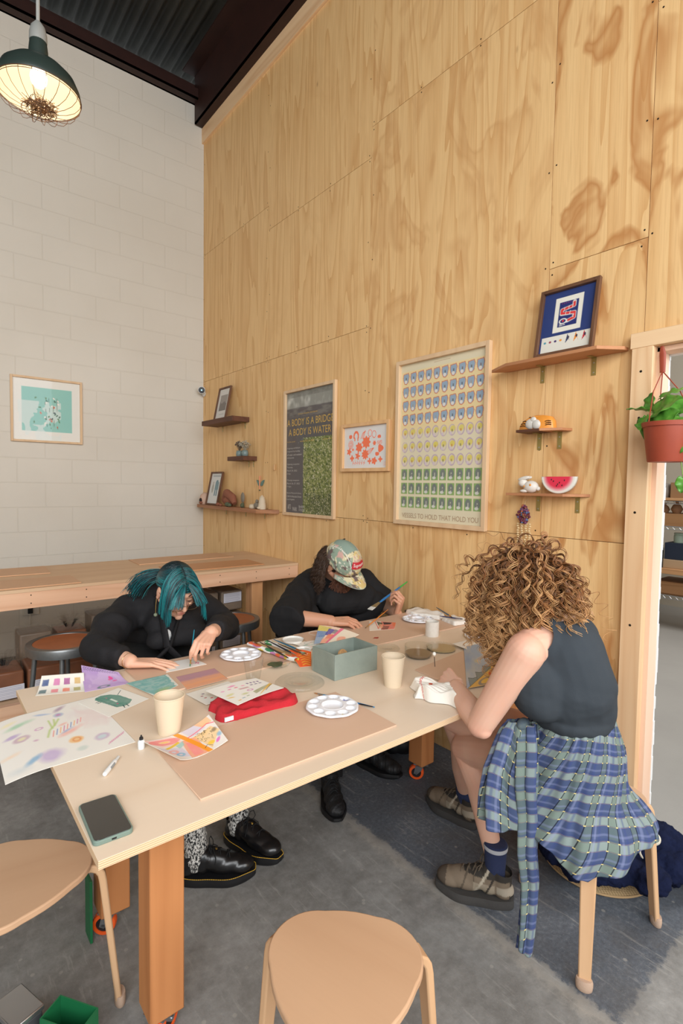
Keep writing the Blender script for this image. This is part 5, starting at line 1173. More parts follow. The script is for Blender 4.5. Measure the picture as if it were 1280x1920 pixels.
# roll of patterned cloth with brushes, left back
CLO = vcol('patterned_cloth', .9)
def bundle(name, label, p0, p1, r, seed, cols):
    p0 = Vector(p0); p1 = Vector(p1); d = (p1-p0).normalized(); s_ = d.cross(Vector((0, 0, 1))).normalized(); up = s_.cross(d)
    nu, na = 90, 28; V = []; C_ = []; r_ = np.random.default_rng(seed)
    base = np.tile(lin((238, 236, 230)), (nu, na, 1)); U, A_ = np.meshgrid(np.linspace(0, 1, nu), np.linspace(0, 1, na), indexing='ij')
    for _ in range(26):
        u0, a0, ru, ra = r_.random(), r_.random(), .05+.06*r_.random(), .10+.10*r_.random(); da = np.abs(A_-a0); da = np.minimum(da, 1-da); m = ((U-u0)/ru)**2+(da/ra)**2 < 1; base[m] = lin(cols[r_.integers(len(cols))])
    for i in range(nu):
        u = i/(nu-1); c = p0+(p1-p0)*u; rr = r*(1+.10*math.sin(u*14+seed)+.06*math.sin(u*31))
        for k in range(na):
            a = 2*math.pi*k/na; q = rr*(1+.10*math.sin(3*a+u*6)); P = c+s_*q*math.cos(a)*1.25+up*q*math.sin(a)*.8; P.z = max(P.z, T+.0006); V.append(P)
    F = [(i*na+k, i*na+(k+1) % na, (i+1)*na+(k+1) % na, (i+1)*na+k) for i in range(nu-1) for k in range(na)]
    V += [p0, p1]; C_ = np.vstack([base.reshape(-1, 3), lin([238, 236, 230]), lin([238, 236, 230])]); n0 = nu*na
    F += [(n0, (k+1) % na, k, k) for k in range(na)]
    F = [f for f in F if len(set(f)) == 4]
    o = npmesh(name, V, F, CLO, None, col=C_); return tag(o, label, 'cloth')
zz = ZM+.012
bundle('rolled_cloth', 'rolled floral cloth behind the left palette, cradling several brushes', at(468, 1207, z=zz), at(556, 1237, z=zz), .012, 3, [(232, 110, 70), (230, 200, 70), (70, 130, 90), (196, 130, 176), (60, 90, 120), (236, 150, 120)])
bundle('rolled_cloth', 'rolled white and green floral cloth behind the brush bundle', at(500, 1204, z=zz), at(572, 1228, z=zz), .010, 7, [(80, 150, 90), (60, 120, 80), (236, 236, 230), (226, 196, 80)])
z1 = zz+.014
for i, (a, b_, c, tpc, fc) in enumerate(((at(473, 1203, z=z1), at(547, 1229, z=z1), (176, 140, 86), (206, 170, 110), (150, 130, 90)), (at(541, 1234, z=z1), at(487, 1204, z=z1+.003), (36, 28, 26), (60, 40, 30), (120, 110, 100)), (at(556, 1229, z=z1), at(500, 1200, z=z1+.006), (24, 30, 44), (150, 110, 70), (190, 190, 190)), (at(566, 1221, z=z1), at(513, 1199, z=z1+.004), (24, 104, 136), (160, 110, 60), (200, 150, 90)), (at(576, 1229, z=z1), at(521, 1207, z=z1+.002), (90, 70, 50), (190, 150, 96), (190, 190, 190)))):
    brush(['tan wooden brush lying on the rolled floral cloth', 'black brush resting across the rolled cloth', 'dark navy brush, third in the bundle on the rolled cloth', 'teal handled brush farthest back in the bundle', 'brown brush whose ferrule points at the orange painting'][i], a, b_, c, tpc, fc, r=.0034)
# white lids (paint pots)
WPL = plain('white_lid_plastic', (236, 234, 228), .4)
def wlid(label, x, y, r, z, h=.010): o = obj('white_dish', MB().lathe([(.0001, 0), (r*.92, 0), (r, h), (r*.96, h), (r*.88, h*.35), (.0001, h*.35)], 40, 0, Matrix.Translation((x, y, z))), WPL); tag(o, label, 'dish', 'small white dishes behind the box')
p = at(549, 1204, z=ZB); wlid('larger white dish behind the brush bundle', p.x, p.y, .048, ZM)
p = at(568, 1221, z=ZB); wlid('smaller white dish between the brushes and the grey-green box', p.x, p.y, .036, ZB)
p = at(592, 1189, z=ZB); wlid('white dish half under the striped blue painting', p.x, p.y, .034, ZB, .006)
# orange torn painting by the box
cv = Canvas(1, .9, 80, (240, 92, 50), 31); cv.put(cv.n(5, 3), (250, 130, 60), .6)
for k in range(6): cv.line([(.35, .1+.12*k), (.6, .16+.12*k), (.95, .08+.13*k)], .05, (250, 206, 70), .85, .8)
paper('painting', 'orange and yellow flame painting propped on the left side of the box', [tuple(at(562, 1251, z=T+.002)), tuple(at(583, 1249, z=T+.002)), tuple(at(583, 1222, z=T+.016)), tuple(at(541, 1219, z=T+.030))], cv, curl=lambda u, v: .006*np.sin(np.pi*u)*v)
# blue-yellow striped painting and sketch under it
cv = Canvas(1, .42, 110, (240, 234, 224), 32); rg = random.Random(9)
for k in range(26): x, y = rg.random(), rg.random()*.42; cv.line([(x, y), (x+rg.uniform(-.06, .08), y+rg.uniform(-.03, .04))], .012, rg.choice([(236, 110, 80), (90, 120, 130), (60, 60, 70), (240, 160, 140)]), .9)
cv.ell(.3, .25, .2, .06, (150, 190, 180), .6, 10, .4, .4, .3)
paper('painting', 'narrow sketch sheet with red and dark marks under the striped painting', [(1.290, 1.800), (1.545, 1.800), (1.560, 1.870), (1.275, 1.905)], cv, z=ZM+.0006)
cv = Canvas(1, .72, 150, (246, 214, 190), 33)
cv.poly([(0, .72), (.34, .66), (.30, .48), (0, .50)], (212, 196, 84), .95, .25); cv.poly([(0, .50), (.30, .48), (.28, .25), (0, .24)], (90, 136, 186), .95, .3); cv.poly([(0, .24), (.28, .25), (.26, 0), (0, 0)], (120, 164, 200), .9, .3)
cv.poly([(.28, .62), (.44, .60), (.42, .34), (.27, .33)], (70, 66, 160), .95, .2); cv.poly([(.44, .62), (.56, .60), (.54, .44), (.42, .42)], (130, 130, 140), .9, .2); cv.poly([(.36, .38), (.56, .40), (.54, .2), (.34, .18)], (244, 130, 96), .9, .2); cv.poly([(.26, .18), (.54, .2), (.52, 0), (.26, 0)], (250, 180, 150), .9)
cv.poly([(.54, .72), (.62, .72), (.56, 0), (.48, 0)], (238, 120, 150), .95); cv.poly([(.62, .72), (1, .72), (1, 0), (.57, 0)], (244, 232, 212), 1); cv.ell(.80, .30, .12, .14, (246, 160, 130), .9, 0, .25, .2)
for k in range(10): cv.line([(.02, .02+.07*k), (.26, .0+.07*k)], .006, (240, 240, 236), .4)
paper('painting', 'striped painting in yellow, blue and pink standing up behind the box', [tuple(at(588, 1208, z=ZM+.004)), tuple(at(632, 1212, z=ZM+.004)), tuple(at(674, 1190, z=ZM+.006)), tuple(at(598, 1172, z=ZM+.048))], cv, curl=lambda u, v: .010*np.sin(np.pi*u))
# cap person's painting
cv = Canvas(1, .6, 150, (240, 226, 210), 34); rg = random.Random(3)
cv.rect(.45, 0, 1, .6, (232, 90, 66), .9, .03, .01, .3); cv.poly([(.28, .58), (.40, .15), (.52, .5)], (84, 92, 70), .95); cv.poly([(.3, .1), (.55, .15), (.5, .4), (.4, .42)], (246, 176, 140), .9, .3)
cv.poly([(.52, .56), (.86, .56), (.80, .42), (.56, .38)], (60, 58, 56), .95); cv.poly([(.55, .30), (.78, .26), (.72, .02), (.46, .03)], (56, 60, 54), .9, .5); cv.poly([(.85, .6), (1, .6), (1, .2), (.9, .3)], (238, 130, 90), .9)
cv.line([(.22, .6), (.36, .08)], .03, (216, 60, 50), .95); cv.line([(.40, .1), (.9, .5)], .014, (236, 200, 150), .8); cv.rect(0, 0, .22, .6, (240, 230, 214), .7, .05, .03)
paper('painting', 'red and black abstract painting under the fingers of the person in the cap', [(1.690, 1.862), (1.810, 1.812), (1.902, 1.895), (1.815, 2.005)], cv, z=ZM)
pt = at(705, 1196, z=ZM); o = obj('paint_blot', MB().prism([(pt.x+.012*(1+.3*math.sin(3*a))*math.cos(a)*1.3, pt.y+.009*(1+.3*math.cos(4*a))*math.sin(a)) for a in np.linspace(0, 6.28, 24)[:-1]], ZM, ZM+.0004), plain('red_blot', (170, 52, 40), .5), smooth=False); tag(o, 'small splash of dark red paint on the hardboard edge', 'paint')
# yellow dragon painting of the curly person (large, lifts at the far side)
cv = Canvas(1, .72, 200, (176, 188, 204), 35)
cv.put(np.clip((cv.n(5, 4)-.45)*4, 0, 1), (206, 204, 196), .7); cv.put(np.clip((cv.n(4, 4)-.55)*4, 0, 1), (150, 162, 196), .7); cv.ell(.22, .40, .05, .04, (214, 200, 150), .7, 0, .7, .5); cv.ell(.42, .55, .06, .04, (214, 204, 160), .7, 0, .7, .5)
P = [(0.02, 0), (.12, .05), (.25, .12), (.40, .21), (.55, .33), (.68, .47), (.80, .62), (.88, .72), (1, .72), (1, 0)]
cv.poly(P, (240, 184, 60), .97, .25)
for (a, b_) in ((.06, .02), (.20, .09), (.34, .17), (.50, .29), (.64, .42), (.76, .56)):
    cv.poly([(a, b_), (a-.02, b_+.13), (a+.06, b_+.11), (a+.14, b_+.12), (a+.14, b_+.07)], (138, 144, 134), .95, .2); cv.line([(a, b_), (a-.02, b_+.13), (a+.06, b_+.11), (a+.14, b_+.12)], .006, (70, 72, 70), .9)
cv.line(P[:8], .008, (110, 90, 50), .8)
for (cx, cy, c) in ((.34, .06, (140, 136, 132)), (.55, .18, (206, 74, 54)), (.70, .06, (140, 136, 132)), (.76, .30, (206, 74, 54))): cv.ell(cx, cy, .11, .04, c, .9, 10, .1, .1, .25); cv.ell(cx, cy, .085, .028, (236, 196, 90), .8, 10, .3)
for k in range(14): cv.line([(.4+.04*k, .12+.02*k), (.47+.04*k, .13+.02*k)], .006, (80, 66, 50), .8)
paper('painting', 'large painting of a yellow dragon back with grey spines under grey-blue sky', [(1.530, 1.130), (1.760, 1.095), (2.035, 1.290), (1.840, 1.430)][:0]+[tuple(at(862, 1298, z=ZM+.002)), tuple(at(915, 1302, z=ZM+.002)), tuple(at(965, 1228, z=ZM+.02)), tuple(at(898, 1211, z=ZM+.03))], cv) if False else None
paper('painting', 'large painting of a yellow creature with grey spines under grey-blue sky', [(1.475, 1.118), (1.720, 1.060), (2.000, 1.290), (1.850, 1.425)], cv, z=ZM+.0006, curl=lambda u, v: .018*v*np.sin(np.pi*np.clip(u, 0, 1)) )
cv = Canvas(1, .7, 60, (240, 234, 222), 36); paper('blank_card', 'blank cream card between the shallow dish and the curly hair', [(1.825, 1.380), (1.945, 1.375), (1.975, 1.475), (1.838, 1.480)], cv, z=ZM+.004, cat='card')
cv = Canvas(1, .7, 60, (226, 206, 190), 37); cv.put(cv.n(4, 3), (206, 176, 160), .6); paper('painting', 'small pinkish test paper under the painted palette by the curly hair', [(1.93, 1.30), (2.03, 1.29), (2.06, 1.38), (1.96, 1.39)], cv, z=ZM+.0012)
# cloth towels, right back
WT = plain('white_cotton', (240, 234, 224), .95, bmp=.6, bs=160)
o = soft_slab('folded_napkin', [(2.09, 2.015), (2.075, 1.95), (2.13, 1.80), (2.20, 1.82), (2.21, 1.96), (2.17, 2.02)], ZM, .022, WT, None, 11, .0035, edge=.014); tag(o, 'stack of folded white cloth with painted stripes beside the dark phone', 'cloth')
o = soft_slab('folded_napkin', [(2.13, 1.79), (2.10, 1.68), (2.21, 1.66), (2.222, 1.79)], ZM, .018, WT, None, 12, .003, edge=.012); tag(o, 'loose white cloth against the wall behind the curly hair', 'cloth')
brush('dark slate brush with orange ferrule on the folded white cloth', at(848, 1158, z=ZM+.03), at(818, 1139, z=ZM+.034), (66, 96, 116), (60, 50, 46), (214, 140, 50), r=.0042)
brush('dark blue brush along the lower edge of the folded white cloth', at(868, 1161, z=ZM+.02), at(824, 1155, z=ZM+.026), (36, 44, 90), (50, 40, 40), (120, 110, 120), r=.0036)
# crumpled kitchen towel with red stripes, foreground right
def crumpled():
    nu, nv = 90, 70; r_ = np.random.default_rng(2); U, V = np.meshgrid(np.linspace(0, 1, nu), np.linspace(0, 1, nv), indexing='ij')
    A = np.array((1.275, 1.175)); B = np.array((1.345, 1.255)); C = np.array((1.475, 1.195)); Dp = np.array((1.335, 1.030))
    P = (A*(1-U)[..., None]+B*U[..., None])*(1-V)[..., None]+(Dp*(1-U)[..., None]+np.array((1.435, 1.085))*U[..., None])*V[..., None]
    e = np.minimum(np.minimum(U, 1-U)*nu/14, np.minimum(V, 1-V)*nv/10); e = np.clip(e, 0, 1); dome = np.sqrt(1-(1-e)**2)
    f = .5+.5*np.sin(9*U+5*np.sin(3*V+1)+1)*np.cos(3*V-1); g = .5+.5*np.sin(15*V+6*U+2*np.sin(7*U)); z = .012+.036*dome*(.42+.38*f+.30*g*(.4+V*.6))
    z += .0015*np.sin(60*U+20*V)*dome
    P[..., 0] += .008*np.sin(11*V+4*U); P[..., 1] += .008*np.sin(9*U+3*V)
    Z = T+.0012+z*np.clip(e*1.3, .03, 1)
    C_ = np.empty((nu, nv, 3)); C_[:] = lin((242, 236, 226)); s1 = np.abs(V-.22+.08*np.sin(4*U)); m = (np.abs(s1-.012) < .006); C_[m] = lin((214, 90, 80)); m = (np.abs(U-.62) < .035)*(np.abs(V-.36) < .03); C_[m] = lin((196, 90, 70))
    VV = np.concatenate([P, Z[..., None]], -1).reshape(-1, 3); i = np.arange((nu-1)*(nv-1)); r = i//(nv-1); c = i % (nv-1); a = r*nv+c; F = np.stack([a, a+nv, a+nv+1, a+1], 1)
    o = npmesh('kitchen_towel', VV, F, vcol('cotton_towel', .95, .1, .8, 260), None, col=C_.reshape(-1, 3)); s = o.modifiers.new('t', 'SOLIDIFY'); s.thickness = .0012; s.offset = -1
    tag(o, 'crumpled white towel with a thin red stripe under the curly person\'s forearm', 'towel')
crumpled()
# ---- phones, tubes
def phone(label, x, y, z, rz, case, l=.148, w=.073):
    t_ = thing('mobile_phone', label, 'phone', (x, y, z), rz)
    def rr(w_, l_, r, n=7): return [(sx*(w_/2-r)+r*math.cos(a), sy*(l_/2-r)+r*math.sin(a)) for sx, sy, a0 in ((1, 1, 0), (-1, 1, math.pi/2), (-1, -1, math.pi), (1, -1, 1.5*math.pi)) for a in [a0+math.pi/2*i/n for i in range(n+1)]]
    obj('case', MB().prism(rr(w, l, .011), 0, .0100), plain('phone_case_'+label[:5], case, .5), t_, world=False, bevel=.0018, seg=3, angle=60)
    obj('screen', MB().prism(rr(w-.006, l-.006, .009), .0096, .0106), plain('phone_screen', (14, 14, 16), .06, coat=.8, spec=.8), t_, world=False, bevel=.0004)
    obj('charging_port', MB().box(-.0045, .0045, -l/2-.0004, -l/2+.002, .003, .0065), BLK, t_, world=False)
    return t_
phone('phone in a sage green case at the near left table corner', .2930, 1.1290, ZB, R_(-2.0), (116, 136, 126), .150, .076)
phone('dark phone at the far wall end of the table beside folded cloth', 2.168, 2.028-.01, ZM, R_(-75), (60, 54, 46), .12, .066)
TB = plain('frosted_tube_plastic', (224, 226, 226), .35, spec=.6)
t_ = thing('paint_tube', 'small clear paint tube lying on the bare table near the phone', 'tube', tuple(at(210, 1435, z=ZB)))
a = at(196, 1452, z=ZB+.006); b_ = at(222, 1419, z=ZB+.006); d = b_-a
obj('tube_body', MB().tube([a, a+d*.03, a+d*.72], [.0048, .0058, .0055], 14), TB, t_); obj('cap', MB().tube([a+d*.73, b_], [.0040, .0034], 12), plain('tube_cap', (206, 208, 208), .4), t_); obj('grey_paint', MB().tube([a+d*.3, a+d*.6], [.0060, .0060], 14, flat=.9), plain('grey_tube_paint', (140, 146, 152), .4), t_)
t_ = thing('glue_bottle', 'tiny clear bottle with a black nozzle behind the orange card painting', 'bottle', (.452, 1.388, ZB))
obj('bottle_body', MB().lathe([(.0001, 0), (.0085, 0), (.009, .004), (.009, .020), (.006, .024), (.0001, .024)], 20), TB, t_, world=False); obj('nozzle', MB().lathe([(.0052, .0242), (.0050, .030), (.0025, .032), (.002, .036), (.0001, .036)], 14), BLK, t_, world=False)
# swab stick by the curly hand
t_ = thing('dip_brush', 'fine white-ended brush standing from the curly person\'s fist', 'brush', tuple(at(814, 1238, z=T+.08)))
obj('handle', MB().tube([at(815, 1250, y=1.175), at(814, 1232, y=1.175)], .0012, 8), plain('dark_stick', (60, 44, 40), .5), t_); obj('white_end', MB().ball(at(814, 1226, y=1.175), (.006, .006, .007)), plain('white_end', (240, 236, 226), .6), t_)
# ================================================================ people: tools
def V3(*a): return Vector(a)
class Blob:
    "closed solids fused into one skin"
    def __init__(s): s.mb = MB()
    def cap(s, p0, p1, r0, r1=None, n=20):
        r1 = r0 if r1 is None else r1; p0 = Vector(p0); p1 = Vector(p1); d = p1-p0; L = d.length
        if L < 1e-5: return s.ell(p0, (r0,)*3)
        q = d.to_track_quat('Z', 'Y').to_matrix().to_4x4(); q.translation = p0
        sn = max(-.95, min(.95, (r0-r1)/L)); a0 = math.asin(sn)       # tangent cone between two balls
        prof = []
        for i in range(7): a = -math.pi/2+(a0+math.pi/2)*i/6; prof.append((r0*math.cos(a), r0*math.sin(a)))
        for i in range(7): a = a0+(math.pi/2-a0)*i/6; prof.append((r1*math.cos(a), L+r1*math.sin(a)))
        prof[0] = (1e-6, prof[0][1]); prof[-1] = (1e-6, prof[-1][1]); s.mb.lathe(prof, n, 0, q); return s
    def chain(s, pts, rs):
        for i in range(len(pts)-1): s.cap(pts[i], pts[i+1], rs[i], rs[i+1])
        return s
    def ell(s, c, r, M=None, n=24):
        T_ = Matrix.Translation(Vector(c)) @ (M.to_4x4() if M is not None else Matrix()); s.mb.ball((0, 0, 0), r, 0, n, 14, T_); return s
    def fru(s, p0, p1, e0, e1, xd, n=32):
        "flat-ended tube with elliptical ends e=(half along xd, half across)"
        p0 = Vector(p0); p1 = Vector(p1); z = (p1-p0).normalized(); x = (Vector(xd)-z*Vector(xd).dot(z)).normalized(); y = z.cross(x); vs = []
        for p, e in ((p0, e0), (p1, e1)):
            for k in range(n): a = 2*math.pi*k/n; vs.append(p+x*e[0]*math.cos(a)+y*e[1]*math.sin(a))
        s.mb.add(vs, [tuple(range(n-1, -1, -1)), tuple(range(n, 2*n))]+[(i, (i+1) % n, n+(i+1) % n, n+i) for i in range(n)]); return s
    def box(s, *a, **k): s.mb.box(*a, **k); return s
    def build(s, name, mat, parent, voxel=.005, smooth=4, disp=None, color=None, world=True, cut=None, fac=.5):
        me = bpy.data.meshes.new('tmp'); me.from_pydata(s.mb.v, [], s.mb.f); o = bpy.data.objects.new('tmp', me); COL.objects.link(o)
        bm = bmesh.new(); bm.from_mesh(me); bmesh.ops.remove_doubles(bm, verts=bm.verts, dist=1e-6); bmesh.ops.recalc_face_normals(bm, faces=bm.faces); bm.to_mesh(me); bm.free()
        r = o.modifiers.new('r', 'REMESH'); r.mode = 'VOXEL'; r.voxel_size = voxel
        if smooth: q = o.modifiers.new('s', 'SMOOTH'); q.factor = fac; q.iterations = smooth
        dg = bpy.context.evaluated_depsgraph_get(); dg.update(); m2 = bpy.data.meshes.new_from_object(o.evaluated_get(dg))
        if cut:
            bm = bmesh.new(); bm.from_mesh(m2)
            for co, no in cut: bmesh.ops.bisect_plane(bm, geom=bm.verts[:]+bm.edges[:]+bm.faces[:], plane_co=co, plane_no=no, clear_outer=True)
            bmesh.ops.triangulate(bm, faces=[f for f in bm.faces if len(f.verts) != 4]); bm.to_mesh(m2); bm.free()
        n = len(m2.vertices); P = np.empty(n*3); m2.vertices.foreach_get('co', P); P = P.reshape(-1, 3)
        Nn = np.empty(n*3); m2.vertices.foreach_get('normal', Nn); Nn = Nn.reshape(-1, 3)
        bpy.data.objects.remove(o); bpy.data.meshes.remove(me)
        if disp is not None: P = P+Nn*np.asarray(disp(P, Nn))[:, None]
        m2.vertices.foreach_set('co', P.astype(np.float32).ravel()); m2.materials.clear(); m2.materials.append(mat)
        if color is not None:
            a = m2.color_attributes.new('Col', 'FLOAT_COLOR', 'POINT'); c4 = np.ones((n, 4), np.float32); c4[:, :3] = color(P, Nn); a.data.foreach_set('color', c4.ravel())
        m2.polygons.foreach_set('use_smooth', np.ones(len(m2.polygons), bool)); m2.name = name; m2.update()
        ob = bpy.data.objects.new(name, m2); COL.objects.link(ob); place(ob, parent, world); return ob
def snoise(P, f, seed=0, oct=3):
    "smooth pseudo-noise in -1..1 from mixed sines"
    r = np.random.default_rng(seed); out = 0; amp = 1
    for o in range(oct):
        for _ in range(3):
            k = r.normal(size=3)*f*(1.9**o); k2 = r.normal(size=3)*f*(1.9**o)*.6
            out = out+amp*np.sin(P@k+r.uniform(0, 6.28)+1.3*np.sin(P@k2+r.uniform(0, 6.28)))/3
        amp *= .55
    return out
def folds(dirs, f, amp, seed=0, sharp=1.5):
    "cloth creases: ridges that run across the given direction"
    d = np.array(Vector(dirs).normalized())
    def g(P, N_):
        w = snoise(P, f*.35, seed, 2); s_ = P@d; r = np.sin(s_*f*2.2+2.6*w); return amp*(np.sign(r)*np.abs(r)**sharp*.6+.5*snoise(P, f, seed+1, 2))
    return g
def frame(X, Zhint):
    X = Vector(X).normalized(); Z = Vector(Zhint); Z = (Z-X*Z.dot(X)).normalized(); Y = Z.cross(X); return Matrix((X, Y, Z)).transposed()
def hand(B, wrist, X, Z, side, curls, thumb=(.55, .75, -.25), tcurl=.3, sc=1.0, spread=.07, wr=.024, curls2=None):
    "adds palm, four fingers and a thumb. X wrist->knuckles, Z back of the hand, side=+1: thumb on the +Y side. Returns finger tips"
    M = frame(X, Z); w = Vector(wrist); P = lambda x, y, z: w+M @ Vector((x*sc, y*side*sc, z*sc))
    kn = [(.092, .030), (.096, .010), (.090, -.010), (.081, -.028)]; ln = [(.042, .025, .021), (.047, .029, .022), (.044, .027, .021), (.034, .021, .019)]; rr = [(.0090, .0080, .0074, .0062), (.0092, .0082, .0075, .0063), (.0088, .0078, .0071, .0060), (.0078, .0068, .0063, .0054)]
    for (kx, ky), r in zip(kn, rr):
        B.cap(P(.012, ky*.55, -.002), P(kx, ky, 0), .0155*sc, .0108*sc)
    B.cap(P(-.004, .014, 0), P(-.004, -.014, 0), wr*.78*sc); B.cap(P(.03, .0, -.004), P(.06, 0, -.004), .017*sc, .014*sc)
    tips = []
    for i, ((kx, ky), L, r) in enumerate(zip(kn, ln, rr)):
        a = 0; ya = (1.5-i)*spread*side; p = P(kx, ky, 0); c = curls[i]; c = c if hasattr(c, '__len__') else (c, c*1.15, c*.7)
        for j in range(3):
            a += c[j]; d = Vector((math.cos(a)*math.cos(ya), math.cos(a)*math.sin(ya), -math.sin(a))); q = p+M @ d*(L[j]*sc); B.cap(p, q, r[j]*sc*(1.06 if j == 0 else 1), r[j+1]*sc); p = q
        tips.append(p)
    t = Vector((thumb[0], thumb[1]*side, thumb[2])).normalized(); p = P(.018, .022, -.006); B.cap(p, P(.05, .022, -.006), .016*sc, .012*sc); TL = (.044, .032, .026); TR = (.0165, .0115, .0100, .0078)
    for j in range(3):
        q = p+M @ t*(TL[j]*sc); B.cap(p, q, TR[j]*sc, TR[j+1]*sc); p = q; ax = Vector((0, 0, -side)); t = Matrix.Rotation(tcurl, 3, Vector((0, 0, -side))) @ t
    tips.append(p); return tips
def grip(gpt, X, Z, side, curls, **k):
    "wrist position that brings the pinch of thumb and first finger to gpt"
    t_ = hand(Blob(), (0, 0, 0), X, Z, side, curls, **k); return Vector(gpt)-(t_[0]+t_[4])/2
def nails(tips, Z): return [(tuple(Vector(p)+Vector(Z).normalized()*.005), .0075, (238, 196, 184), .7) for p in tips]
def head(B, o, F, U, sc=1.0, ears=True):
    F = Vector(F).normalized(); U = (Vector(U)-F*Vector(U).dot(F)).normalized(); Sd = F.cross(U); M = Matrix((Sd, F, U)).transposed(); o = Vector(o)
    P = lambda s_, f, u: o+M @ Vector((s_, f, u))*sc
    B.ell(P(0, -.012, .018), (.074*sc, .092*sc, .092*sc), M); B.ell(P(0, .022, -.035), (.060*sc, .062*sc, .070*sc), M); B.ell(P(0, .042, -.075), (.040*sc, .038*sc, .032*sc), M)
    B.cap(P(-.030, .050, -.070), P(-.060, -.005, -.045), .016*sc, .014*sc); B.cap(P(.030, .050, -.070), P(.060, -.005, -.045), .016*sc, .014*sc)
    B.ell(P(0, .074, -.092), (.017*sc, .012*sc, .014*sc), M); B.ell(P(0, .074, .028), (.050*sc, .014*sc, .013*sc), M)
    for s_ in (-1, 1): B.ell(P(s_*.036, .058, -.022), (.022*sc, .022*sc, .020*sc), M); B.ell(P(s_*.030, .072, .006), (.015*sc, .011*sc, .010*sc), M)
    B.cap(P(0, .083, .012), P(0, .106, -.026), .0065*sc, .0100*sc); B.ell(P(-.011, .094, -.029), (.0075*sc, .009*sc, .007*sc), M); B.ell(P(.011, .094, -.029), (.0075*sc, .009*sc, .007*sc), M)
    B.ell(P(0, .085, -.052), (.023*sc, .010*sc, .0065*sc), M); B.ell(P(0, .084, -.062), (.021*sc, .010*sc, .0070*sc), M)
    if ears:
        for s_ in (-1, 1): B.ell(P(s_*.075, -.006, -.006), (.008*sc, .017*sc, .029*sc), M); B.ell(P(s_*.077, -.004, -.030), (.006*sc, .009*sc, .010*sc), M)
    return P, M
def strands(name, mat, parent, paths, rads, cols, ns=4, cols2=None):
    "many locks as ONE mesh. paths (n, k, 3), rads (n, k), cols (n, k, 3)"
    P = np.asarray(paths, float); n, k, _ = P.shape; T_ = np.gradient(P, axis=1); T_ /= np.linalg.norm(T_, axis=2, keepdims=True)+1e-9
    a = np.zeros_like(P); a[..., 2] = 1; m = np.abs(T_[..., 2]) > .92; a[m] = (1, 0, 0)
    # one reference per lock keeps the tube from twisting
    ref = np.cross(T_.mean(1), np.array((.31, .52, .79))); ref /= np.linalg.norm(ref, axis=1, keepdims=True)+1e-9; ref = np.repeat(ref[:, None], k, 1)
    u = ref-T_*(ref*T_).sum(2, keepdims=True); u /= np.linalg.norm(u, axis=2, keepdims=True)+1e-9; w = np.cross(T_, u); R = np.asarray(rads)[..., None]
    ring = np.stack([P+R*(u*math.cos(2*math.pi*j/ns)+w*math.sin(2*math.pi*j/ns)) for j in range(ns)], 2); V = ring.reshape(-1, 3); C_ = np.repeat(np.asarray(cols)[:, :, None], ns, 2).reshape(-1, 3)
    i, j, s_ = np.meshgrid(np.arange(n), np.arange(k-1), np.arange(ns), indexing='ij'); b0 = (i*k+j)*ns; F = np.stack([b0+s_, b0+(s_+1) % ns, b0+ns+(s_+1) % ns, b0+ns+s_], -1).reshape(-1, 4)
    return npmesh(name, V, F, mat, parent, col=C_)
def hair_mat(name, rough=.35, spec=.5):
    m, t, b = nt(name); a = N(t, 'ShaderNodeAttribute', attribute_name='Col'); lk(t, a.outputs['Color'], b.inputs['Base Color']); b.inputs['Roughness'].default_value = rough; b.inputs['Specular IOR Level'].default_value = spec
    b.inputs['Anisotropic'].default_value = .5; return m
def march(roots, dirs, n, step, c, M, R, grav, stiff, jit=0, seed=0, gvec=(0, 0, -1), tilt=None):
    "lay locks over an ellipsoid (axes M, radii R, centre c): they follow it, then fall"
    rng = np.random.default_rng(seed); p = np.array(roots, float); d = np.array(dirs, float); Mi = np.array(M); c = np.array(c); R = np.array(R); out = [p.copy()]; g = np.array(gvec)
    grav = np.asarray(grav).reshape(-1, 1) if hasattr(grav, '__len__') else grav; step = np.asarray(step).reshape(-1, 1) if hasattr(step, '__len__') else step
    for i in range(n-1):
        d = d+g*grav+rng.normal(0, 1, d.shape)*jit; d /= np.linalg.norm(d, axis=1, keepdims=True); q = p+d*step; l = (q-c)@Mi; e = np.sqrt(((l/R)**2).sum(1, keepdims=True)); ins = e < 1
        l2 = np.where(ins, l/np.maximum(e, 1e-3), l); q = c+l2@Mi.T; nn = (l2/R**2)@Mi.T; nn /= np.linalg.norm(nn, axis=1, keepdims=True); dd = d-nn*np.minimum((d*nn).sum(1, keepdims=True), 0); d = np.where(ins, dd/(np.linalg.norm(dd, axis=1, keepdims=True)+1e-9), d); p = q; out.append(p.copy())
    return np.stack(out, 1)
SKIN = vcol('skin', .5, .4, .12, 500, sss=.18)
def skin_color(base, red=(222, 150, 128), spots=(), seed=0, lips=None):
    b = lin(base); r = lin(red)
    def f(P, N_):
        w = np.clip(.5+.5*snoise(P, 22, seed, 2), 0, 1)[:, None]*.35; C_ = b*(1-w)+r*w
        for c, rad, col, a in spots:
            d = np.linalg.norm(P-np.array(c), axis=1); m = (np.clip(1-(d/rad), 0, 1)**.7)[:, None]*a; C_ = C_*(1-m)+lin(col)*m
        return C_
    return f
def footoutline(L, w=1.0, n=44, grow=0.0):
    pts = []
    for i in range(n):
        a = 2*math.pi*i/n; x = L*(.5-.5*math.cos(a)); s_ = math.sin(a); t = x/L
        hw = (.033+.015*math.sin(math.pi*min(1, t*1.05))**1.0+.010*math.exp(-((t-.70)/.16)**2)-.004*math.exp(-((t-.38)/.12)**2))*w
        pts.append((x-(.0)+grow*(-math.cos(a)), (hw*(abs(s_)**.55)+grow)*(1 if s_ >= 0 else -1)))
    return pts
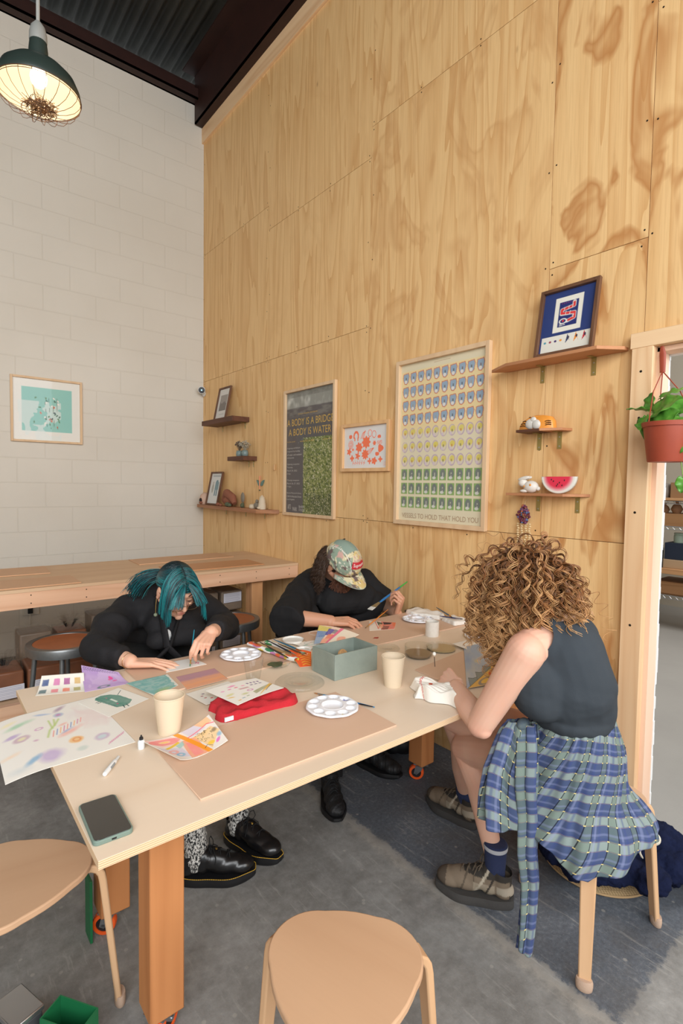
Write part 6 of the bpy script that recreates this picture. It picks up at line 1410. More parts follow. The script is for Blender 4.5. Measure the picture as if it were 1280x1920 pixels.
def shoe(parent, name, heel, ang, style, pitch=0.0, L=.285):
    "heel: floor point under the heel; ang: direction of the toe"
    M = Matrix.Translation(Vector(heel)) @ Matrix.Rotation(ang, 4, 'Z') @ Matrix.Rotation(-pitch, 4, 'Y'); st = SHOES[style]; sh = st['sole']
    B = Blob(); t = lambda x, y, z: M @ Vector((x, y, z))
    hgt = st['h']
    B.ell(t(L*.80, 0, sh+.018), (.052, .042, .030), M.to_3x3()); B.ell(t(L*.62, 0, sh+.026), (.070, .042, .036), M.to_3x3()); B.cap(t(L*.42, 0, sh+.045), t(L*.66, 0, sh+.026), .040, .034)
    B.cap(t(L*.15, 0, sh+.03), t(L*.15, 0, sh+hgt-.03), .034, .036); B.cap(t(L*.30, 0, sh+.03), t(L*.30, 0, sh+hgt-.045), .036, .036); B.ell(t(L*.12, 0, sh+.02), (.036, .034, .030), M.to_3x3())
    def rel(P): Mi = np.array(M.inverted()); return P@Mi[:3, :3].T+Mi[:3, 3]
    up = B.build(name, st['mat'], parent, .004, 6, color=(lambda P, N_: st['color'](rel(P), L)) if st.get('color') else None, disp=(lambda P, N_: st['disp'](rel(P))) if st.get('disp') else None,
                 cut=[(t(L*.15, 0, sh+hgt-.022), (M.to_3x3() @ Vector((-.18, 0, 1))).normalized()), (t(0, 0, .004), M.to_3x3() @ Vector((0, 0, -1)))])
    mb = MB(); out = footoutline(L, 1.0, 44, st['grow']); mid = [(x*.985+.002, y*.96) for x, y in out]
    n = len(out); zs = [(0, mid), (.004, out), (sh*.55, out), (sh, [(x*.99+.001, y*.97) for x, y in out])]; vs = []
    for z, o_ in zs:
        for x, y in o_: vs.append(t(x, y, z+(.010*max(0, (x/L-.82)/.18)**2 if z < .01 else 0)))
    F = [tuple(range(n-1, -1, -1)), tuple(range(3*n, 4*n))]
    for r in range(3): F += [(r*n+i, r*n+(i+1) % n, (r+1)*n+(i+1) % n, (r+1)*n+i) for i in range(n)]
    obj('sole', mb.add(vs, F), st['solemat'], up, angle=50)
    # laces
    mb = MB(); k = st['laces']
    for i in range(k):
        x = L*(.40+.24*i/max(1, k-1)); z = sh+.045+.040-(i/max(1, k-1))*.022; a = .020
        mb.tube([t(x-.006, -a, z-.006), t(x, -a*.4, z+.004), t(x+.004, a*.4, z+.004), t(x+.008, a, z-.007)], .0019, 6); mb.tube([t(x-.006, a, z-.006), t(x, a*.4, z+.005), t(x+.004, -a*.4, z+.005), t(x+.008, -a, z-.007)], .0019, 6)
    x, z = L*.40, sh+.090
    for s_ in (-1, 1):
        mb.tube([t(x, 0, z), t(x-.004, s_*.018, z+.018), t(x+.0, s_*.034, z+.016), t(x+.008, s_*.036, z-.002), t(x+.01, s_*.02, z-.008), t(x, 0, z)], .0017, 6); mb.tube([t(x, 0, z), t(x+.014, s_*.016, z-.004), t(x+.024, s_*.034, z-.024), t(x+.022, s_*.041, z-.042)], .0016, 6)
    obj('shoelace', mb, st['lacemat'], up, weld=False)
    if st.get('stitch'):
        mb = MB(); o2 = footoutline(L, 1.0, 110, st['grow']-.0006)
        for i in range(0, 110, 1):
            x, y = o2[i]; x2, y2 = o2[(i+1) % 110]; a = (x*.99+.001, y*.97); b_ = (x2*.99+.001, y2*.97); q = .25
            p = t(a[0]*1.004-.0006, a[1]*1.012, sh+.0012); r = t(b_[0]*1.004-.0006, b_[1]*1.012, sh+.0012); mb.tube([p+(r-p)*.12, p+(r-p)*.88], .0013, 4)
        obj('welt_stitching', mb, st['stitch'], up, weld=False)
    return up, t
BLKL = plain('black_leather', (20, 20, 22), .28, spec=.6, coat=.15, bmp=.06, bs=200); BLKS = plain('black_rubber_sole', (24, 24, 26), .42)
YST = plain('yellow_welt_thread', (214, 168, 50), .7); BLACE = plain('black_lace', (18, 18, 20), .8); BRL = plain('brown_lace', (96, 84, 70), .8)
def hike_color(P, L):
    C_ = np.tile(lin((122, 108, 92)), (len(P), 1)); x, y, z = P.T; x = x/L
    def put(m, c): C_[m] = lin(c)
    put((z > .095)+(x < .04), (58, 54, 50)); put((np.abs(y) > .022)*(x > .22)*(x < .5)*(z < .075), (150, 138, 120)); put((x > .86), (84, 74, 64)); put((np.abs(x-.55+z*2.0) < .018), (176, 166, 148)); put((np.abs(x-.40+z*1.6) < .014), (60, 54, 48)); put((np.abs(x-.70+z*1.2) < .012), (90, 80, 68))
    put((x < .20)*(z > .05)*(z < .075), (160, 150, 134)); put((z < .034)*(x > .3)*(x < .7), (70, 66, 62)); return C_
SHOES = dict(
    black=dict(sole=.030, h=.100, mat=BLKL, solemat=BLKS, lacemat=BLACE, laces=3, stitch=YST, grow=.006),
    sneaker=dict(sole=.024, h=.115, mat=plain('black_woven_upper', (22, 22, 24), .6, bmp=.6, bs=120), solemat=plain('black_outsole', (20, 20, 22), .5), lacemat=BLACE, laces=5, grow=.004, disp=lambda P: .0016*np.sign(np.sin(P[:, 0]*140+P[:, 1]*90))*(P[:, 2] > .03)),
    hiking=dict(sole=.032, h=.110, mat=vcol('hiking_shoe_fabric', .8, .2, .5, 200), color=hike_color, solemat=plain('dark_lugged_sole', (62, 60, 58), .8, bmp=.6, bs=60), lacemat=BRL, laces=4, grow=.005))
# ================================================================ person with teal hair
P1 = thing('person', 'person with teal hair, glasses and black robe bending low over a small card', 'person', (.87, 2.60, 0))
ho = V3(.857, 2.170, .984); F1 = V3(.03, -.80, -.46); 
B = Blob(); HP, HM = head(B, ho, F1, (0, -.5, .85), .97)
B.chain([HP(0, -.045, -.05), (.865, 2.30, .93), (.868, 2.36, .915)], [.052, .052, .07])
B.chain([(.87, 2.37, .86), (.87, 2.46, .82), (.87, 2.58, .73), (.87, 2.64, .64)], [.10, .115, .12, .13])
B.cap((.70, 2.37, .875), (1.03, 2.34, .86), .055)
tipsR = None
B.chain([(.68, 2.36, .87), (.545, 2.20, .785), (.612, 1.995, .772)], [.05, .04, .026]); tR = hand(B, (.612, 1.995, .768), (.88, -.44, -.07), (0, 0, 1), 1, [(.16, .12, .1), (.14, .12, .1), (.14, .14, .1), (.18, .14, .1)], thumb=(.80, .50, -.25), sc=.93, spread=.10)
CL = dict(thumb=(.80, .30, -.50), tcurl=.25, sc=.90, spread=.02); cl = [(.70, .85, .30), (.85, .95, .4), (1.05, 1.0, .5), (1.15, 1.0, .5)]; BT, BE = at(356, 1250, z=ZM+.003), at(364, 1181, y=1.960); WL1 = grip(BT.lerp(BE, .27), (-.72, -.60, -.30), (.05, -.30, .92), -1, cl, **CL)
B.chain([(1.05, 2.33, .86), (1.10, 2.19, .790), WL1], [.05, .04, .026]); tL = hand(B, WL1, (-.72, -.60, -.30), (.05, -.30, .92), -1, cl, **CL) if True else hand(B, WL1, (1, 0, 0), (0, 0, 1), -1, [(.75, .9, .35), (.9, .95, .4), (1.05, 1.0, .5), (1.15, 1.0, .5)], thumb=(.80, .42, -.42), tcurl=.15, sc=.90, spread=.02)
for s_, kn, an in ((-1, (.78, 2.13, .60), (.760, 1.760, .13)), (1, (.95, 2.13, .60), (.976, 1.840, .13))): B.chain([(.87+s_*.08, 2.60, .64), kn, an, (an[0]+.012, an[1]-.01, .075)], [.078, .056, .030, .026])
lipc = HP(0, .095, -.057)
B.build('body', SKIN, P1, .0028, 3, color=skin_color((226, 180, 152), (216, 150, 126), [(lipc, .020, (190, 92, 88), .75), (HP(.036, .07, -.03), .03, (224, 140, 124), .4), (HP(-.036, .07, -.03), .03, (224, 140, 124), .4)]+nails(tR, (0, 0, 1))))
# closed lashes and brows
mb = MB()
for s_ in (-1, 1):
    mb.tube([HP(s_*(.018+.024*u), .084-.010*u, .002-.006*math.sin(math.pi*u)) for u in np.linspace(0, 1, 7)], .0014, 5)
    mb.tube([HP(s_*(.014+.032*u), .089-.014*u, .032+.006*math.sin(math.pi*u)) for u in np.linspace(0, 1, 7)], [.0016, .0024, .0026, .0024, .002, .0016, .001], 5)
obj('eyebrow', mb, plain('dark_brow', (52, 40, 36), .8), P1, weld=False)
# black robe with wide sleeves and crossed collar
ROBE = plain('black_cotton_gauze', (32, 31, 33), .8, spec=.3, bmp=.35, bs=220)
B = Blob()
B.chain([(.87, 2.39, .865), (.87, 2.48, .80), (.87, 2.60, .70), (.87, 2.66, .58)], [.135, .150, .155, .17]); B.cap((.715, 2.375, .865), (1.02, 2.345, .855), .082)
B.cap((.83, 2.27, .83), (.93, 2.25, .83), .08); B.cap((.80, 2.22, .77), (.96, 2.20, .77), .055)
B.chain([(.70, 2.36, .86), (.60, 2.27, .82), (.555, 2.17, .785)], [.080, .072, .062]); B.cap((.54, 2.19, .785), (.56, 2.10, .780), .060, .052); B.fru((.548, 2.14, .785), (.600, 2.035, .776), (.058, .050), (.050, .040), (0, 0, 1))
B.chain([(1.035, 2.34, .85), (1.085, 2.27, .81), (1.105, 2.18, .785)], [.080, .070, .060]); B.fru((1.115, 2.20, .79), WL1.lerp(V3(1.10, 2.19, .79), .16), (.060, .054), (.050, .046), (0, 0, 1))
B.fru((.87, 2.62, .62), (.87, 2.60, .42), (.20, .17), (.22, .19), (1, 0, 0))
fz = lambda P, N_: folds((.75, .35, .55), 15, .010, 5)(P, N_)+folds((.2, .5, .9), 34, .0035, 9)(P, N_)
B.build('robe', ROBE, P1, .0055, 16, disp=fz)
for s_ in (-1, 1):      # collar bands crossing at the chest
    A = [HP(s_*.060, -.075, -.075), V3(.868+s_*.060, 2.285, .925), V3(.852+s_*.044, 2.215, .885), at(316+s_*3, 1212, y=2.142), at(316-s_*22, 1236, y=2.138)]
    q = []
    for i in range(len(A)-1):
        for u in np.linspace(0, 1, 6)[:-1]: q.append(A[i].lerp(A[i+1], u))
    q.append(A[-1]); obj('collar', MB().tube(q, .018, 12, flat=.45), ROBE, P1)
ush = at(314, 1193, y=2.175); obj('undershirt', Blob().ell(ush, (.017, .012, .030)).mb, plain('pale_grey_shirt', (214, 216, 214), .8), P1)
# hair
TE = hair_mat('teal_dyed_hair', .30, .6); hc = HP(0, -.012, .020); hR = np.array((.082, .101, .100))*.97
rng = np.random.default_rng(77); Mi = np.array(HM)
def loc2w(l): return np.array(hc)+np.asarray(l)@Mi.T
def tealcol(n, k, light, rootdark=.55):
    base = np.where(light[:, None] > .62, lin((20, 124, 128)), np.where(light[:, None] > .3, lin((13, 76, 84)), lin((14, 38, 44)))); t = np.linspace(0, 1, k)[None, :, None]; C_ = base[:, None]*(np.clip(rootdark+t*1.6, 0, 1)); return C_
paths = []; cols = []
K = 26
# crown locks: over the scalp from the parting, round the sides, to the tie at the back
n = 4200; th = rng.uniform(-.45, 3.1, n); sd = np.where(rng.random(n) < .5, -1., 1.)
l0 = np.stack([sd*.05*rng.random(n), np.cos(th)*.98, np.sin(th)], 1); lm = np.stack([sd*(1.15+.25*rng.random(n)), .25*np.cos(th)+.1*rng.normal(0, 1, n), .35*np.sin(th)+.05+.22*rng.normal(0, 1, n)], 1); l1 = np.stack([sd*.10*rng.random(n), -1+0*th, .06*rng.normal(0, 1, n)], 1)
t = np.linspace(0, 1, K)[None, :, None]; Lp = (1-t)**2*l0[:, None]+2*t*(1-t)*lm[:, None]+t**2*l1[:, None]; Lp /= np.linalg.norm(Lp, axis=2, keepdims=True)
keep = ~((Lp[..., 1] > .55)&(Lp[..., 2] < .30)).any(1); Lp = Lp[keep]; th = th[keep]; n = len(Lp)
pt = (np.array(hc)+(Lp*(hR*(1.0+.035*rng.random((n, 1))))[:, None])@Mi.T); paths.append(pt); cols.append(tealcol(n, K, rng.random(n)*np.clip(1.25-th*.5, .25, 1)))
gv = np.array((0, 0, -1.))
# curtain fringe over the brow
n = 250; sd = np.where(rng.random(n) < .5, -1., 1.); e = rng.random(n)
ry = np.stack([sd*(.03+.10*e), .80-.10*e, .60+0*e], 1); ry /= np.linalg.norm(ry, axis=1, keepdims=True); roots = loc2w(ry*hR*1.02)
dirs = np.stack([sd*(.35+.75*e), .75-.2*e, -.25+0*e], 1)@Mi.T
pt = march(roots, dirs, K, (.0030+.0010*rng.random(n)+.0010*e), hc, HM, hR*(1.03+.05*rng.random((n, 1))), .05, 0, .012, 4, gvec=gv)
paths.append(pt); cols.append(tealcol(n, K, .2+.8*rng.random(n), .5))
# chin-length locks in front of each ear
n = 620; sd = np.where(rng.random(n) < .42, -1., 1.); e = rng.random(n)
ry = np.stack([sd*(.02+.10*rng.random(n)), .62-.50*e, .74+.2*e], 1); ry /= np.linalg.norm(ry, axis=1, keepdims=True); roots = loc2w(ry*hR*1.02)
dirs = np.stack([sd*1.0+0*e, .22-.34*e, -.06+0*e], 1)@Mi.T
pt = march(roots, dirs, K, (.0074+.0012*rng.random(n))*np.where((sd < 0)*(e > .5), .90, 1.0), hc, HM, hR*(1.03+.05*rng.random((n, 1))), .15, 0, .012, 5, gvec=gv)
paths.append(pt); cols.append(tealcol(n, K, .15+.85*rng.random(n), .45))
# pony tail falling behind the right shoulder
n = 420; b0 = np.array(HP(-.035, -.105, .0)); tgt = np.array(at(250, 1101, y=2.33)); off = rng.normal(0, .010, (n, 3)); t = np.linspace(0, 1, K)[None, :, None]
mid = np.array(at(268, 1068, y=2.30)); path = (1-t)**2*(b0+off*.4)[:, None]+2*t*(1-t)*(mid+off*1.2)[:, None]+t**2*(tgt+off*1.6+np.array((0, 0, -.02))*rng.random((n, 1)))[:, None]
paths.append(path); cols.append(tealcol(n, K, rng.random(n)*.8, .2))
A = np.concatenate(paths); Cc = np.concatenate(cols); rad = np.full(A.shape[:2], .0013)*np.linspace(1, .45, K)[None]**.7
hb = Blob(); hb.ell(HP(0, -.014, .018), (.075, .093, .092), HM)
ob = hb.build('hair', plain('dark_teal_scalp_hair', (14, 34, 38), .5), P1, .005, 2, cut=[(HP(0, .062, .02), (HM @ Vector((0, 1, -.55))).normalized()), (HP(0, -.03, -.055), HM @ Vector((0, .35, -1)))])
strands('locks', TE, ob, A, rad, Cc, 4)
# glasses
GW = plain('thin_gold_wire', (196, 160, 120), .25, .9); mb = MB()
for s_ in (-1, 1):
    mb.tube([HP(s_*.034+.025*math.copysign(abs(math.cos(a))**.7, math.cos(a)), .108-.002*math.cos(a)**2, -.006+.019*math.copysign(abs(math.sin(a))**.7, math.sin(a))) for a in np.linspace(0, 2*math.pi, 33)], .0012, 6, cap=False)
    mb.tube([HP(s_*.060, .106, .0), HP(s_*.078, .060, .004), HP(s_*.080, -.002, .004)], .0011, 6)
mb.tube([HP(-.010, .109, -.002), HP(0, .112, .002), HP(.010, .109, -.002)], .0012, 6)
gl = obj('glasses', mb, GW, P1, weld=False)
for s_ in (-1, 1): obj('lens', MB().add([HP(s_*.034+.0245*math.copysign(abs(math.cos(a))**.7, math.cos(a)), .108, -.006+.0185*math.copysign(abs(math.sin(a))**.7, math.sin(a))) for a in np.linspace(0, 2*math.pi, 33)[:-1]], [tuple(range(32))]), glassy('spectacle_lens', (248, 248, 250), .03, 1.4, .05, .4), gl, smooth=False)
e0 = HP(.081, -.004, -.038); obj('earring', MB().tube([e0, e0+V3(-.003, 0, -.03), e0+V3(-.004, 0, -.060)], .0012, 6).ball(e0+V3(-.004, 0, -.068), .0080, 1), [plain('gold_chain', (204, 172, 104), .3, .9), plain('jade_bead', (132, 142, 118), .5)], P1, weld=False)
obj('ring', MB().lathe([(.0088, -.0012), (.0098, 0), (.0088, .0012)], 20, 0, Matrix.Translation(tL[2].lerp(WL1, .45)) @ V3(-.7, -.6, -.5).to_track_quat('Z', 'Y').to_matrix().to_4x4()), plain('silver_ring', (210, 210, 212), .25, .9), P1)
obj('bracelet', MB().lathe([(.0268, -.0008), (.0274, 0), (.0268, .0008)], 28, 0, Matrix.Translation((.607, 2.006, .772)) @ V3(.3, -.9, 0).to_track_quat('Z', 'Y').to_matrix().to_4x4() @ Matrix.Scale(1.03, 4)), GW, P1)
# legs: black trousers, speckled socks, black shoes
TRO = plain('black_trousers', (20, 20, 22), .85)
for s_, kn, an in ((-1, (.78, 2.13, .60), (.740, 1.735, .26)), (1, (.95, 2.13, .60), (.972, 1.880, .26))):
    Blob().cap((.87+s_*.09, 2.60, .63), kn, .10, .078).cap(kn, (kn[0]*.5+an[0]*.5, kn[1]*.5+an[1]*.5, .43), .078, .062).fru((kn[0]*.6+an[0]*.4, kn[1]*.6+an[1]*.4, .46), (an[0], an[1], .215), (.062, .062), (.056, .056), (1, 0, 0)).build('trouser_leg', TRO, P1, .007, 4)
SOCKM, t, b = nt('speckled_grey_sock'); v = coords(t, (1, 1, .5)); n_ = noise(t, v, 190, 2, .7); lk(t, ramp(t, [(.44, (28, 28, 30)), (.50, (150, 148, 144)), (.56, (214, 212, 206))], n_), b.inputs['Base Color']); b.inputs['Roughness'].default_value = .95; bump(t, b, n_, .8, .004)
SH = ((.715, 1.785, math.atan2(-.125, .215)), (.958, 1.890, math.atan2(-.235, .085)))
for (x, y, a), an in zip(SH, ((.760, 1.765), (.976, 1.850))):
    up, tt = shoe(P1, 'shoe', (x, y, 0), a, 'black', L=.268)
    ax, ay = x+math.cos(a)*.055, y+math.sin(a)*.055
    Blob().chain([(ax, ay, .075), (ax+.004, ay, .13), (an[0], an[1]+.01, .21), (an[0], an[1]+.03, .26)], [.040, .040, .044, .048]).build('sock', SOCKM, P1, .005, 3, disp=lambda P, N_: .002*np.sin(P[:, 2]*160))
    obj('lace_charm', MB().ball(tt(.128, .0, .108), (.006, .007, .004)), plain('gold_charm', (200, 164, 80), .3, .8), up)
brush('turquoise watercolour brush held upright over the small white card', BT, BE, (16, 128, 150), (70, 120, 80), (196, 160, 90), r=.0034, bl=.010, fl=.016, group=None)
# ================================================================ person in the patterned cap
P2 = thing('person', 'bearded person in a patterned cap and black T-shirt painting at the far side', 'person', (1.86, 2.55, 0))
ho = V3(1.792, 2.205, 1.015); F2 = V3(.16, -.66, -.60)
B = Blob(); HP, HM = head(B, ho, F2, (-.10, -.5, .82), 1.03)
B.chain([HP(0, -.045, -.05), (1.84, 2.34, .93), (1.85, 2.40, .905)], [.060, .062, .08])
B.chain([(1.85, 2.42, .85), (1.86, 2.50, .80), (1.87, 2.60, .70), (1.87, 2.66, .62)], [.12, .13, .135, .14]); B.cap((1.68, 2.39, .875), (2.04, 2.30, .86), .062)
B.chain([(1.67, 2.38, .865), (1.415, 2.17, .785), (1.565, 2.010, .775)], [.056, .046, .030]); tR = hand(B, (1.565, 2.010, .775), (.84, -.50, -.02), (-.05, -.25, .97), 1, [(.35, .40, .25), (.35, .45, .25), (.4, .5, .3), (.5, .5, .3)], thumb=(.85, .35, -.35), sc=1.0, spread=.06)
g0 = at(693, 1143, y=2.060); g1 = at(763, 1091, y=2.100); XL, ZL = (-.02, -.30, .82), (.45, -.95, .1); cl = [(.95, 1.0, .5), (1.1, 1.2, .8), (1.2, 1.3, .8), (1.25, 1.3, .8)]; CL = dict(thumb=(.80, .25, -.55), tcurl=.25, sc=1.0, spread=.03); WL = grip(g0.lerp(g1, .58), XL, ZL, -1, cl, **CL)
B.chain([(2.05, 2.29, .855), (2.115, 2.26, .765), WL], [.056, .046, .031]); tL = hand(B, WL, XL, ZL, -1, cl, **CL)
for s_, kn, an in ((-1, (1.66, 2.13, .58), (1.469, 1.878, .14)), (1, (1.93, 2.14, .58), (1.778, 1.978, .14))): B.chain([(1.87+s_*.09, 2.60, .64), kn, an, (an[0], an[1], .075)], [.085, .062, .032, .027])
tat = nails(tR, (0, 0, 1))+[(V3(2.115, 2.26, .765).lerp(WL, .45), .10, (92, 80, 70), .85), (V3(2.115, 2.26, .765).lerp(WL, .8), .07, (92, 80, 72), .8), (tL[1], .012, (110, 104, 104), .6), ((1.62, 1.98, .80), .02, (120, 112, 108), .5), ((1.67, 1.955, .79), .010, (90, 86, 86), .6)]
bz = [(HP(0, .075, -.085), .05, (120, 76, 52), .8), (HP(.045, .04, -.075), .045, (110, 70, 48), .75), (HP(-.045, .04, -.075), .045, (110, 70, 48), .75), (HP(0, .093, -.057), .016, (176, 92, 80), .7)]
B.build('body', SKIN, P2, .0030, 3, color=skin_color((208, 156, 126), (196, 126, 100), bz+tat, 2))
TEE = plain('black_jersey', (32, 31, 32), .85, spec=.25, bmp=.1, bs=300)
B = Blob(); B.chain([(1.85, 2.43, .83), (1.86, 2.52, .78), (1.87, 2.62, .66), (1.87, 2.67, .56)], [.150, .165, .175, .18]); B.cap((1.70, 2.40, .872), (2.04, 2.32, .862), .086); B.cap((1.78, 2.28, .80), (1.97, 2.24, .80), .085)
B.cap((1.68, 2.38, .85), (1.56, 2.29, .815), .094, .088); B.fru((1.62, 2.345, .84), (1.388, 2.135, .768), (.094, .094), (.092, .086), (0, 0, 1)); B.cap((1.47, 2.20, .74), (1.56, 2.28, .66), .07, .07); B.cap((1.60, 2.28, .74), (1.60, 2.36, .66), .085, .09); B.cap((1.53, 2.24, .76), (1.56, 2.26, .66), .07, .07)
B.cap((2.04, 2.31, .86), (2.08, 2.27, .82), .086, .080); B.fru((2.05, 2.31, .86), (2.118, 2.225, .770), (.082, .080), (.078, .072), (0, 0, 1)); B.cap((2.03, 2.20, .77), (2.0, 2.28, .70), .065, .08)
B.build('t_shirt', TEE, P2, .006, 5, disp=lambda P, N_: folds((.3, .3, .9), 16, .009, 15)(P, N_)+folds((.8, .3, -.4), 30, .0035, 19)(P, N_), cut=[((0, 0, .5), V3(0, 0, -1))])
PANT = plain('black_work_trousers', (24, 24, 26), .85)
for s_, kn, an in ((-1, (1.66, 2.13, .58), (1.474, 1.890, .16)), (1, (1.93, 2.14, .58), (1.780, 1.982, .16))): Blob().cap((1.87+s_*.10, 2.60, .63), kn, .105, .085).chain([kn, (kn[0]*.4+an[0]*.6, kn[1]*.4+an[1]*.6, .34)], [.085, .070]).fru((kn[0]*.5+an[0]*.5, kn[1]*.5+an[1]*.5, .38), (an[0], an[1], an[2]-.08), (.072, .072), (.064, .064), (1, 0, 0)).build('trouser_leg', PANT, P2, .007, 4, disp=lambda P, N_: .004*snoise(P, 30, 4))
shoe(P2, 'shoe', (1.495, 1.925, 0), math.atan2(-.165, -.115)+.12, 'sneaker', L=.27)
shoe(P2, 'shoe', (1.765, 2.030, 0), math.atan2(-.20, .05), 'sneaker', L=.27)
# cap
capc = HP(0, -.006, .030); cR = np.array((.090, .108, .098))*1.05
def captoile(P, extra=0):
    P = np.asarray(P); n1 = snoise(P, 34, 40, 3); n2 = snoise(P, 55, 41, 3); n3 = snoise(P, 80, 42, 2); C_ = np.tile(lin((206, 196, 160)), (len(P), 1))
    C_[n1 > .32] = lin((206, 182, 122)); C_[(n1 < -.30)] = lin((140, 156, 138)); C_[(n2 > .50)] = lin((112, 94, 90)); C_[(n2 < -.52)] = lin((196, 158, 146)); C_[(np.abs(n3) < .05)*(n2 > 0)] = lin((104, 112, 100)); C_[(np.abs(n2-.2) < .03)] = lin((230, 222, 204)); return C_
V = []; F = []; nu, nv = 96, 34
for i in range(nv+1):
    e = (math.pi/2+.12)*(1-i/nv)
    for k in range(nu):
        a = 2*math.pi*k/nu; x, y, z = math.sin(e)*math.sin(a), math.sin(e)*math.cos(a), math.cos(e); z = z*(1-.10*abs(x)) ; fz_ = 1+.03*max(0, y)*max(0, z)
        V.append(HP(0, 0, 0)+(capc-HP(0, 0, 0))+HM @ Vector((x*cR[0], y*cR[1]*fz_, z*cR[2])))
for i in range(nv):
    for k in range(nu): a = i*nu+k; b_ = i*nu+(k+1) % nu; F.append((a, b_, b_+nu, a+nu))
CAPM = vcol('toile_cap_fabric', .85, .2, .2, 300)
VA = np.array([tuple(v) for v in V]); C_ = captoile(VA)
Lc = (VA-np.array(capc))@np.array(HM)/cR
pipe = (np.abs(np.abs(Lc[:, 0])-.52+.10*Lc[:, 1]) < .020)*(Lc[:, 2] > .1); C_[pipe] = lin((214, 214, 204)); C_[(Lc[:, 2] > .55)*(Lc[:, 1] < .25)*(np.abs(Lc[:, 0]) < .45)] = lin((134, 152, 140))
cap_ = npmesh('cap', V, F, CAPM, P2, col=C_); sm = cap_.modifiers.new('t', 'SOLIDIFY'); sm.thickness = .002; sm.offset = 1
V = []; F = []; nu, nv = 40, 12
for i in range(nv+1):
    r = i/nv
    for k in range(nu+1):
        a = math.pi*(.5+.36*(2*k/nu-1))+0; cx, cy = math.cos(a), math.sin(a); e = 1+(.72 if True else 0)*r*(max(0, (cy-.36)/.64)**.55)
        x = cR[0]*1.01*cx*(1+.10*r*(cy > 0)); y = cR[1]*1.0*cy*e; V.append(capc+HM @ Vector((x, y, -.010-.012*r-.020*(x/.08)**2)))
for i in range(nv):
    for k in range(nu): a = i*(nu+1)+k; F.append((a, a+nu+1, a+nu+2, a+1))
VA = np.array([tuple(v) for v in V]); C2 = captoile(VA*1.0); rr = np.repeat(np.linspace(0, 1, nv+1), nu+1); C2[rr > .93] = lin((178, 190, 174))
br = npmesh('brim', V, F, CAPM, cap_, col=C2); sm = br.modifiers.new('t', 'SOLIDIFY'); sm.thickness = .0028
# boxed logo patch
def capfn(u, v, d):       # wraps round the front panel
    a = u*1.0; e = .55-v*1.0; n_ = Vector((math.sin(a)*math.cos(.60+v), math.cos(a)*math.cos(.60+v), math.sin(.60+v)))
    return capc+HM @ Vector((n_.x*cR[0]*(1.03+d), n_.y*cR[1]*(1.045+d), n_.z*cR[2]*(1.03+d)))
mb = MB(); g = [(u, v) for v in np.linspace(-.17, .17, 5) for u in np.linspace(-.52, .52, 13)]; mb.add([capfn(u, v, .012) for u, v in g], [(r*13+c, r*13+c+1, (r+1)*13+c+1, (r+1)*13+c) for r in range(4) for c in range(12)])
lg = obj('logo_patch', mb, plain('red_label', (186, 40, 52), .7), cap_)
T_, bw, bh = glyphs('Supreme'); mb = MB()
for tri in T_: mb.add([capfn(-(-.43+.86*u/bw), -.11+.21*v/bh, .022) for u, v in tri], [(0, 1, 2)])
obj('lettering', mb, plain('white_thread', (236, 232, 226), .7), lg, smooth=False, weld=False)
obj('cap_strap', MB().tube([HP(-.055, -.092, .010), HP(-.10, -.125, .022), HP(-.115, -.128, .020)], [.009, .008, .007], 8, flat=.25), plain('black_strap', (24, 24, 26), .8), cap_)
# hair and beard
BR_H = hair_mat('dark_brown_hair', .4, .45); rng = np.random.default_rng(5); Mi = np.array(HM); hc = HP(0, -.012, .018); hR = np.array((.078, .096, .092))*1.03
n = 2200; K = 34; a = rng.uniform(-2.7, 2.7, n); a = np.where(np.abs(a) < 1.62, np.sign(a)*(1.62+rng.random(n)*1.1), a); z0 = rng.uniform(-.35, .25, n)
ry = np.stack([-np.sin(a), np.cos(a)*1.0, z0], 1); ry /= np.linalg.norm(ry, axis=1, keepdims=True); roots = np.array(hc)+(ry*hR)@Mi.T
dirs = (np.stack([ry[:, 0]*.6, ry[:, 1]*.4-.3, -.6+0*a], 1))@Mi.T
pt = march(roots, dirs, K, .0036+.0020*rng.random(n), hc, HM, hR*(1.05+.18*rng.random((n, 1))), .12, 0, .04, 6)
ph = rng.uniform(0, 6.28, (n, 1)); t = np.linspace(0, 1, K)[None]; w_ = .006*t*1.6; pt[..., 0] += w_*np.sin(t*24+ph); pt[..., 1] += w_*np.cos(t*24+ph); pt[..., 2] += .002*np.sin(t*24+ph)
c0 = lin((48, 34, 26)); c1 = lin((86, 62, 46)); m = rng.random((n, 1, 1)); C_ = (c0*(1-m)+c1*m)*np.ones((1, K, 1))
hb = Blob(); hb.ell(HP(0, -.022, .012), (.080, .096, .088), HM); ob = hb.build('hair', plain('dark_brown_scalp_hair', (40, 29, 23), .7), P2, .005, 2, cut=[(HP(0, .045, 0), (HM @ Vector((0, 1, 0))).normalized()), (HP(0, 0, -.055), HM @ Vector((0, 0, -1)))])
strands('locks', BR_H, ob, pt, np.full((n, K), .0013)*np.linspace(1, .5, K)[None], C_, 4)
n = 900; K = 8; a = rng.uniform(-1.25, 1.25, n); u = rng.uniform(-.098, -.050, n); ff = .030+.066*np.cos(a*1.1); roots = np.array([tuple(HP(.064*math.sin(x), f_*(1-.0*abs(x)), v)) for x, f_, v in zip(a, ff, u)])
keep = ~((np.abs(a) < .35)*(u > -.068)); roots = roots[keep]; a = a[keep]; n = len(roots); d = (np.stack([np.sin(a)*.5, np.cos(a)*.6, -.9+0*a], 1)+rng.normal(0, .25, (n, 3)))@Mi.T
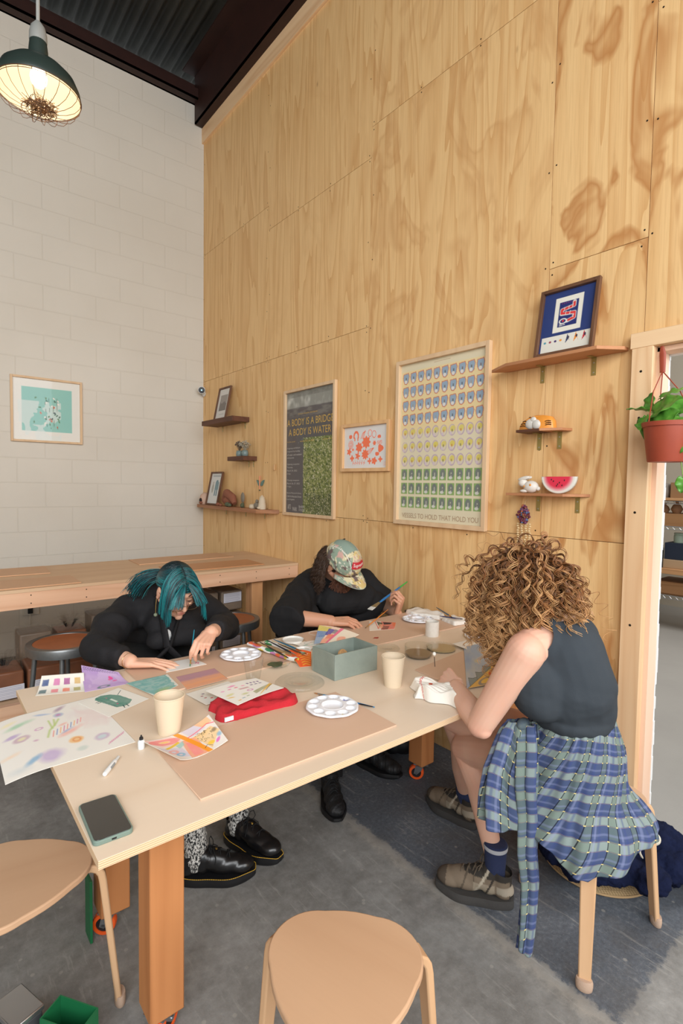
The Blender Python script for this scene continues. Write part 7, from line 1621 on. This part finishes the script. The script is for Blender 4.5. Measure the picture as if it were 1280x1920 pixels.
pt = march(roots, d, K, .0036, hc, HM, hR*.1, .05, 0, .12, 7); m = rng.random((n, 1, 1)); C_ = (lin((70, 42, 30))*(1-m)+lin((136, 80, 50))*m)*np.ones((1, K, 1)); strands('beard', BR_H, P2, pt, np.full((n, K), .0012), C_, 3)
# brushes in the hands
brush('wide flat brush with blue and green handle, held up by the tattooed arm', g0, g1, (30, 110, 170), (226, 224, 216), (180, 176, 150), r=.0062, flat=True, bl=.030, fl=.055, wtip=.016, group=None, body2=(64, 168, 70))
brush('thin brush with orange end held against the red painting', at(684, 1178, z=ZM+.004), at(727, 1143, y=2.0), (226, 130, 40), (110, 80, 60), (200, 170, 110), r=.0028, bl=.010, fl=.03, group=None)
# ================================================================ person with curly hair, seen from behind
P3 = thing('person', 'curly-haired person in a dark sleeveless top, plaid shirt tied around the waist', 'person', (1.60, .80, 0))
B = Blob(); ho = V3(1.474, .905, 1.098); HP, HM = head(B, ho, (.12, .74, -.58), (.02, .5, .8), .97)
sN, sF = V3(1.315, .800, .985), V3(1.525, .748, .992)
B.chain([HP(0, -.045, -.05), (1.455, .80, 1.055), (1.452, .77, 1.02)], [.050, .050, .065])
B.cap(sN+V3(.03, 0, .01), sF+V3(-.03, 0, .01), .052); B.chain([(1.45, .765, .95), (1.48, .748, .86), (1.515, .765, .74), (1.545, .80, .60)], [.092, .088, .084, .110])
eN, wN = V3(1.289, .925, .738), V3(1.398, 1.105, .768)
B.chain([sN, sN.lerp(eN, .5), eN], [.054, .046, .039]); B.chain([eN, eN.lerp(wN, .35), wN], [.038, .040, .0255]); B.ell(eN+V3(-.004, -.012, -.008), (.028, .028, .028))
gN = at(822, 1262, z=.800)
hand(B, wN, (.36, .88, .10), (-.70, .20, .72), -1, [(1.0, 1.25, .8), (1.1, 1.3, .8), (1.2, 1.3, .8), (1.25, 1.3, .8)], thumb=(.85, .10, -.50), tcurl=.5, sc=.92, spread=.02)
eF, wF = V3(1.735, .860, .800), V3(1.715, 1.045, .775); B.chain([sF, eF, wF], [.052, .040, .026]); hand(B, wF, (.15, .96, -.05), (0, 0, 1), 1, [(.5, .5, .4)]*4, thumb=(.75, .6, -.2), sc=.92)
kB, aB = V3(1.570, 1.185, .475), V3(1.544, 1.030, .135); kA, aA = V3(1.590, 1.255, .560), V3(1.808, 1.368, .135)
B.chain([(1.50, .85, .555), (1.535, 1.02, .535), kB], [.090, .074, .056]); B.chain([kB, kB.lerp(aB, .3)+V3(.005, -.022, 0), kB.lerp(aB, .65)+V3(0, -.008, 0), aB, (1.538, 1.045, .075)], [.054, .054, .038, .028, .025])
B.chain([(1.64, .83, .575), (1.60, 1.03, .590), kA], [.090, .078, .058]); B.chain([kA, kA.lerp(aA, .3)+V3(.01, -.02, 0), kA.lerp(aA, .65), aA, (1.807, 1.38, .075)], [.056, .054, .039, .028, .025])
B.build('body', SKIN, P3, .0030, 3, color=skin_color((228, 184, 160), (212, 146, 122), [(eN+V3(-.01, -.02, -.02), .04, (220, 150, 128), .35), (kB+V3(-.03, 0, 0), .07, (212, 144, 120), .4), (sN+V3(0, 0, .04), .06, (226, 160, 136), .4)], 3))
# sleeveless top
TANK = plain('washed_black_cotton', (62, 68, 74), .9, spec=.15, var=.12, vs=5, bmp=.12, bs=260)
B = Blob(); B.chain([(1.455, .765, .965), (1.48, .745, .87), (1.525, .755, .79)], [.112, .116, .106]); B.ell((1.515, .762, .768), (.116, .114, .070)); B.cap((1.39, .785, 1.0), (1.505, .757, 1.004), .066); B.cap((1.40, .775, 1.03), (1.48, .757, 1.030), .040); B.cap((1.39, .80, .90), (1.40, .80, .86), .088)
B.build('tank_top', TANK, P3, .005, 5, disp=lambda P, N_: (folds((.75, -.3, .45), 15, .0065, 25)(P, N_)+folds((.4, -.5, 1.0), 32, .0028, 29)(P, N_))*np.clip((1.02-P[:, 2])*8, .15, 1), cut=[((0, 0, .715), V3(-.1, 0, -1).normalized()), (sN+V3(.022, 0, 0), V3(-1, .15, .55).normalized())])
arm = [sN+V3(.046, 0, .0)+V3(.12, -.28, .95).normalized()*.075*math.cos(a)+V3(.25, .95, .2).normalized()*.062*math.sin(a) for a in np.linspace(0, 2*math.pi, 41)]
# plaid flannel
def plaid():
    m, t, b = nt('plaid_flannel'); uv = N(t, 'ShaderNodeUVMap'); sp = N(t, 'ShaderNodeSeparateXYZ'); lk(t, uv.outputs[0], sp.inputs[0])
    U = math_(t, 'FRACT', math_(t, 'MULTIPLY', sp.outputs[0], 1/.078)); Vv = math_(t, 'FRACT', math_(t, 'MULTIPLY', sp.outputs[1], 1/.064))
    def band(x, a, b_, soft=.02):
        l = math_(t, 'SMOOTH_MIN', math_(t, 'MULTIPLY', math_(t, 'SUBTRACT', x, a), 1/soft), math_(t, 'MULTIPLY', math_(t, 'SUBTRACT', b_, x), 1/soft), .1); c = N(t, 'ShaderNodeClamp'); lk(t, l, c.inputs[0]); return c.outputs[0]
    hs = band(Vv, .10, .46); vs = band(U, .06, .36); col = mixc(t, math_(t, 'MULTIPLY', hs, .80), (70, 83, 116), (142, 156, 148)); col = mixc(t, math_(t, 'MULTIPLY', vs, .55), col, (104, 120, 104))
    col = mixc(t, math_(t, 'MULTIPLY', band(U, .60, .76, .06), .5), col, (60, 72, 122)); col = mixc(t, math_(t, 'MULTIPLY', band(U, .44, .56, .04), .35), col, (140, 148, 184)); col = mixc(t, math_(t, 'MULTIPLY', band(Vv, .66, .80, .05), .35), col, (132, 140, 176)); col = mixc(t, math_(t, 'MULTIPLY', band(Vv, .50, .60, .03), .45), col, (58, 70, 118))
    k1 = math_(t, 'MAXIMUM', band(U, .035, .075, .01), band(U, .345, .385, .01)); col = mixc(t, math_(t, 'MULTIPLY', k1, .88), col, (34, 36, 42))
    k2 = math_(t, 'MAXIMUM', band(Vv, .075, .10, .01), band(Vv, .46, .485, .01)); col = mixc(t, math_(t, 'MULTIPLY', k2, .5), col, (176, 140, 120))
    yy = math_(t, 'MULTIPLY', math_(t, 'MAXIMUM', band(U, .015, .095, .01), band(U, .325, .405, .01)), math_(t, 'MAXIMUM', band(Vv, .06, .12, .01), band(Vv, .44, .50, .01))); col = mixc(t, math_(t, 'MULTIPLY', yy, .9), col, (218, 200, 132))
    lk(t, col, b.inputs['Base Color']); b.inputs['Roughness'].default_value = .9; b.inputs['Specular IOR Level'].default_value = .15; bump(t, b, noise(t, uv.outputs[0], 900, 2, .6), .25, .001); return m
PLAID = plaid()
fl = None
def cloth_grid(name, fn, nu, nv, parent, uvs, thick=.0022):
    U, Vv = np.meshgrid(np.linspace(0, 1, nu), np.linspace(0, 1, nv), indexing='ij'); P = fn(U, Vv); uv = uvs(U, Vv, P); i = np.arange((nu-1)*(nv-1)); r = i//(nv-1); c = i % (nv-1); a = r*nv+c; F = np.stack([a, a+1, a+nv+1, a+nv], 1)
    o = npmesh(name, P.reshape(-1, 3), F, PLAID, parent, uv=uv.reshape(-1, 2)); s = o.modifiers.new('t', 'SOLIDIFY'); s.thickness = thick; s.offset = 0; return o
sm3 = lambda x, a, b: np.clip((x-a)/(b-a), 0, 1)**2*(3-2*np.clip((x-a)/(b-a), 0, 1))
def wrap(U, V):      # U round the body from the front-left knot past the back; V waist -> hem
    th = np.radians(-38+262*U); L_ = np.array((-.77, .63)); Nr = np.array((-.63, -.77)); tdeg = np.degrees(th)
    hem = np.interp(tdeg, [-38, 0, 35, 62, 84, 108, 128, 150, 175, 200, 224], [.47, .44, .44, .40, .355, .39, .42, .43, .44, .45, .47]); top = .765+.028*sm3(tdeg, 60, 180)
    z = top+(hem-top)*V; s = (top-z)/.30
    base = .112+.048*sm3(s, 0, .55)+.012*sm3(s, .5, 1.1); fl_ = (.030+.030*sm3(tdeg, 60, 150))*sm3(s, .80, 1.2)
    r = base+fl_+(.002+.009*sm3(s, .5, 1.3))*np.sin(th*8+4*s+1.9*np.sin(th*3+s))+.003*np.sin(th*21+9*s+2*np.sin(th*5))-.012*np.exp(-(s/.06)**2)
    r = r*(1+.10*np.cos(th*2-.3)*0)
    cx = 1.525+.035*sm3(s, 0, .6)+.028*sm3(s, .8, 1.2)*sm3(tdeg, 60, 160); cy = .765+.030*sm3(s, 0, .6)
    z2 = z.copy(); on = (r > .0); z2 = z+.004*np.sin(th*9)*V
    return np.stack([cx+r*(np.cos(th)*L_[0]+np.sin(th)*Nr[0]), cy+r*(np.cos(th)*L_[1]+np.sin(th)*Nr[1]), z2], -1)
fl = cloth_grid('tied_plaid_shirt', wrap, 360, 110, P3, lambda U, V, P: np.stack([U*.80+.16*V, P[..., 2]*1.10+.02*np.sin(U*9)+.10*U], -1))
def strand(path, w0, w1, pleats, seed, depth, flat):
    pa = np.array(path, float); s = np.linspace(0, 1, len(pa))
    def f(U, V):
        c = np.stack([np.interp(V, s, pa[:, i]) for i in range(3)], -1); a = 2*np.pi*U; w = w0+(w1-w0)*V; w = w*(1-.25*np.exp(-(V/.08)**2)); m = 1+depth*np.sin(a*pleats+2.2*V+seed)+.35*depth*np.sin(a*(pleats*2-1)+5*V); R1 = np.array((.78, -.63, 0)); R2 = np.array((-.63, -.77, 0))
        return c+(w*m*np.cos(a))[..., None]*R1+(w*flat*m*np.sin(a))[..., None]*R2+np.stack([0*V, 0*V, .010*np.sin(a*2+seed)*V*(V > .9)], -1)
    return f
k0 = V3(1.385, .865, .735)
q = [(1.385, .862, .745), (1.372, .868, .69), (1.350, .880, .60), (1.345, .880, .52), (1.345, .872, .445)]
cloth_grid('hanging_shirt_front', strand(q, .036, .068, 5, 1.0, .22, .55), 150, 90, fl, lambda U, V, P: np.stack([U*.36, P[..., 2]+.02*np.sin(U*12)], -1))
q = [(1.398, .835, .745), (1.388, .825, .68), (1.368, .815, .58), (1.378, .812, .48), (1.366, .806, .38), (1.382, .803, .28), (1.374, .800, .20), (1.362, .797, .14), (1.354, .797, .095)]
cloth_grid('hanging_sleeve', strand(q, .030, .020, 4, 2.2, .30, .7), 110, 130, fl, lambda U, V, P: np.stack([U*.19+.02, P[..., 2]*.95+.02*U], -1))
obj('knot', Blob().ell((1.390, .846, .740), (.026, .016, .018)).ell((1.378, .858, .722), (.016, .014, .020)).ell((1.400, .838, .722), (.014, .012, .018)).mb, plain('plaid_knot_cloth', (66, 78, 100), .9, c2=(100, 114, 112), vs=40), fl)
# socks and hiking shoes
NAVY = plain('navy_ribbed_sock', (38, 48, 82), .95, bmp=.6, bs=260); GREYB = plain('pale_grey_sock_band', (176, 178, 184), .95)
for (an, hl, ang, pit) in ((aB, (1.572, .975, 0), math.atan2(.200, -.118), 0), (aA, (1.812, 1.305, 0), math.atan2(.215, -.005), 0)):
    up, tt = shoe(P3, 'shoe', hl, ang, 'hiking', pit, L=.262)
    c0 = tt(.055, 0, .07); top = V3(*an)+V3(0, 0, .075)
    so = Blob().chain([c0, V3(*an)+V3(0, 0, -.005)], [.029, .034]).fru(V3(*an)+V3(0, 0, -.015), top, (.035, .035), (.040, .040), (1, 0, 0)).build('sock', NAVY, P3, .004, 3)
    ax = (top-V3(*an)).normalized(); obj('sock_band', MB().lathe([(.0405, -.020), (.0412, -.018), (.0414, -.008), (.0408, -.006)], 32, 0, Matrix.Translation(top) @ ax.to_track_quat('Z', 'Y').to_matrix().to_4x4(), cap=False), GREYB, so)
# curls
CURL = hair_mat('curly_golden_brown_hair', .42, .4); rng = np.random.default_rng(9); Mi = np.array(HM); hc = HP(0, -.012, .018); hR = np.array((.078, .098, .098))*.98
def curls(n, m, K, seed, L0, L1, hel, wl, r0, clr, out=1.0):
    "n clumps of m hairs that coil together"
    rng = np.random.default_rng(seed); v = rng.normal(0, 1, (n*4, 3)); v /= np.linalg.norm(v, axis=1, keepdims=True); v = v[~((v[:, 1] > .52)&(v[:, 2] < .38))&(v[:, 2] > -.62)][:n]; n = len(v)
    roots = np.array(hc)+(v*hR)@Mi.T; vw = v@Mi.T
    dirs = vw*.42*out+rng.normal(0, .26, (n, 3)); L = L0+(L1-L0)*rng.random(n); L *= np.where(vw[:, 2] > .2, 1.12, 1.0)
    pt = march(roots, dirs, K, (L/K), hc, HM, hR*(1.03+clr*rng.random((n, 1))*(1-.45*np.clip(vw[:, 2:3], 0, 1))), 7.0/K*(.6+.6*rng.random(n)), 0, .04, seed)
    t = np.linspace(0, 1, K)[None]; ph = rng.uniform(0, 6.28, (n, 1)); hd = np.where(rng.random((n, 1)) < .5, 1, -1); h = hel*(.55+.9*rng.random((n, 1)))*np.clip(t*2.0, 0, 1)*(.7+.6*t); w = L[:, None]*t/(wl*(.75+.6*rng.random((n, 1))))*2*np.pi
    T_ = np.gradient(pt, axis=1); T_ /= np.linalg.norm(T_, axis=2, keepdims=True)+1e-9; r_ = np.cross(T_.mean(1), np.array((.3, .5, .8))); r_ = np.repeat((r_/np.linalg.norm(r_, axis=1, keepdims=True))[:, None], K, 1); u = r_-T_*(r_*T_).sum(2, keepdims=True); u /= np.linalg.norm(u, axis=2, keepdims=True)+1e-9; x = np.cross(T_, u)
    tone = .70+.55*rng.random((n, 1, 1)); tip = .85+.5*rng.random((n, 1, 1)); A_, C2, R2 = [], [], []
    for k in range(m):
        dp = rng.normal(0, .22, (n, 1)); hh = h*(1+rng.normal(0, .14, (n, 1))); of = rng.normal(0, .0016, (n, 1, 3))*(t[..., None]*1.6+.4)
        A_.append(pt+of+(hh*np.cos(w*hd+ph+dp))[..., None]*u+(hh*np.sin(w*hd+ph+dp))[..., None]*x)
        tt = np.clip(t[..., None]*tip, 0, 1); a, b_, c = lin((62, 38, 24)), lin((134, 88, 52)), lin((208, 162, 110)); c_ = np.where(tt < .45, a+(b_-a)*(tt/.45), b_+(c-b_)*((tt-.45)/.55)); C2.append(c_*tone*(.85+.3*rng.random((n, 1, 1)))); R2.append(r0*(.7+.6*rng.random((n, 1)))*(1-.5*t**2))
    return np.concatenate(A_), np.concatenate(R2), np.concatenate(C2)
pa = [curls(760, 5, 56, 1, .125, .215, .0085, .044, .0015, .34), curls(300, 4, 56, 2, .14, .235, .0115, .048, .0013, .38), curls(150, 1, 56, 3, .16, .24, .012, .042, .0008, .46, 1.5)]
hb = Blob(); hb.ell(HP(0, -.020, .018), (.092, .108, .105), HM); ob = hb.build('hair', plain('brown_scalp_hair', (66, 42, 26), .8), P3, .006, 2, cut=[(HP(0, .055, 0), (HM @ Vector((0, 1, -.3))).normalized())])
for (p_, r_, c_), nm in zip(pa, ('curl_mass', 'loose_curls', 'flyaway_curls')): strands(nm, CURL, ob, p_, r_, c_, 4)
# ================================================================ on the floor and in the doorway
CO = plain('navy_fuzzy_wool', (26, 32, 58), 1.0, spec=.1, var=.35, vs=30, bmp=1.0, bs=90)
hat = thing('straw_hat', 'straw hat on the floor under the navy coat and birch stool', 'hat', (2.02, .90, 0)); STRAW, t, b = nt('woven_straw'); v = coords(t, rnd=False); wv = N(t, 'ShaderNodeTexChecker'); wv.inputs['Scale'].default_value = 150; wv.inputs['Color1'].default_value = L4((206, 178, 134)); wv.inputs['Color2'].default_value = L4((164, 134, 94)); lk(t, v, wv.inputs['Vector']); lk(t, wv.outputs[0], b.inputs['Base Color']); b.inputs['Roughness'].default_value = .8
obj('brim', MB().lathe([(.085, .012), (.14, .006), (.190, .010), (.195, .014), (.190, .016), (.14, .011), (.085, .016)], 64, closed=True), STRAW, hat, world=False)
obj('crown', MB().lathe([(.086, .014), (.080, .06), (.070, .085), (.04, .095), (.0001, .095)], 48, cap=False), STRAW, hat, world=False)
obj('edge_binding', MB().lathe([(.193+.004*math.cos(a), .013+.004*math.sin(a)) for a in np.linspace(0, 2*math.pi, 9)[:-1]], 64, closed=True), plain('tan_binding', (170, 140, 100), .8), hat, world=False)
B = Blob(); rg = random.Random(3)
for (x, y, z, r) in ((1.98, .98, .14, .10), (1.96, .86, .13, .085), (2.05, .80, .12, .095), (2.10, .68, .08, .085), (2.18, .56, .065, .07), (2.10, .90, .17, .09), (2.16, .74, .12, .09), (2.20, .64, .08, .07), (2.26, .50, .05, .055), (2.04, .93, .16, .08))+tuple((*at(a, b_, z=.09).xy, .10, .075) for a, b_ in ((1052, 1598), (1085, 1625), (1130, 1628), (1175, 1632), (1215, 1650))): B.ell((x, y, max(z, r*.6)), (r, r*.95, r*.62))
co = B.build('coat', CO, None, .006, 4, disp=lambda P, N_: .010*snoise(P, 26, 3, 4)+.0025*snoise(P, 240, 5, 2)); tag(co, 'crumpled dark navy woolly coat heaped on the floor under the stool', 'coat')
o = obj('rolled_paper', MB().tube([at(1180, 1590, z=.30), at(1203, 1577, z=.33)], .016, 16), plain('cream_roll', (226, 216, 196), .8)); 
bpy.data.objects.remove(o)
tg = thing('scarf', 'cream scarf end with a tassel poking out of the navy coat', 'scarf', (2.02, .76, .16))
obj('scarf_end', Blob().cap((2.035, .745, .185), (2.07, .715, .19), .018, .022).build('scarf_end', plain('cream_wool', (222, 212, 192), .9), tg, .004, 2).name and MB().box(2.03, 2.035, .74, .745, .18, .185), plain('cream_tag', (222, 212, 192), .9), tg) if False else Blob().cap((2.005, .735, .175), (2.045, .71, .185), .018, .022).build('scarf_end', plain('cream_wool', (222, 212, 192), .9), tg, .004, 2)
obj('tassel', MB().tube([(1.995, .74, .165), (1.992, .735, .14), (2.0, .728, .12)], .004, 6), plain('cream_tassel', (222, 212, 192), .9), tg)
bg = Blob(); c = at(752, 1398, z=.07)
for dx, dy, z, r in ((0, 0, .07, .07), (.06, .02, .08, .075), (.02, .06, .10, .07), (-.05, .03, .06, .055)): bg.ell((c.x+dx+.05, c.y+dy+.03, z), (r*1.1, r, z*.98))
o = bg.build('bag', plain('black_nylon', (20, 20, 22), .6), None, .007, 4, disp=lambda P, N_: .006*snoise(P, 22, 8)); tag(o, 'black bag slumped on the floor between the table leg and the cap wearer', 'bag')
# green box and stapler bottom left
GRN = plain('green_corrugated_plastic', (24, 104, 62), .5)
gb = thing('green_tote', 'open green plastic tote on the floor at the bottom left corner', 'tote', (.268, 1.365, 0)); Mz = Matrix.Translation((.268, 1.365, 0)) @ Matrix.Rotation(R_(35), 4, 'Z')
a_, b__, h_ = .032, .058, .135
for nm, q in (('side_panel', (-a_, a_, -b__, -b__+.003)), ('side_panel', (-a_, a_, b__-.003, b__)), ('end_panel', (-a_, -a_+.003, -b__+.0035, b__-.0035)), ('end_panel', (a_-.003, a_, -b__+.0035, b__-.0035))): obj(nm, MB().box(*q, 0.001, h_, 0, Mz), GRN, gb)
obj('base_panel', MB().box(-a_, a_, -b__, b__, 0, .001, 0, Mz), GRN, gb)
st = thing('metal_box', 'grey metal box with a bright clamp edge beside the green tote', 'box', (.14, 1.44, 0)); Mz = Matrix.Translation((.170, 1.455, 0)) @ Matrix.Rotation(R_(20), 4, 'Z')
obj('body', MB().box(-.035, .035, -.05, .05, 0, .130, 0, Mz), plain('dark_grey_case', (64, 66, 68), .5), st, bevel=.004); obj('clamp_edge', MB().box(-.038, .038, -.053, .053, .131, .145, 0, Mz), CHROME, st, bevel=.003)
o = obj('green_folder', MB().box(.395, .403, 1.70, 1.76, .0, .20), GRN, bevel=.001); tag(o, 'dark green folder standing behind the far left table leg', 'folder')
# hanging pothos
PX, PY = 2.115, .752; ztop = at(1255, 789, x=PX-.05).z; zbot = ztop-.142
pot = thing('hanging_pothos', 'green pothos in a terracotta plastic pot hanging in the doorway', 'plant', (PX, PY, zbot)); TC = plain('terracotta_plastic', (162, 70, 46), .5, var=.1, vs=20)
obj('pot', MB().lathe([(.0001, 0), (.060, 0), (.062, .004), (.078, .125), (.083, .126), (.085, .142), (.080, .142), (.076, .128), (.074, .115), (.0001, .115)], 48), TC, pot, world=False)
obj('soil', MB().lathe([(.0001, .116), (.0735, .1165), (.0735, .120), (.04, .128), (.0001, .128)], 32), plain('potting_soil', (46, 34, 26), 1, bmp=.8, bs=120), pot, world=False)
hk = at(1240, 664, x=2.222)
mb = MB().tube([(hk.x-PX, hk.y-PY, hk.z-zbot+.03), (hk.x-PX, hk.y-PY-.004, hk.z-zbot), (hk.x-PX, hk.y-PY-.006, hk.z-zbot-.07)], [.006, .012, .010], 10, flat=.4)
for a in (.6, 2.7, 4.8): mb.tube([(hk.x-PX, hk.y-PY-.006, hk.z-zbot-.065), (.5*(hk.x-PX)+.05*math.cos(a), .5*(hk.y-PY)+.05*math.sin(a), .26), (.084*math.cos(a), .084*math.sin(a), .136)], .0022, 6)
obj('hanger', mb, TC, pot, world=False, weld=False)
LEAF, t, b = nt('pothos_leaf'); n_ = noise(t, coords(t, rnd=False), 22, 3, .6); lk(t, ramp(t, [(.35, (66, 122, 42)), (.6, (98, 160, 58)), (.8, (156, 200, 96))], n_), b.inputs['Base Color']); b.inputs['Roughness'].default_value = .32; b.inputs['Specular IOR Level'].default_value = .5
def leaf(base, tip, normal, w, stem):
    base = Vector(base); tip = Vector(tip); d = tip-base; L = d.length; x = d.normalized(); n_ = Vector(normal); n_ = (n_-x*n_.dot(x)).normalized(); y = n_.cross(x); V = []; F = []; nu, nv = 16, 9
    for i in range(nu+1):
        u = i/nu; hw = w*(math.sin(math.pi*min(1, (u+.10)/1.10))**.75)*(1.0-.45*u)*1.15 if u < 1 else 0
        for j in range(nv):
            v = 2*j/(nv-1)-1; V.append(base+x*(u*L-.10*L*(abs(v)**1.5)*(u < .25)*(1-u*4)*1)+y*(v*hw)+n_*(.18*abs(v)*hw-.22*L*(u-.35)**2+.004*math.sin(u*16)*abs(v)))
    for i in range(nu):
        for j in range(nv-1): a = i*nv+j; F.append((a, a+nv, a+nv+1, a+1))
    o = obj('leaf', MB().add(V, F), LEAF, pot, weld=False, angle=80); s = o.modifiers.new('t', 'SOLIDIFY'); s.thickness = .0008
    if stem: obj('leaf_stem', MB().tube([stem, Vector(stem).lerp(base, .5)+Vector((0, 0, .02)), base], .0018, 6), plain('pothos_stem', (120, 150, 70), .6), o)
c = Vector((PX, PY, zbot+.13)); q = lambda px, py, x: at(px, py, x=x-.085)
for (a, b_, nn, w) in ((q(1222, 775, 2.20), q(1276, 742, 2.16), (-.7, -.3, .7), .042), (q(1212, 770, 2.22), q(1174, 764, 2.14), (-.2, .1, 1), .020), (q(1228, 795, 2.17), q(1272, 768, 2.15), (-.8, -.3, .5), .036), (q(1215, 782, 2.20), q(1213, 832, 2.20), (-.8, -.2, .3), .022), (q(1208, 782, 2.19), q(1198, 806, 2.15), (-.8, .4, .3), .024), (q(1290, 815, 2.18), q(1245, 852, 2.17), (-.8, -.3, .5), .036), (q(1238, 745, 2.24), q(1285, 725, 2.24), (-.5, -.2, .9), .022), (q(1248, 790, 2.20), q(1285, 800, 2.16), (-.7, -.4, .6), .034), (q(1216, 768, 2.24), q(1222, 735, 2.22), (-.8, .3, .2), .022), (q(1265, 770, 2.25), q(1300, 740, 2.3), (-.6, -.3, .7), .04), (q(1280, 895, 2.19), q(1276, 925, 2.19), (-.8, -.2, .2), .018), (q(1255, 800, 2.30), q(1240, 760, 2.33), (-.5, .2, .8), .035), (q(1290, 790, 2.3), q(1330, 770, 2.3), (-.5, .2, .8), .035)):
    leaf(a, b_, nn, w*1.3, c+Vector(((a.x-c.x)*.35, (a.y-c.y)*.35, 0)))
# ================================================================ the next room's shelving
rk = thing('wire_shelving', 'chrome wire shelving holding pots and boards in the next room', 'shelving', (6.2, 2.3, 0)); WIREC = plain('chrome_wire', (176, 178, 180), .35, .8); PLK = wood('shelf_plank', (206, 158, 112), (168, 118, 78), 'Y', rings=8, stretch=12, contrast=.5)
for y in (1.35, 2.98):
    for x in (5.98, 6.42): obj('post', MB().tube([(x, y, 0), (x, y, 1.95)], .0125, 10), WIREC, rk)
for z in (.36, 1.07, 1.33, 1.9):
    mb = MB()
    for x in (5.98, 6.42): mb.tube([(x, 1.35, z), (x, 2.98, z)], .004, 6).tube([(x, 1.35, z-.03), (x, 2.98, z-.03)], .003, 6)
    for k in range(28): y = 1.38+k*.058; mb.tube([(5.98, y, z), (6.42, y, z)], .002, 4); mb.tube([(5.98, y, z-.03), (5.98, y+.029, z)], .002, 4)
    obj('wire_shelf', mb, WIREC, rk, weld=False)
def onshelf(name, label, cat, mb, mat, group=None, **k): return tag(obj(name, mb, mat, **k), label, cat, group)
onshelf('plank', 'wide wooden plank across the waist-high shelf in the next room', 'plank', MB().box(5.95, 6.45, 1.4, 2.95, .585, .64), PLK, bevel=.003)
mb = MB()
for x in (5.97, 6.40): mb.box(x, x+.03, 1.42, 2.93, .365, .584) if False else None
onshelf('drawer_crate', 'brown drawer-like crate under the plank in the next room', 'crate', MB().box(5.99, 6.40, 1.45, 2.2, .366, .50).box(5.98, 5.99, 1.47, 2.18, .38, .49), wood('brown_crate', (158, 116, 78), (118, 80, 50), 'Y', rings=8, stretch=10), bevel=.003)
CRT = wood('crate_wood', (178, 134, 92), (140, 98, 62), 'Y', rings=8, stretch=10)
onshelf('crate', 'brown wooden crate on the wire shelf below the pots in the next room', 'crate', MB().box(5.99, 6.4, 1.6, 2.25, 1.072, 1.20), CRT, bevel=.003)
onshelf('plank', 'wooden board on the upper wire shelf in the next room', 'plank', MB().box(5.96, 6.44, 1.4, 2.95, 1.335, 1.362), PLK, bevel=.003)
onshelf('cardboard_box', 'open cardboard box on the upper shelf in the next room', 'box', MB().box(6.05, 6.35, 1.62, 2.10, 1.363, 1.52).box(6.04, 6.05, 1.72, 1.90, 1.45, 1.50, 1), [plain('cardboard', (156, 120, 84), .8), plain('white_box_label', (226, 222, 214), .7)], bevel=.002)
onshelf('glazed_jar', 'grey round jar beside the cardboard box in the next room', 'jar', MB().lathe([(.0001, 0), (.07, 0), (.085, .06), (.07, .14), (.05, .15), (.0001, .15)], 24, 0, Matrix.Translation((6.12, 2.19, 1.363))), plain('grey_glaze', (130, 122, 112), .5))
GP2 = 'small clay vessels on the crate in the next room'
for k, (y, r, l) in enumerate(((2.16, .045, 'round clay vessel at the left end above the crate, next room'), (2.05, .055, 'bulbous clay vessel with thin neck above the crate, next room'), (1.94, .045, 'smaller clay vessel to the right above the crate, next room'), (1.83, .05, 'rightmost clay vessel above the crate, next room'))):
    onshelf('clay_vessel', l, 'vessel', MB().lathe([(.0001, 0), (r*.6, 0), (r, r*.8), (r*.7, r*1.5), (r*.25, r*1.9), (r*.3, r*2.3), (.0001, r*2.3)], 20, 0, Matrix.Translation((6.1, y, 1.201))), plain('tan_bisque', (178, 138, 104), .8), GP2)
onshelf('glass_jar', 'pale green lidded jar on the plank shelf in the next room', 'jar', MB().lathe([(.0001, 0), (.05, 0), (.052, .07), (.045, .08), (.05, .085), (.05, .10), (.0001, .10)], 24, 0, Matrix.Translation((6.12, 2.02, .901))), plain('pale_green_jar', (176, 196, 176), .4))
onshelf('navy_box', 'navy box on the plank in the next room', 'box', MB().box(6.02, 6.3, 1.88, 2.12, .73, .90), plain('navy_card', (34, 44, 62), .7), bevel=.003)
onshelf('tan_book_stack', 'tan folded board under the navy box in the next room', 'board', MB().box(6.0, 6.32, 1.86, 2.13, .6405, .729), plain('tan_card', (186, 156, 122), .8), bevel=.004)
onshelf('black_thermos', 'black cylinder canister at the plank end in the next room', 'canister', MB().lathe([(.0001, 0), (.045, 0), (.045, .20), (.04, .21), (.04, .235), (.0001, .235)], 24, 0, Matrix.Translation((6.0, 2.165, .6405))), plain('black_canister', (30, 32, 32), .4))
for k in range(6):
    onshelf('wood_slat', ('bottom', 'second from bottom', 'third from bottom', 'third from top', 'second from top', 'topmost')[k]+' of the short slats stacked on the plank, next room', 'slat', MB().box(6.0+.004*k, 6.36, 1.55+.01*(k % 2), 1.85, .641+.024*k, .661+.024*k), PLK, 'short slats stacked on the plank in the next room', bevel=.001)
